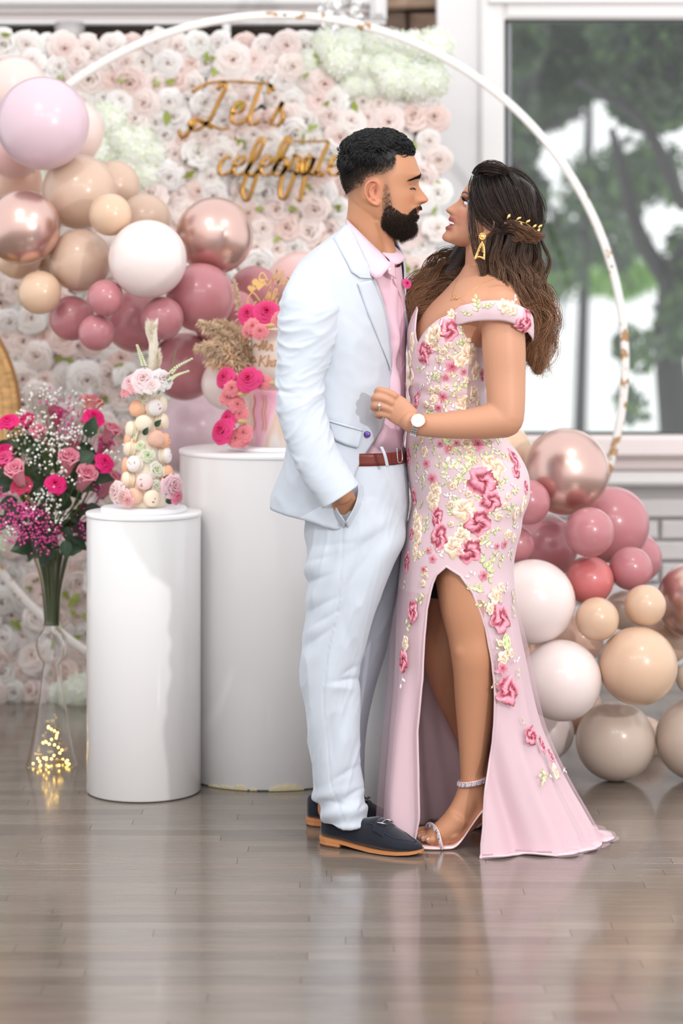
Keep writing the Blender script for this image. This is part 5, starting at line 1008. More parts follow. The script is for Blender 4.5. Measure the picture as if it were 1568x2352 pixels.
if 0: mk('pocket_edge', tube([onT(x, y, .001) for x, y in [(822, 1118), (820, 1140), (812, 1166), (802, 1186), (794, 1198)]], .0022, 6, res=24), suit, man)
def lip(e0, e1, off0, n=20, m=8):
    A = catmull(np.array(e0, float), n); B = catmull(np.array(e1, float), n); return grid(np.array([[onT(*(a*(1-t)+b*t), off0*(1-t)**1.5+.0012) for t in np.linspace(0, 1, m)] for a, b in zip(A, B)]))
o = mk('pocket_front', lip([(823, 1112), (821, 1140), (812, 1168), (794, 1200)], [(832, 1112), (831, 1143), (821, 1173), (798, 1212)], .026), suit, man); solid(o, .003, 0)
o = mk('pocket_back', lip([(768, 1158), (778, 1178), (794, 1201)], [(762, 1168), (773, 1188), (790, 1212)], .018), suit, man); solid(o, .003, 0)
# belt
def beltring(h0, h1, off):
    G = []
    for py in np.linspace(h0, h1, 5):
        th = np.linspace(0, 2*np.pi, 120, endpoint=False); rx = (932-706)/2*YM_/F+off; ry = .152+off; G.append(np.stack([XP(820, YM_)+rx*np.sign(np.cos(th))*np.abs(np.cos(th))**.93, YM_+ry*np.sign(np.sin(th))*np.abs(np.sin(th))**.93, np.full(120, PZ(py, YM_)+.004*np.cos(th)*0)], -1))
    return grid(np.array(G), cv=True)
o = mk('belt', beltring(1031, 1059, .003), mat('belt_leather', srgb(112, 44, 34), .35, bump=(200, .2, .0006)), man); solid(o, .004, 1)
o = mk('belt_loop', patch3([W(872, 1026, 5.925), W(880, 1045, 5.922), W(886, 1072, 5.93)], [W(879, 1026, 5.925), W(887, 1045, 5.922), W(893, 1070, 5.93)]), suit, man); solid(o, .004, 0)
mk('buckle', tube([W(911, 1030, 5.958), W(921, 1031, 5.975), W(923, 1058, 5.975), W(914, 1060, 5.958), W(911, 1030, 5.958)], .0014, 6, res=30), mat('steel', srgb(200, 200, 205), .2, metal=1), man)
# loafers
suede = mat('navy_suede', srgb(15, 19, 33), .85, sheen=.35, bump=(500, .3, .0006)); sole_m = mat('tan_sole', srgb(186, 124, 78), .5); heel_m = mat('heel_dark', srgb(70, 52, 40), .6); bitm = MATS['steel']
def loafer(h, t, flip=1):
    h = np.array(h, float); t = np.array(t, float); ax = t-h; L = np.linalg.norm(ax); ax /= L; sd = np.array([-ax[1], ax[0], 0])
    e = thing('loafer', '', '', (0, 0, 0)); del e['label'], e['category']; e.parent = man; e.matrix_parent_inverse = Matrix.Translation(-man.location)
    tt = [0, .03, .1, .25, .4, .55, .7, .82, .92, .97, 1.0]; hw = [.012, .026, .034, .034, .035, .043, .047, .044, .033, .020, .004]; tp_ = [.070, .078, .080, .070, .074, .082, .058, .042, .033, .028, .020]; z0 = [.021, .021, .021, .018, .012, .009, .009, .010, .012, .014, .016]
    G = []
    for a in np.r_[np.array([0, .01, .02, .035, .05, .07]), np.linspace(.09, .95, 34), np.array([.965, .98, .99, 1.0])]:
        w_ = np.interp(a, tt, hw); tp = np.interp(a, tt, tp_); zb2 = np.interp(a, tt, z0); ph = np.linspace(0, 2*np.pi, 32, endpoint=False); r = []
        for p in ph:
            cs, sn = math.cos(p), math.sin(p); x = w_*math.copysign(abs(cs)**.75, cs); zz = (zb2+tp)/2+(tp-zb2)/2*math.copysign(abs(sn)**.62, sn); x *= 1-.32*max(0, (zz-zb2)/(tp-zb2+1e-6)-.35)*(1.5 if a < .5 else 1.1)
            r.append(h+ax*L*a+sd*x+np.array([0, 0, zz]))
        G.append(r)
    up_ = mk('upper', grid(np.array(G), cv=True, cap0=True, cap1=True), suede, e)
    G = []
    for a in np.r_[np.array([0, .01, .02, .035, .05, .07]), np.linspace(.09, .95, 30), np.array([.965, .98, .99, 1.0])]:
        w_ = np.interp(a, tt, hw)+.0022; z1 = np.interp(a, tt, z0)+.002; z0b = z1-.0075; c = h+ax*(L+.005)*(a)-ax*.0025; G.append([c+sd*w_+np.array([0, 0, z0b]), c+sd*w_+np.array([0, 0, z1]), c-sd*w_+np.array([0, 0, z1]), c-sd*w_+np.array([0, 0, z0b])])
    mk('outsole', grid(np.array(G), cv=True, cap0=True, cap1=True), sole_m, e, sm=False)
    G = []
    for a in (0, .01, .02, .035, .05, .07, .1, .15, .2, .24):
        w_ = np.interp(a, tt, hw)+.0035; c = h+ax*L*a; zt3 = np.interp(a, tt, z0)-.006; G.append([c+sd*w_, c+sd*w_+np.array([0, 0, zt3]), c-sd*w_+np.array([0, 0, zt3]), c-sd*w_])
    mk('heel', grid(np.array(G), cv=True, cap0=True, cap1=True), sole_m, e, sm=False); G2 = np.array(G); G2[:, :, 2] *= .42; G2 = G2+0; mk('heel_tip', xf(grid(G2, cv=True, cap0=True, cap1=True), np.eye(3), (0, 0, 0)), heel_m, e, sm=False).scale = (1.0, 1.0, 1.0)
    def surf(a, p, off):
        w_ = np.interp(a, tt, hw); tp = np.interp(a, tt, tp_); zb2 = np.interp(a, tt, z0); cs, sn = math.cos(p), math.sin(p); x = w_*math.copysign(abs(cs)**.75, cs); zz = (zb2+tp)/2+(tp-zb2)/2*math.copysign(abs(sn)**.62, sn); x *= 1-.32*max(0, (zz-zb2)/(tp-zb2+1e-6)-.35)*(1.5 if a < .5 else 1.1)
        return h+ax*L*a+sd*(x+off*cs)+np.array([0, 0, zz+off*max(sn, .2)])
    # apron seam, strap, bit
    aa = np.r_[np.linspace(.50, .93, 16)]; pr_ = [surf(a, .62+.75*sstep(.74, .93, a), .0008) for a in aa]; pl2 = [surf(a, math.pi-.62-.75*sstep(.74, .93, a), .0008) for a in aa][::-1]
    mk('apron_seam', tube(np.array(pr_+pl2), .0013, 6, res=90), mat('navy_stitch', srgb(34, 42, 62), .7), e)
    o = mk('strap', grid(np.array([[surf(a, p, .0030) for a in (.585, .61, .635, .66, .685)] for p in np.linspace(.25, math.pi-.25, 30)])), suede, e); solid(o, .003, 1)
    for s in (-1, 1):
        c = h+ax*L*.63+sd*s*.019+np.array([0, 0, np.interp(.63, tt, tp_)+.002]); P = [c+ax*.011*math.cos(q)+sd*.009*math.sin(q)+np.array([0, 0, -.004*s*math.sin(q)*s]) for q in np.linspace(0, 2*np.pi, 14)]; mk('bit_ring', tube(P, .0019, 6), bitm, e)
    mk('bit_bar', tube([h+ax*L*.63+sd*-.014+np.array([0, 0, np.interp(.63, tt, tp_)+.004]), h+ax*L*.63+np.array([0, 0, np.interp(.63, tt, tp_)+.007]), h+ax*L*.63+sd*.014+np.array([0, 0, np.interp(.63, tt, tp_)+.004])], .0018, 6, res=8), bitm, e)
    # throat opening rim
    if 0: P = [h+ax*L*(.30+.23*math.cos(q))+sd*.026*math.sin(q)+np.array([0, 0, .0725+.008*math.cos(q)]) for q in np.linspace(0, 2*np.pi, 24)]; pass
    return e
loafer((XP(741, 6.02), 6.025, 0), (XP(969, 5.90), 5.895, 0)); loafer((XP(706, 6.225), 6.225, 0), (XP(915, 6.19), 6.185, 0))
# ---------------- woman ----------------
YW_ = 6.08; sW_ = F/YW_
wom = thing('person', 'smiling woman with long wavy dark hair in a pink floral embroidered gown', 'person', (XP(1090, YW_), YW_, 0))
a20 = math.radians(20); fW = (-math.cos(a20), -math.sin(a20)); uW = (math.sin(a20), -math.cos(a20)); cW = (1150, 480)
hmW = headmap(cW, fW, sW_, YW_)
def PU(U, Ff=0): return (cW[0]+uW[0]*U+fW[0]*Ff, cW[1]+uW[1]*U+fW[1]*Ff)
frontW = [(1152, 388), (1122, 394), (1102, 401), (1090, 408), (1080, 416), (1072, 426), (1065, 437), (1060, 448), (1059, 459), (1055, 470), (1050, 483), (1046, 495), (1043, 505), (1040, 514), (1036, 525), (1031, 534), (1025, 543), (1026, 554), (1038, 562)]
profW = [(1072, 426), (1064, 437), (1059, 446), (1057.5, 453), (1052, 460), (1043, 467), (1034, 473), (1026, 478), (1022.5, 482), (1025, 487), (1031, 491), (1035, 493.5), (1032, 498), (1028.5, 503), (1030, 507), (1036, 510), (1036, 514), (1028, 518), (1022, 521.5), (1022.5, 526), (1025, 530), (1020, 535), (1015, 541), (1015, 548), (1022, 555)]
backW = [(1160, 388), (1192, 399), (1220, 424), (1236, 456), (1236, 490), (1222, 520), (1190, 540), (1160, 552), (1125, 562), (1085, 566), (1055, 566)]
widW = [(*PU(u), w_) for u, w_ in ((88, 6), (82, 28), (72, 45), (52, 59), (30, 66), (5, 68), (-15, 65), (-35, 61), (-60, 54), (-80, 46), (-98, 34), (-108, 24), (-116, 7))]
sigW = [(*PU(u), w_) for u, w_ in ((40, 55), (12, 42), (0, 18), (-8, 8), (-25, 8.5), (-38, 12), (-44, 13), (-52, 15), (-60, 21), (-68, 24), (-82, 20), (-92, 24), (-107, 24))]
UE = -15/sW_
fWf = [(UE, .032, .0105, .015, -.011), (-43/sW_, .0125, .0055, .0055, .0085), (-46/sW_, .042, .016, .016, .007), (-70/sW_, .030, .010, .008, -.003), (2/sW_, .032, .006, .02, .003)]
headW = head_geo(hmW, frontW, profW, backW, widW, sigW, sW_, None, fWf)
earW = [(1110, 517, .004), (1111, 506, .008), (1118, 500, .013), (1128, 501, .016), (1134, 510, .017), (1133, 521, .016), (1127, 530, .012), (1118, 537, .008), (1111, 535, .005)]
prt = [headW]
for sd in (-1, 1): prt += ear_geo(earW, (1113, 535, .006), [(1117, 507, .010), (1124, 512, .011), (1124, 521, .010), (1119, 528, .008)], (1119, 518, .004, 11, 19), YW_, sd, .069, sW_, .85)
prt.append(tube([W(1122, 525, YW_), W(1112, 560, YW_), W(1108, 595, YW_), W(1114, 640, YW_), W(1120, 690, YW_)], [.052, .046, .044, .055, .07], 28, res=18))
bt_ = [(612, 1064, 1160, 6.08, .052), (630, 1054, 1182, 6.08, .085), (650, 1036, 1198, 6.075, .125), (672, 1016, 1206, 6.07, .155), (700, 988, 1204, 6.07, .165), (730, 966, 1190, 6.07, .160), (765, 950, 1150, 6.08, .148), (800, 948, 1112, 6.08, .140), (860, 952, 1106, 6.08, .128), (920, 952, 1106, 6.08, .115), (970, 948, 1120, 6.08, .118), (1040, 945, 1176, 6.08, .140), (1100, 948, 1200, 6.08, .155), (1170, 954, 1195, 6.08, .158), (1230, 945, 1180, 6.08, .15), (1270, 960, 1165, 6.08, .14)]
prt.append(legrings(bt_, 6.08))
A0 = [(1140, 706, 5.955, .060), (1153, 742, 5.925, .054), (1157, 800, 5.91, .0535), (1160, 870, 5.90, .050), (1162, 930, 5.885, .0465), (1160, 962, 5.88, .0455)]
prt.append(tube([W(a, b, c) for a, b, c, r in A0], [r for *_, r in A0], 26, res=30))
A1 = [(1160, 963, 5.88, .045), (1125, 968, 5.875, .0425), (1075, 974, 5.87, .037), (1010, 977, 5.87, .0315), (965, 976, 5.875, .0270), (942, 967, 5.88, .0275)]
prt.append(tube([W(a, b, c) for a, b, c, r in A1], [r for *_, r in A1], 26, res=40))
prt.append(tube([W(1168, 975, 5.89), W(1178, 984, 5.895)], [.026, .017], 14))
def hp3(px, py, y): return W(px, py, y)
# hand: palm + knuckles + fingers
prt.append(tube([hp3(948, 968, 5.882), hp3(928, 953, 5.888), hp3(910, 939, 5.892), hp3(899, 930, 5.895)], [.027, .032, .034, .031], 18, flat=.52, up=(0, 1, 0), res=16))
fg = [[(905, 909, 5.885), (886, 900, 5.880), (871, 897, 5.884), (866, 902, 5.905), (872, 909, 5.925)], [(898, 924, 5.882), (880, 915, 5.876), (864, 913, 5.880), (859, 918, 5.903), (866, 924, 5.925)], [(896, 941, 5.884), (878, 933, 5.878), (862, 931, 5.882), (858, 936, 5.903), (866, 940, 5.922)], [(900, 957, 5.890), (884, 952, 5.884), (870, 950, 5.888), (866, 954, 5.905), (873, 957, 5.920)]]
for q, r0 in zip(fg, (.0098, .0102, .0098, .0085)): prt.append(tube([hp3(*p) for p in q], [r0*1.08, r0, r0*1.0, r0*.92, r0*.8], 12, res=26))
prt.append(tube([hp3(932, 935, 5.90), hp3(915, 918, 5.925), hp3(897, 908, 5.94), hp3(884, 905, 5.935)], [.014, .0125, .0105, .009], 12, res=18))
prt.append(tube([W(1050, 660, 6.2), W(1035, 720, 6.245), W(1010, 800, 6.25), W(985, 880, 6.24), W(960, 900, 6.235)], [.05, .045, .04, .034, .028], 14, res=20))
# legs
L1 = [(1072, 1180, 6.02, .085), (1070, 1260, 6.01, .083), (1072, 1330, 6.0, .0785), (1076, 1400, 5.99, .070), (1082, 1460, 5.985, .0595), (1086, 1505, 5.98, .055), (1088, 1545, 5.985, .0515), (1090, 1600, 5.995, .0500), (1090, 1660, 6.0, .0450), (1087, 1720, 6.0, .0365), (1084, 1775, 6.0, .0300), (1086, 1800, 6.0, .0305)]
prt.append(tube([W(a, b, c) for a, b, c, r in L1], [r for *_, r in L1], 30, res=60)); prt.append(ellipsoid(W(1072, 1494, 5.962), (.036, .034, .042)))
L2 = [(1050, 1180, 6.15, .082), (1052, 1330, 6.15, .078), (1040, 1430, 6.14, .066), (1024, 1500, 6.13, .057), (1034, 1560, 6.15, .053), (1062, 1640, 6.18, .046), (1100, 1740, 6.2, .034), (1128, 1800, 6.2, .030)]
prt.append(tube([W(a, b, c) for a, b, c, r in L2], [r for *_, r in L2], 26, res=46))
# near foot on a heeled sandal
prt.append(tube([W(1086, 1788, 6.0), W(1090, 1818, 6.0), W(1104, 1848, 6.0)], [.0305, .030, .024], 16, res=12))
prt.append(tube([W(1082, 1800, 6.0), W(1070, 1845, 5.995), W(1045, 1885, 5.99), W(1018, 1912, 5.988), (W(996, 1924, 5.99))], [.030, .033, .032, .031, .024], 20, res=20, flat=[.9]*10+[1.25]*10, up=(0, 1, 0)))
prt.append(tube([W(1100, 1858, 6.0), W(1070, 1895, 5.995), W(1035, 1920, 5.99)], [.022, .022, .022], 14, res=10))
prt.append(ellipsoid(W(1090, 1800, 5.976), (.012, .009, .014))); prt.append(ellipsoid(W(1036, 1918, 5.965), (.020, .014, .014)))
for k, (x, yy, r) in enumerate(((957, 6.032, .0108), (957, 6.012, .0085), (963, 5.994, .0080), (971, 5.977, .0076), (983, 5.962, .0072))):
    z = r+.0135; P = np.array([[XP(1005+k*3, yy), 5.99+(yy-5.99)*.8, .030], [XP((x+1005)/2, yy), yy, .030-.002*k], [XP(x+9, yy), yy, z+.004], [XP(x, yy), yy, z]]); prt.append(tube(P, [r*1.05, r, r*1.05, r*.9], 10, res=14))
prt.append(tube([W(1128, 1800, 6.2), W(1135, 1850, 6.2), W(1105, 1880, 6.2)], [.03, .028, .03], 12, res=10))
meW = remesh(prt, .0027, 2, .5); VW = getV(meW); VW = lapsm(meW, sstep(PZ(575, YW_), PZ(600, YW_), VW[:, 2])*(np.abs(VW[:, 0]-XP(905, 5.9)) > .07)*(VW[:, 2] > .06), 10); NW = getN(meW); Fl, Ll, Ul = hmW[1](VW); u_ = Ul*sW_; f_ = Fl*sW_; aL = np.abs(Ll); px = VW[:, 0]*F/VW[:, 1]+784; py = (H-VW[:, 2])*F/VW[:, 1]+HY
up = (py < 600)*1.0; C = np.repeat(lin(189, 138, 110)[None], len(VW), 0)
C = blend(C, lin(184, 130, 98), sstep(1200, 1300, py)*.8)
C = blend(C, lin(200, 122, 106), np.exp(-((f_-78)/18)**2-((u_+45)/14)**2)*up*.55)
C = blend(C, lin(214, 168, 142), np.exp(-((f_-84)/14)**2-((u_+30)/6)**2)*up*.4)
lips = (np.exp(-((u_+61.5)/5)**4)+np.exp(-((u_+83)/5.2)**4))*np.exp(-(aL/.0255)**8)*(f_ > 84)*up; C = blend(C, lin(150, 72, 84), np.clip(lips, 0, 1)*.95)
inm = np.exp(-((u_+71.5)/5.8)**4)*np.exp(-(aL/.022)**8)*(f_ > 80)*up; C = blend(C, lin(90, 36, 40), np.clip(inm, 0, 1))
bc = -1+4*np.sin(np.clip((aL-.008)/.04, 0, 1)*2.3)-3*np.clip((aL-.03)/.02, 0, 1)+6; bth = 3.6-2.4*np.clip((aL-.012)/.038, 0, 1)
brow = np.exp(-((u_-bc+2)/bth)**4)*sstep(.006, .010, aL)*sstep(.054, .046, aL)*(f_ > 50)*up; C = blend(C, lin(34, 22, 24), np.clip(brow, 0, 1)*.97)
shd = np.exp(-((u_+9)/6)**2-((aL-.036)/.016)**2)*(f_ > 50)*up; C = blend(C, lin(118, 66, 66), np.clip(shd*1.1, 0, 1)*.75)
ll_ = np.exp(-((u_+19)/3)**2-((aL-.034)/.014)**4)*(f_ > 50)*up; C = blend(C, lin(60, 34, 36), np.clip(ll_, 0, 1)*.7)
sct = sstep(1084, 1094, px+(py-405)*.05)*(py < 500)*up; C = blend(C, lin(30, 22, 22), sct*(u_ > -20))
nos = np.exp(-((u_+48)/2.4)**2-((f_-105)/5)**2)*(aL > .003)*(aL < .011)*up; C = blend(C, lin(110, 56, 48), np.clip(nos, 0, 1)*.8)
ec = np.exp(-((px-1119)/4.5)**2-((py-519)/8)**2)*(aL > .055)*up; C = blend(C, lin(120, 62, 48), np.clip(ec, 0, 1)*.7)
nail = np.zeros(len(VW))
for k, (x, yy, r) in enumerate(((957, 6.032, .0108), (957, 6.012, .0085), (963, 5.994, .0080), (971, 5.977, .0076), (983, 5.962, .0072))): nail += np.exp(-((VW[:, 0]-XP(x, yy)+r*.3)/(r*.55))**4-((VW[:, 1]-yy)/(r*.6))**4)*(VW[:, 2] > r+.016)*(VW[:, 2] < .06)
C = blend(C, lin(246, 236, 238), np.clip(nail, 0, 1)*.9)
setcol(meW, C); bw = obj('body', meW, skin_m, wom); bw['label'] = 'tan skin of face, chest, left arm, hand and legs'
# eyes, lashes, teeth
rs = np.random.RandomState(8)
for sd in (-1, 1):
    ce = hmW[0](np.array(.0845), np.array(sd*.0315), np.array(UE)); fv = np.array([fW[0], 0, -fW[1]]); fv /= np.linalg.norm(fv); gz = fv+np.array([0, sd*.12, -.06]); gz /= np.linalg.norm(gz)
    V, Fc = ellipsoid((0, 0, 0), (.0118,)*3, nu=30, nv=36); d = (V/.0118)@gz; Ce = np.repeat(lin(238, 232, 232)[None], len(V), 0); Ce[d > .86] = lin(58, 34, 24); Ce[d > .965] = lin(6, 5, 5)
    mk('eye', (V+ce, Fc), mat('eye', (1, 1, 1), .08, attr=True, coat=1), wom, col=Ce)
    uv = np.array([uW[0], 0, -uW[1]]); lv_ = np.array([0, sd, 0.]); G = []
    for el in np.linspace(.22, 1.5, 8): G.append([ce+.0126*(fv*math.cos(el)*math.cos(az)+lv_*math.cos(el)*math.sin(az)+uv*math.sin(el)) for az in np.linspace(-1.3, 1.3, 16)])
    mk('eyelid', grid(np.array(G)), mat('eyelid_brown', srgb(120, 70, 66), .5), wom)
    G = []
    for el in np.linspace(-1.5, -.42, 6): G.append([ce+.0124*(fv*math.cos(el)*math.cos(az)+lv_*math.cos(el)*math.sin(az)+uv*math.sin(el)) for az in np.linspace(-1.3, 1.3, 16)])
    mk('eyelid', grid(np.array(G)), mat('eyelid_low', srgb(196, 138, 116), .5), wom)
    n = 46; az = np.linspace(-1.15, 1.25, n); el = .20; R_ = np.array([ce+.0128*(fv*math.cos(el)*math.cos(a)+lv_*math.cos(el)*math.sin(a)+uv*math.sin(el)) for a in az]); D = np.array([fv*math.cos(a)+lv_*math.sin(a)+uv*.75 for a in az])
    mk('eyelashes', strands(R_, D, None, .0095, .0005, -.5, 3), mat('lash_black', (.004, .004, .004), .6), wom)
tm = mat('teeth', srgb(250, 248, 242), .2); TT = []
for k in range(-4, 5):
    L_ = k*.0046; Fc_ = 107/sW_-.0062-(L_/.02)**2*.010; c = hmW[0](np.array(Fc_-.004), np.array(L_), np.array(-68.5/sW_)); TT.append(ellipsoid(c, (.0048, .0027, .0044 if abs(k) < 3 else .0038), nu=8, nv=12))
mk('teeth', join(*TT), tm, wom)
# ---------------- gown ----------------
DT = catmull(np.array([(690, 968, 1122, .160), (715, 952, 1116, .162), (756, 937, 1110, .160), (800, 936, 1112, .152), (858, 942, 1114, .142), (918, 943, 1116, .130), (960, 938, 1128, .130), (1013, 933, 1165, .147), (1037, 932, 1186, .157), (1085, 936, 1211, .169), (1132, 944, 1215, .174), (1160, 946, 1209, .174), (1185, 941, 1199, .172), (1216, 933, 1195, .170), (1258, 925, 1184, .167), (1300, 920, 1178, .164), (1352, 915, 1180, .162), (1404, 912, 1184, .160), (1450, 910, 1192, .160), (1517, 908, 1205, .160), (1600, 903, 1221, .162), (1673, 896, 1240, .164), (1740, 891, 1268, .168), (1800, 886, 1298, .172), (1860, 883, 1332, .178), (1905, 880, 1356, .184), (1942, 878, 1368, .188)], float), 160)
topT = np.array([(-180, 790), (-90, 785), (-60, 745), (-35, 712), (0, 706), (15, 710), (28, 735), (36, 768), (41, 790), (46, 778), (58, 754), (72, 732), (84, 722), (97, 713), (108, 706), (120, 699), (129, 702), (137, 738), (146, 768), (160, 785), (180, 790)], float)
slL = np.array([(1280, 1014), (1288, 1008), (1329, 990), (1380, 980), (1447, 974), (1541, 969), (1659, 958), (1760, 960), (1850, 962), (1942, 945)], float); slR = np.array([(1280, 1040), (1289, 1048), (1343, 1086), (1423, 1116), (1500, 1130), (1565, 1137), (1640, 1135), (1683, 1131), (1777, 1115), (1860, 1109), (1942, 1103)], float)
def dring(py, th, off=0.0):      # th in radians: 0 = left (front), +pi/2 = camera side
    l, r, ry = interp(DT, py); cx = (l+r)/2; rx = (r-l)/2*YW_/F+off; cs, sn = np.cos(th), np.sin(th); e = .94
    k = sstep(1300, 1940, py)
    fold = k*(.014*np.sin(7*th+.6+py*.002)+.010*np.sin(12*th+1.9)+.005*np.sin(23*th+py*.004))*(.25+.75*np.abs(np.sin(th))**.5)
    ru = .0022*np.sin(py*.11+2.5*th+1.5*np.sin(th*2))*np.exp(-((py-905)/55)**2)+.0014*np.sin(py*.19-3*th)*np.exp(-((py-880)/60)**2)
    bust = .012*np.exp(-((py-775)/45)**2)*(np.exp(-((th-1.25)/.42)**2)+np.exp(-((th-.05)/.4)**2))-.006*np.exp(-((py-775)/50)**2)*np.exp(-((th-.7)/.2)**2)
    d = fold+ru+bust
    yc = YW_+.0*k
    return np.stack([XP(cx, YW_)-(rx+d)*np.sign(cs)*np.abs(cs)**e, yc-(ry+off+d)*np.sign(sn)*np.abs(sn)**e, PZ(py, YW_)+0*th], -1)
def dth(py, tpx):        # angle on camera side whose picture column is tpx
    th = np.linspace(.02, 3.12, 500); P = dring(py, th); p = P[:, 0]*F/P[:, 1]+784; return th[np.argmin(np.abs(p-tpx))]
NTh = 260; rows = []
ap_t = (dth(1282, 1012)+dth(1282, 1036))/2
ths = ap_t+2*math.pi*np.linspace(0, 1, NTh)
for t in np.linspace(0, 1, 74):
    top = np.interp((np.degrees(ths)+180)%360-180, topT[:, 0], topT[:, 1]); py_ = top+(1282-top)*t; rows.append(np.array([dring(np.array(p), np.array(a)) for p, a in zip(py_, ths)]))
ap_t = (dth(1282, 1012)+dth(1282, 1036))/2
sk = []
tL = [];
pyS = np.linspace(1282, 1942, 101)
for py_ in pyS:
    a0 = dth(py_, np.interp(py_, slR[:, 0], slR[:, 1])); a1 = dth(py_, np.interp(py_, slL[:, 0], slL[:, 1]))
    k = sstep(1282, 1300, py_); a0 = ap_t+(a0-ap_t)*k; a1 = ap_t+(a1-ap_t)*k; u = np.linspace(0, 1, NTh); sk.append((a0, a1, py_))
gown_m = mat('gown_satin', srgb(224, 196, 203), .5, sheen=.25, bump=(700, .08, .0004), transl=.08)
def skirt(off, pys_, amp=0.0, ph=0.0):
    G = []
    for a0, a1, py_ in sk:
        if py_ < pys_: continue
        th = a0+(a1+2*math.pi-a0)*np.linspace(0, 1, NTh); P = dring(py_, th, off*sstep(pys_, pys_+160, py_)+.0008*(off > 0)); k = sstep(pys_, 1942, py_)
        n = P-np.array([XP(1040, YW_), YW_, 0]); n[:, 2] = 0; n /= np.linalg.norm(n, axis=1)[:, None]; P = P+n*(amp*k*np.sin(9*th+ph))[:, None]
        z = P[:, 2]; P[:, 2] = np.maximum(z, .003+off*.2)
        # train resting on the floor, to the right and behind
        G.append(P)
    base_ = G[-1]; c = np.array([XP(1100, YW_), YW_+.02, 0])
    for s_ in (.03, .06):
        d = base_-c; d[:, 2] = 0; d /= np.linalg.norm(d, axis=1)[:, None]; q = base_+d*s_*(.25+.75*sstep(-.1, .22, d[:, 0]*.25))[:, None]*.6; q[:, 2] = .003+.004*np.abs(np.sin(np.linspace(0, 60, NTh))); G.append(q)
    return np.array(G)
bod = np.array(rows); SK = skirt(0, 1281)
dress = thing('gown', '', '', (0, 0, 0)); bpy.data.objects.remove(dress)
gV, gF = grid(np.concatenate([bod[:-1], SK])); _me = raw(gV, gF, 'gown'); _bm = bmesh.new(); _bm.from_mesh(_me); bmesh.ops.remove_doubles(_bm, verts=_bm.verts, dist=2e-5); _bm.to_mesh(_me); _bm.free(); smooth(_me)
dr = obj('gown', _me, gown_m, wom); dr['label'] = 'pink off-shoulder mermaid gown with high front slit'; solid(dr, .0025, 0)
# bind the slit edge with a narrow fold
for col_ in (0, -1): mk('slit_facing', tube(SK[::3, col_], .0035, 6), gown_m, dr)
mk('neckline_binding', tube(bod[0][::3], .0022, 6), gown_m, dr)
# slit modesty panel
o = mk('slit_top_panel', patch3([W(1004, 1268, 5.935), W(1028, 1266, 5.93), W(1056, 1282, 5.94)], [W(996, 1302, 5.945), W(1020, 1296, 5.935), W(1060, 1300, 5.95)]), gown_m, dr)
# off-shoulder strap round the upper arm
G = []
sp = [(1044, 713, 746, 5.918), (1058, 703, 745, 5.900), (1076, 698, 740, 5.885), (1100, 693, 737, 5.875), (1130, 690, 736, 5.858), (1160, 692, 738, 5.852), (1190, 701, 748, 5.862), (1210, 712, 762, 5.885), (1222, 726, 778, 5.925), (1222, 733, 784, 5.97), (1210, 738, 786, 6.02), (1180, 742, 786, 6.08), (1150, 745, 785, 6.14)]
SP = catmull(np.array(sp, float), 60)
for x, t_, b_, y in SP: G.append([W(x+2*math.sin(math.pi*v), t_+(b_-t_)*v, y-.006*math.sin(math.pi*v)) for v in np.linspace(0, 1, 10)])
strapG = np.array(G); o = mk('shoulder_strap', grid(strapG), gown_m, dr); solid(o, .002, 0)
# sheer tulle overlay
tul = bpy.data.materials.new('tulle'); tul.use_nodes = True; nt = tul.node_tree; b = nt.nodes['Principled BSDF']; b.inputs['Base Color'].default_value = (*srgb(226, 196, 206), 1); b.inputs['Roughness'].default_value = .7
t1 = nt.nodes.new('ShaderNodeBsdfTransparent'); ms = nt.nodes.new('ShaderNodeMixShader'); ms.inputs[0].default_value = .24; nt.links.new(t1.outputs[0], ms.inputs[1]); nt.links.new(b.outputs[0], ms.inputs[2]); nt.links.new(ms.outputs[0], nt.nodes['Material Output'].inputs[0])
TU = skirt(.014, 1330, .006, 1.3)
mk('tulle_overlay', grid(TU), tul, dr)
mk('shorts', legrings([(1240, 960, 1100, 6.15, .098), (1366, 968, 1095, 6.15, .083)], 6.15), mat('black_shorts', (.008, .008, .01), .7), wom)
# embroidery conforming to the gown
sV_, sF_ = join((gV, gF), grid(strapG), grid(TU)); bvD = BVHTree.FromPolygons([tuple(v) for v in sV_], [tuple(f) for f in sF_])
def conform(px, py, tmpl, C, name, m, spin=0.0, sx=1.0, lift=.0015):
    d = Vector(((px-784)/F, 1, -(py-HY)/F)).normalized(); hit = bvD.ray_cast(Vector((0, 0, H)), d)
    if hit[0] is None: hit = bvD.find_nearest(Vector(W(px, py, 5.95)))
    p, n = np.array(hit[0]), np.array(hit[1])
    if n@np.array(d) > 0: n = -n
    n = n*.8+np.array([0, -.2, 0]); n /= np.linalg.norm(n); B = basis(n, 0); c, s = math.cos(spin), math.sin(spin); V = np.asarray(tmpl[0]); x = V[:, 0]*c-V[:, 1]*s; y = V[:, 0]*s+V[:, 1]*c; out = []
    Q = p+np.outer(x*sx, B[:, 0])+np.outer(y, B[:, 1]); nv_ = Vector(tuple(-n))
    for q, h in zip(Q, V[:, 2]):
        r = bvD.ray_cast(Vector(tuple(q+n*.06)), nv_, .12)
        out.append((np.array(r[0]) if r[0] is not None else q-n*.004)+n*(h+lift))
    mk(name, (np.array(out), tmpl[1]), m, dr, col=C)
emb = mat('embroidery', (1, 1, 1), .45, attr=True, sheen=.3, bump=(1600, .25, .0006))
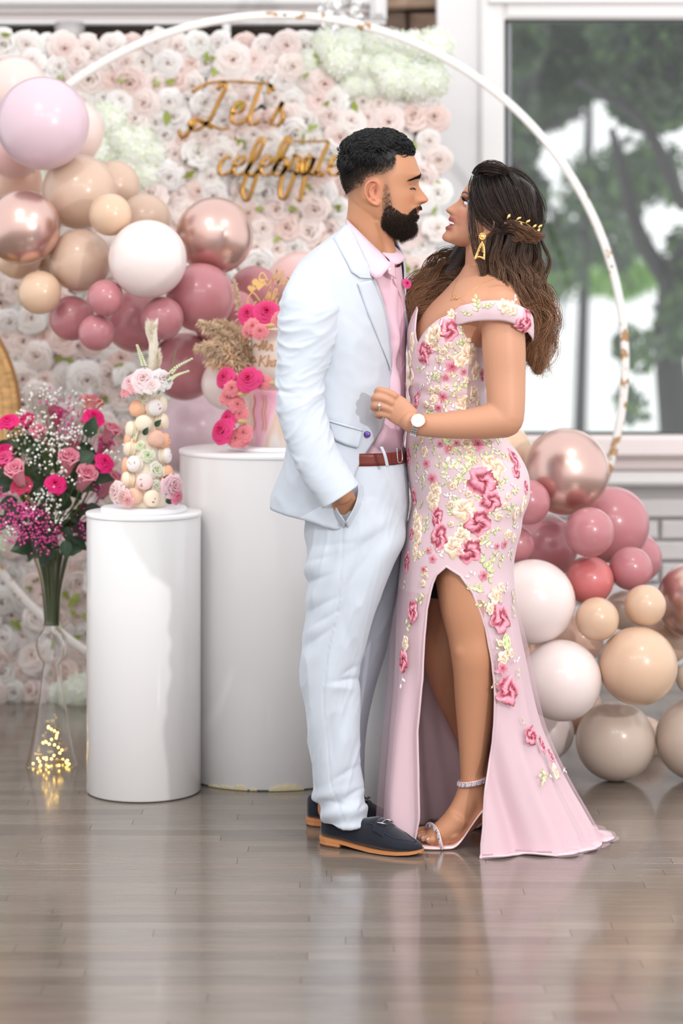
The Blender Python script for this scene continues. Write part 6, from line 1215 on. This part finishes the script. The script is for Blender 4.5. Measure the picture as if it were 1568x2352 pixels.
def t_rose(R, seed, dark, light, nr=9, nt=52):
    rs = np.random.RandomState(seed); ph = rs.uniform(0, 6, 4); V = [(0, 0, .002)]; Cc = [dark]
    for i in range(1, nr+1):
        r = i/nr
        for j in range(nt):
            a = 2*math.pi*j/nt; ol = 1+.11*math.sin(5*a+ph[0])+.07*math.sin(8*a+ph[1])+.04*math.sin(21*a)*(r > .8); q = math.sin(2*a+7.5*r+ph[2]+.8*math.sin(3*a)); h = .0012+.0035*abs(q)**.7*(1-.45*r)+.0010*math.sin(11*a+5*r)
            V.append((R*r*ol*math.cos(a), R*r*ol*math.sin(a), h if i < nr else .0002)); t = .5+.5*q; t = min(1, max(0, t*1.1+.28*(rs.rand()-.5)+.25*r-.1)); Cc.append(tuple(np.array(dark)*(1-t)+np.array(light)*t))
    Fs = [[0, 1+j, 1+(j+1) % nt] for j in range(nt)]
    for i in range(nr-1):
        for j in range(nt): a = 1+i*nt+j; b = 1+i*nt+(j+1) % nt; Fs.append([a, a+nt, b+nt, b])
    return (np.array(V), Fs), np.array(Cc)
def t_daisy(R, seed, dark, light): 
    (V, Fs), Cc = t_rose(R, seed, dark, light, 5, 40); r = np.hypot(V[:, 0], V[:, 1])/R; a = np.arctan2(V[:, 1], V[:, 0]); V[:, :2] *= (1+.10*np.cos(5*a))[:, None]; V[:, 2] = .0012+.0016*(r > .2)*(1-r); st = (np.abs(np.sin(5*a)) > .82)*(r < .7)*(r > .1); Cc = np.outer(1-r.clip(0, 1)**1.5, dark)+np.outer(r.clip(0, 1)**1.5, light); Cc[st] = light; return (V, Fs), Cc
def t_leaf(L, w_, seed, dark, light):
    V = []; Cc = []
    for i in range(9):
        t = i/8; ww = w_*math.sin(math.pi*min(1, t*.92+.04))**.8
        for j, s in enumerate((-1, -.5, 0, .5, 1)): V.append((ww*s, L*t, .0008+.0016*(1-abs(s))*(j != 2)+.0004)); k = abs(s) > .8 or j == 2 or (i+j) % 3 == 0; Cc.append(light if k else dark)
    return grid(np.array(V).reshape(9, 5, 3)), np.array(Cc)
def t_sprig(L, n, seed, dark, light):
    rs = np.random.RandomState(seed); ps = []; cs = []
    bend = rs.uniform(-.5, .5)
    for k in range(n):
        t = (k+.6)/n; x = bend*L*t*t; y = L*t; (V, Fc), c = t_leaf(L*.42, L*.11, 0, dark if k % 2 else light, light); a = (-1)**k*rs.uniform(.6, 1.1)+bend*.5 if k < n-1 else bend; ca, sa = math.cos(a), math.sin(a); V = V.copy(); X = V[:, 0]*ca-V[:, 1]*sa; Y = V[:, 0]*sa+V[:, 1]*ca; V[:, 0] = X+x; V[:, 1] = Y+y; ps.append((V, Fc)); cs.append(c)
    st = np.array([[(bend*L*t*t-.0008, L*t, .001), (bend*L*t*t+.0008, L*t, .001)] for t in np.linspace(0, 1, 8)]); ps.append(grid(st)); cs.append(np.repeat([dark], 16, 0)); return join(*ps), np.vstack(cs)
pkD, pkL = lin(142, 14, 48), lin(244, 162, 180); crD, crL = lin(214, 176, 146), lin(250, 236, 214); gD, gL = lin(146, 168, 88), lin(226, 232, 178); wD, wL = lin(220, 190, 190), lin(250, 240, 236)
big = [(1031, 758, 26, .8), (972, 812, 26, .75), (986, 800, 14, 1), (1108, 1106, 34, 1), (1126, 1150, 25, 1), (1097, 1200, 30, 1), (1076, 1264, 29, 1), (1008, 1232, 32, .62), (1004, 1186, 24, .6), (1180, 1055, 26, .65), (1184, 1085, 15, .9), (940, 1048, 20, .45), (953, 1140, 20, .6), (936, 1290, 25, .45), (948, 1405, 26, .55), (926, 1518, 26, .5), (1149, 1420, 34, .85), (1167, 1586, 33, .85), (1219, 1690, 21, .8), (1243, 1712, 20, .7), (1264, 1738, 18, .6), (1210, 736, 26, .7), (1196, 744, 16, 1), (957, 922, 18, .6), (1206, 1120, 16, .5), (1104, 862, 14, .5), (947, 1225, 14, .5)]
for k, (x, y, r, sx) in enumerate(big): t, c = t_rose(r*YW_/F, k, pkD, pkL); conform(x, y, t, c, 'embroidered_rose', emb, k*1.7, sx)
small = [(1038, 842, 15), (1017, 911, 11), (1096, 1020, 16), (980, 1065, 10), (993, 1100, 13), (1110, 1322, 12), (1157, 1250, 10), (994, 1284, 9), (974, 1308, 8), (1153, 1535, 14), (1007, 936, 9), (962, 905, 8), (985, 1265, 8)]
for k, (x, y, r) in enumerate(small): t, c = t_daisy(r*YW_/F, k+40, pkD, pkL); conform(x, y, t, c, 'embroidered_blossom', emb, k*1.1)
cream = [(993, 782, 27, .8), (1003, 762, 18, .8), (1076, 812, 26, 1), (1056, 828, 18, 1), (1092, 852, 22, .7), (1088, 905, 20, .7), (1062, 925, 19, 1), (1097, 930, 12, .7), (948, 785, 24, .45), (944, 825, 20, .45), (948, 868, 20, .5), (955, 955, 16, .7), (975, 1038, 13, .8), (1138, 1072, 24, 1), (1122, 1060, 18, 1), (1000, 1128, 20, .8), (995, 1150, 24, .8), (1066, 1172, 27, 1), (1062, 1232, 20, 1), (1044, 1258, 24, 1), (960, 1205, 26, .7), (962, 1235, 18, .6), (1201, 1160, 24, .5), (1203, 1190, 18, .5), (1138, 1368, 20, 1), (1150, 1350, 12, 1), (1125, 1398, 14, .8), (1155, 1510, 15, 1), (1172, 1500, 11, 1), (931, 1478, 18, .5), (922, 1265, 22, .4), (1160, 704, 17, 1), (1176, 712, 13, 1), (1274, 1772, 20, .7), (1165, 1228, 13, 1), (1178, 1236, 11, .7), (990, 896, 10, 1), (1005, 894, 10, 1), (996, 917, 11, 1), (978, 928, 8, 1), (972, 1340, 9, .8), (978, 1322, 8, .8), (1018, 806, 10, 1), (1010, 825, 10, 1), (968, 1010, 10, 1), (1070, 1020, 13, 1), (955, 1180, 14, .6), (1190, 1035, 10, .6), (1033, 718, 12, .8), (1148, 1478, 8, 1)]
for k, (x, y, r, sx) in enumerate(cream): t, c = t_rose(r*YW_/F, k+70, crD, crL, 8, 44); conform(x, y, t, c, 'embroidered_cream_flower', emb, k*2.3, sx)
fr = random.Random(77)
occ = [(x, y, r*.9) for x, y, r, _ in big]+[(x, y, r) for x, y, r in small]+[(x, y, r*.9) for x, y, r, _ in cream]; fill = []
for _k in range(3000):
    if len(fill) >= 92: break
    y = fr.uniform(775, 1285); l_, r_, _ = interp(DT, y); x = fr.uniform(l_+14, min(r_, 1108 if y < 930 else r_)-12); rr2 = fr.uniform(8, 13)
    if 915 < y < 1012 and x > 950+ (y-915)*-.0 and y > 1010-(x-950)*.42: continue
    if all((x-a)**2+(y-b)**2 > (q+rr2*.75)**2 for a, b, q in occ): occ.append((x, y, rr2*1.05)); fill.append((x, y, rr2))
for k, (x, y, r) in enumerate(fill):
    if k % 4 == 0: t, c = t_rose(r*.9*YW_/F, k+200, crD, crL, 6, 34); conform(x, y, t, c, 'embroidered_cream_flower', emb, k*2.3)
    elif k % 9 == 5: t, c = t_daisy(r*.85*YW_/F, k+200, pkD, pkL); conform(x, y, t, c, 'embroidered_blossom', emb, k*1.1)
    else: t, c = t_sprig(r*2.1*YW_/F, fr.choice((3, 4, 5)), k+300, wD if k % 3 == 0 else gD, wL if k % 3 == 0 else gL); a_ = fr.uniform(0, 6.28); conform(x+math.sin(a_)*r*.9, y+math.cos(a_)*r*.9, t, c, 'embroidered_leaf', emb, a_)
spr = [(1098, 716, 30, .2, 6), (1108, 708, 24, -1.2, 5), (1085, 722, 22, 1.3, 4), (1180, 700, 20, -.3, 3), (1062, 770, 28, .3, 4), (1030, 806, 22, 1.2, 3), (1060, 808, 26, .1, 2), (985, 825, 24, 2.2, 3), (1095, 800, 26, 1, 3), (1050, 862, 26, 1.4, 4), (1015, 862, 24, 1.7, 3), (990, 880, 22, .2, 3), (1008, 880, 16, -.3, 2), (1038, 888, 30, -1.4, 4), (1075, 888, 24, .6, 3), (1050, 912, 22, .9, 2), (990, 940, 24, 3.1, 2), (1018, 945, 20, -.5, 2), (960, 1020, 26, 3.0, 3), (985, 1012, 22, -.9, 3), (975, 1075, 24, 3.2, 3), (1040, 1045, 40, .2, 7), (1060, 1062, 34, 1.6, 5), (1020, 1060, 34, -1.8, 5), (1085, 1070, 42, .3, 7), (1105, 1055, 30, -.8, 5), (1130, 1030, 34, .4, 5), (1155, 1010, 30, -.6, 5), (1160, 1050, 26, 1, 4), (1028, 1100, 30, .5, 5), (1010, 1110, 24, 1.6, 4), (1020, 1140, 24, -1.6, 3), (1050, 1115, 30, -.2, 4), (1145, 1090, 30, 2.2, 4), (1160, 1110, 24, 1.2, 3), (1072, 1150, 34, 2.3, 2), (1150, 1170, 22, -1.5, 2), (1190, 1100, 26, .1, 3), (1185, 1160, 26, 1.6, 3), (1185, 1130, 22, .7, 3), (1118, 1182, 22, -1.2, 3), (985, 1180, 24, 2.6, 3), (975, 1225, 24, -.4, 3), (940, 1190, 24, .3, 3), (1098, 1238, 24, -.8, 3), (1100, 1290, 36, -1.9, 6), (1115, 1305, 30, -2.6, 4), (1095, 1310, 24, 1.9, 3), (1130, 1245, 36, 1.3, 5), (1145, 1265, 28, 2.2, 4), (1180, 1215, 24, .3, 3), (1175, 1255, 22, 2.5, 3), (990, 1255, 24, 2.4, 3), (980, 1300, 22, 2.8, 3), (970, 1360, 22, 3.0, 3), (930, 1325, 24, 3.1, 2), (958, 1385, 22, -.3, 3), (1110, 1360, 34, .9, 6), (1120, 1385, 24, 1.6, 4), (1158, 1365, 24, -.3, 3), (1160, 1455, 40, 3.1, 1), (1145, 1495, 22, .3, 3), (1165, 1490, 20, -.6, 3), (1178, 1525, 20, -1, 3), (1135, 1560, 18, 2.8, 2), (1190, 1560, 20, -.2, 2), (940, 1455, 26, .2, 3), (925, 1550, 26, 3.0, 2), (1205, 1668, 20, .3, 2), (1245, 1765, 30, 2.9, 4), (1262, 1775, 24, 2.4, 3), (1290, 1775, 22, -1.3, 3), (1180, 1390, 26, 0, 3), (1183, 1420, 24, .4, 3), (1172, 1290, 22, .1, 2)]
for k, (x, y, r, a, n) in enumerate(spr):
    wht = k % 4 == 3; t, c = t_sprig(r*YW_/F, n, k, wD if wht else gD, wL if wht else gL) if n > 1 else t_leaf(r*YW_/F, r*.32*YW_/F, k, gD, gL); conform(x, y, t, c, 'embroidered_leaf', emb, a)
# ---------------- jewellery, sandals ----------------
gm2 = mat('gold_jewel', srgb(236, 190, 120), .22, metal=1, bump=(400, .6, .0008)); crys = mat('rhinestone', srgb(232, 228, 240), .04, metal=.75); silv = mat('bracelet_silver', srgb(226, 222, 222), .18, metal=.95); rosegold = mat('rose_gold', srgb(228, 178, 150), .2, metal=1)
er = thing('e', '', ''); bpy.data.objects.remove(er)
EY = 5.985
def onB(px, py, off=.002, dflt=6.0):
    d = Vector(((px-784)/F, 1, -(py-HY)/F)).normalized(); hit = bvW.ray_cast(Vector((0, 0, H)), d); return np.array(W(px, py, dflt)) if hit[0] is None else np.array(hit[0])-np.array(d)*off
bvW = BVHTree.FromPolygons([tuple(v) for v in VW], [tuple(p.vertices) for p in meW.polygons])
e_ = [ellipsoid(W(1107.5, 543, EY), (.0085, .003, .0088), nu=8, nv=16)]+[ellipsoid(W(1107.5+7*math.cos(a), 543+7*math.sin(a), EY-.002), (.0028,)*3, nu=6, nv=8) for a in np.linspace(0, 6.1, 12)]
e_ += [tube([W(1107, 556, EY), W(1101, 566, EY), W(1095, 582, EY), W(1091, 594, EY)], [.003, .0028, .003, .004], 8, res=12), tube([W(1107, 556, EY), W(1111, 566, EY), W(1112, 580, EY), W(1111, 594, EY)], [.003, .0028, .003, .004], 8, res=12), tube([W(1091, 592, EY), W(1101, 590, EY), W(1112, 595, EY)], [.0035, .003, .0035], 8, res=8)]
e_ += [ellipsoid(W(1107+(-14*t if k % 2 else 5*t)+fr.uniform(-1, 1), 556+38*t, EY-.002), (.0026,)*3, nu=5, nv=7) for k, t in enumerate(np.linspace(0, 1, 22))]
mk('earring', join(*e_), gm2, wom)
mk('necklace', tube([onB(x, y, .0008, 6.05) for x, y in [(1050, 642), (1042, 662), (1038, 680), (1045, 688), (1060, 682), (1078, 670), (1098, 658), (1120, 646), (1142, 638)]], .0006, 4, res=60), gm2, wom)
for s in strokes('Ak')[0] if 0 else strokes('Ae')[0]: mk('necklace_pendant', letter_geo(s, lambda u, v, d: tuple(onB(1038+u*10, 688-v*8, .002-d, 6.0)), .06, .0006), gm2, wom)
mk('ring', join(*[tube([hp3(871, 932, 5.8795)+np.array([.0015*math.cos(q)*.6, -.0108*math.cos(q), .0108*math.sin(q)]) for q in np.linspace(0, 2*np.pi, 20)], .0018, 6), ellipsoid(hp3(871, 931.5, 5.867), (.0045, .003, .005), nu=6, nv=8)]), silv, wom)
wt = []; wc_ = W(957, 975, 5.8765); wax = (W(942, 967, 5.88)-W(975, 977, 5.875)); wax /= np.linalg.norm(wax); b1_ = np.cross(wax, (0, 1, 0)); b1_ /= np.linalg.norm(b1_); b2_ = np.cross(wax, b1_)
for k in range(30):
    a = 2*math.pi*k/30; n = b1_*math.cos(a)+b2_*math.sin(a)
    for s in (-1, 0, 1): c = wc_+n*.0298+wax*s*.0052; wt.append(xf(boxm(-.0024, .0024, -.0026, .0026, -.0015, .0015), np.stack([wax, np.cross(n, wax), n], 1), c))
mk('watch_bracelet', join(*wt), silv, wom, sm=False)
dn = np.array([-.12, -.93, .34]); dn /= np.linalg.norm(dn); dc = W(960, 966, 5.843); Bd = basis(dn)
mk('watch_case', xf(lathe([(.001, -.004), (.0165, -.004), (.0178, -.001), (.0178, .002), (.0165, .0035), (.0155, .0028)], 40, cap0=True, cap1=False), Bd, dc), rosegold, wom)
mk('watch_dial', xf(lathe([(.0156, .0024), (.001, .0026)], 40), Bd, dc), mat('dial', srgb(250, 250, 252), .25), wom, sm=False)
mk('watch_hands', join(*[xf(boxm(-.0004, .0004, 0, l, .0028, .0032), Bd@rotz(a), dc) for a, l in ((.6, .007), (2.6, .010))]+[xf(boxm(-.0003, .0003, .0125, .0148, .0028, .0031), Bd@rotz(k*math.pi/6), dc) for k in range(12)]), mat('steel_dark', srgb(120, 116, 120), .3, metal=1), wom, sm=False)
mk('watch_crown', ellipsoid(dc+Bd[:, 0]*-.019, (.002, .002, .002), nu=6, nv=8), rosegold, wom)
# hair vine
hvP = [(1163, 509, 5.985), (1180, 507, 5.977), (1200, 511, 5.977), (1216, 519, 5.985), (1230, 532, 6.0), (1240, 526, 6.02)]
hv = [tube([W(*p) for p in hvP], .0011, 6, res=30)]; mk('hair_vine', hv[0], gm2, wom)
for x, y, a in [(1168, 497, .5), (1191, 502, 1.0), (1212, 509, .9), (1227, 520, .8), (1197, 517, 2.9), (1214, 530, 3.0), (1174, 516, 3.0), (1165, 513, 1.7), (1236, 530, .5), (1226, 540, 2.9), (1240, 520, .9)]:
    d = np.array([math.sin(a), 0, math.cos(a)]); V = []; 
    for i in range(7):
        t = i/6; ww = .0040*math.sin(math.pi*min(1, t*.95+.03)); V.append([(-ww, t*.0155, 0), (0, t*.0155, .0012*math.sin(math.pi*t)), (ww, t*.0155, 0)])
    Rm = np.stack([np.cross(d, (0, -1, 0)), d, (0, -1, 0)], 1); o = mk('vine_leaf', xf(grid(np.array(V)), Rm, W(x, y, 5.972 if x < 1222 else 5.99)-d*.008), gm2, wom); solid(o, .0008, 0)
# sandal
def sandal(dy, nm):
    e = thing('sandal', '', '', (0, 0, 0)); del e['label'], e['category']; e.parent = wom; e.matrix_parent_inverse = Matrix.Translation(-wom.location); yb = 5.99+dy; ox = .06 if dy else 0
    S_ = [(944, .010, .010), (955, .008, .034), (985, .007, .043), (1020, .0075, .043), (1042, .010, .038), (1060, .026, .030), (1080, .056, .024), (1100, .086, .025), (1114, .101, .026), (1126, .104, .018)]
    Sx = catmull(np.array(S_, float), 40); G = []
    for x, z, hw in Sx: X = XP(x, yb)+ox; G.append([(X, yb-hw, z-.005), (X, yb-hw, z), (X, yb+hw, z), (X, yb+hw, z-.005)])
    mk('footbed', grid(np.array(G), cv=True, cap0=True, cap1=True), mat('satin_sandal', srgb(238, 200, 196), .25, metal=.25), e)
    mk('stiletto', tube([(XP(1120, yb)+ox, yb, .098), (XP(1123, yb)+ox, yb, .05), (XP(1125, yb)+ox, yb, .004)], [.013, .006, .0045], 12, res=10), MATS['satin_sandal'], e); return e
sd_ = sandal(0, ''); sandal(.21, '')
def band(P, wdt, nst, nm):
    P = catmull(np.array(P), nst); T, N, B = frames(P, up=(0, 0, 1)); mk('strap', tube(P, wdt, 8, flat=.3, up=(1, 0, 0), cap=True), MATS['satin_sandal'], sd_); g = []
    for k in range(len(P)):
        for s in (-.5, .5): g.append(ellipsoid(P[k]+np.array([0, -.003, wdt*.55*s])+T[k]*(.002 if s > 0 else 0), (.0042, .0034, .0042), rotz(k*.7), 4, 6))
    mk('rhinestones', join(*g), crys, sd_, sm=False, kind='stuff')
ank = [np.array([XP(1084, 6.0)+.0345*math.cos(a), 6.0+.0345*math.sin(a), PZ(1794, 6.0)+.006*math.cos(a)]) for a in np.linspace(math.pi*.8, math.pi*2.15, 20)]
band(ank, .007, 30, 'a')
vam = [np.array([XP(975, 6.03), 6.035, .030]), np.array([XP(981, 6.01), 6.012, .046]), np.array([XP(992, 5.98), 5.985, .052]), np.array([XP(1004, 5.95), 5.958, .043]), np.array([XP(1010, 5.95), 5.948, .022]), np.array([XP(1014, 5.95), 5.948, .008])]
band(vam, .008, 18, 'b')
# ---------------- hair of the woman ----------------
hairW_m = mat('hair_brown', (.05, .03, .02), .36, spec=.45, attr=True)
hs = []
for (px_, py_, dy, rx, ry, rw) in ((1163, 462, 0, 73, 60, .077), (1128, 404, 0, 36, 21, .050), (1112, 400, .01, 22, 14, .035), (1102, 410, 0, 17, 14, .048), (1192, 484, 0, 44, 68, .070), (1202, 545, .0, 32, 30, .052), (1140, 440, 0, 48, 42, .072), (1178, 416, 0, 28, 12, .03)): hs.append(ellipsoid(W(px_, py_, YW_+dy), (rx/sW_, rw, ry/sW_), nu=20, nv=28))
for q in ([(1150, 520, 6.06), (1150, 600, 6.07), (1165, 670, 6.08), (1200, 740, 6.08), (1222, 830, 6.08)], [(1195, 540, 6.08), (1205, 620, 6.09), (1222, 700, 6.09), (1232, 790, 6.09), (1235, 850, 6.09)]): hs.append(tube([W(*p) for p in q], [.042, .045, .040, .034, .015], 16, res=20))
hs.append(tube([W(1080, 560, 6.15), W(1040, 620, 6.18), W(985, 670, 6.18), W(960, 720, 6.17)], [.03, .035, .030, .014], 12, res=16))
meHW = remesh(hs, .005, 8); VHW = getV(meHW); Ch = np.repeat(lin(34, 25, 24)[None], len(VHW), 0); tt = sstep(520, 760, (H-VHW[:, 2])*F/VHW[:, 1]+HY); Ch = blend(Ch, lin(62, 42, 32), tt); setcol(meHW, Ch)
hairW = obj('hair', meHW, hairW_m, wom); hairW['label'] = 'long dark brown half-up wavy hair with lighter ends'
def bundle(path, n, spread, r, wave=.006, freq=2.2, clumps=10, seed=0, m=34, t0=0.0, tipc=(118, 84, 60), rootc=(26, 20, 20), flatY=.6, hl=.35, r_end=.25):
    rs = np.random.RandomState(seed); P = catmull(np.array([W(*p) for p in path]), m); T, N, B = frames(P, up=(0, 1, 0)); tt = np.linspace(0, 1, m); cl = rs.normal(size=(clumps, 2))*.75; ph = rs.uniform(0, 6.28, clumps); ci = rs.randint(0, clumps, n)
    off = cl[ci]+rs.normal(size=(n, 2))*.28; conv = np.interp(tt, [0, .3, .8, 1], [1, 1, 1, .75]); L_ = rs.uniform(.82, 1.03, n); sp_ = np.interp(tt, np.linspace(0, 1, len(spread)), spread)
    idx = np.clip(tt[None]*L_[:, None], 0, 1)*(m-1); i0 = np.floor(idx).astype(int).clip(0, m-2); fr2 = (idx-i0)[..., None]
    Pc = P[i0]*(1-fr2)+P[i0+1]*fr2; Nn = N[i0]; Bb = B[i0]; s_ = sp_[i0][..., None]*YW_/F*conv[None, :, None]
    w1 = wave*np.sin(freq*2*np.pi*tt[None]+ph[ci][:, None]+rs.normal(size=(n, 1))*.14)*np.minimum(1, tt*3)[None]
    w2 = wave*.8*np.cos(freq*2*np.pi*tt[None]+ph[ci][:, None]*1.3)*np.minimum(1, tt*3)[None]
    X = Pc+Nn*(off[:, 0][:, None, None]*s_*flatY+w2[..., None])+Bb*(off[:, 1][:, None, None]*s_+w1[..., None]); rr = r*rs.uniform(.6, 1.25, (n, 1))*np.interp(tt, [0, .1, .7, 1], [.8, 1, 1, r_end])[None]
    ring = [(math.cos(a), math.sin(a)) for a in (0, 2.094, 4.189)]; V = np.stack([X+Nn*(c*rr)[..., None]+Bb*(s*rr)[..., None] for c, s in ring], 2)   # n,m,3,3
    V = V.reshape(-1, 3); base = (np.arange(n)[:, None]*m+np.arange(m-1)[None]).ravel()*3; Fs = [np.stack([base+j, base+(j+1) % 3, base+3+(j+1) % 3, base+3+j], 1) for j in range(3)]
    c0, c1 = lin(*rootc), lin(*tipc); lit = rs.uniform(.55, 1.0+hl, (n, 1)); k = np.clip((tt-t0)/(1-t0), 0, 1)[None]*np.ones((n, 1)); Cc = (c0[None, None]*(1-k[..., None])+c1[None, None]*k[..., None])*lit[..., None]; Cc = np.repeat(Cc[:, :, None], 3, 2).reshape(-1, 3)
    return V, np.vstack(Fs), Cc
def hairobj(name, bs, par=hairW):
    Vs, Fs, Cs, k = [], [], [], 0
    for V, Fc, C_ in bs: Vs.append(V); Fs.append(Fc+k); Cs.append(C_); k += len(V)
    mk(name, (np.vstack(Vs), np.vstack(Fs)), hairW_m, par, col=np.vstack(Cs), kind='stuff')
top_c = dict(rootc=(22, 18, 19), tipc=(62, 44, 36), wave=.0016, freq=1.2, clumps=22, r=.00055)
B_ = []
sw = [[(1098, 408, 6.035), (1096, 440, 6.005), (1112, 485, 5.998), (1150, 520, 5.995), (1185, 528, 5.99)], [(1115, 404, 6.04), (1118, 440, 6.005), (1138, 485, 5.996), (1172, 520, 5.992)], [(1138, 402, 6.045), (1148, 440, 6.0), (1170, 488, 5.995), (1198, 522, 5.992)],
      [(1162, 402, 6.05), (1182, 440, 6.005), (1200, 490, 6.0), (1218, 530, 6.0)], [(1176, 412, 6.06), (1200, 445, 6.02), (1214, 490, 6.01), (1222, 540, 6.015)], [(1185, 420, 6.08), (1220, 460, 6.06), (1229, 505, 6.05), (1228, 552, 6.04)], [(1100, 406, 6.10), (1140, 402, 6.1), (1190, 416, 6.1), (1224, 458, 6.1), (1230, 520, 6.08)]]
for k, q in enumerate(sw): B_.append(bundle(q, 330, [9, 14, 13, 7], seed=k, m=22, **top_c))
B_.append(bundle([(1093, 404, 6.05), (1105, 389, 6.05), (1132, 384, 6.05), (1160, 398, 6.06), (1185, 411, 6.07)], 150, [7, 9, 10, 8], seed=20, flatY=1.4, **top_c)); B_.append(bundle([(1094, 403, 6.07), (1110, 387, 6.04), (1140, 388, 6.03), (1175, 400, 6.05)], 120, [6, 9, 9, 6], seed=21, flatY=1.2, **top_c))
hairobj('crown_hair', B_)
mid_c = dict(rootc=(48, 35, 29), tipc=(152, 108, 78), r=.0006)
B_ = [bundle([(1155, 528, 5.985), (1178, 520, 5.975), (1200, 535, 5.972), (1225, 545, 5.985), (1240, 550, 6.02)], 150, [6, 11, 12, 8], seed=30, wave=.004, freq=2.5, clumps=6, **mid_c), bundle([(1165, 540, 5.99), (1190, 545, 5.978), (1215, 538, 5.98), (1236, 556, 6.0)], 120, [6, 9, 9, 6], seed=31, wave=.004, freq=2, clumps=5, **mid_c)]
hairobj('twist', B_)
lg = [[(1148, 520, 6.0), (1138, 580, 6.0), (1146, 640, 5.985), (1178, 690, 5.965), (1216, 722, 5.98), (1222, 775, 6.0), (1240, 825, 6.01), (1250, 868, 6.01)], [(1176, 540, 5.99), (1170, 600, 5.985), (1190, 655, 5.975), (1236, 690, 5.975), (1258, 735, 5.99), (1232, 790, 6.0), (1244, 858, 6.01)], [(1204, 548, 5.995), (1205, 610, 5.99), (1225, 662, 5.985), (1256, 705, 5.99), (1246, 762, 6.0), (1252, 815, 6.0), (1226, 862, 6.0)],
      [(1230, 550, 6.02), (1240, 610, 6.02), (1232, 665, 6.01), (1228, 725, 6.02), (1248, 780, 6.02), (1216, 845, 6.02)], [(1134, 545, 6.01), (1128, 610, 6.005), (1150, 665, 5.99), (1192, 705, 5.98), (1222, 752, 5.99), (1214, 830, 6.0)], [(1190, 545, 6.01), (1195, 620, 6.0), (1212, 680, 6.0), (1230, 740, 6.0), (1225, 800, 6.0), (1238, 850, 6.0)], [(1215, 550, 6.04), (1228, 640, 6.05), (1225, 720, 6.06), (1240, 800, 6.06), (1232, 860, 6.05)]]
B_ = [bundle(q, 240, [8, 13, 15, 15, 12], seed=40+k, wave=.013, freq=2.6, clumps=8, m=44, **mid_c) for k, q in enumerate(lg)]
B_.append(bundle([(1125, 545, 6.02), (1120, 600, 6.01), (1118, 650, 6.0), (1150, 690, 5.97), (1200, 708, 5.96), (1248, 700, 5.98), (1262, 730, 5.99)], 90, [5, 8, 8, 6], seed=60, wave=.005, freq=2, clumps=5, **mid_c)); hairobj('long_waves', B_)
fl2 = [[(1090, 555, 6.14), (1045, 600, 6.16), (1000, 630, 6.16), (962, 665, 6.15), (946, 705, 6.13), (958, 745, 6.11)], [(1085, 570, 6.14), (1050, 625, 6.15), (1008, 655, 6.15), (975, 690, 6.13), (952, 725, 6.11), (962, 750, 6.10)], [(1090, 590, 6.13), (1062, 630, 6.14), (1030, 655, 6.14), (1000, 690, 6.13), (970, 715, 6.11), (948, 740, 6.10)], [(1085, 550, 6.15), (1030, 592, 6.17), (985, 620, 6.17), (950, 668, 6.15), (938, 700, 6.13), (950, 720, 6.11)]]
hairobj('shoulder_waves', [bundle(q, 200, [6, 12, 13, 10], seed=70+k, wave=.010, freq=2.2, clumps=7, m=40, **mid_c) for k, q in enumerate(fl2)])
lo = [[(1092, 412, 6.03), (1084, 450, 6.0), (1084, 500, 5.99), (1092, 560, 5.985), (1108, 610, 5.99), (1110, 660, 5.99), (1130, 690, 5.975)], [(1095, 415, 6.03), (1090, 470, 5.998), (1094, 520, 5.992), (1096, 560, 5.99), (1112, 620, 5.99), (1106, 670, 5.99)]]
hairobj('loose_strands', [bundle(q, 34, [4, 7, 7, 5], .0007, wave=.003, freq=1.5, clumps=4, seed=80+k, rootc=(26, 20, 20), tipc=(90, 62, 46)) for k, q in enumerate(lo)]+[bundle([(1098, 412, 6.03), (1092, 440, 6.0), (1100, 470, 5.995), (1125, 498, 5.99)], 90, [5, 7, 7, 4], .0007, wave=.002, clumps=8, seed=90, tipc=(50, 36, 32))])
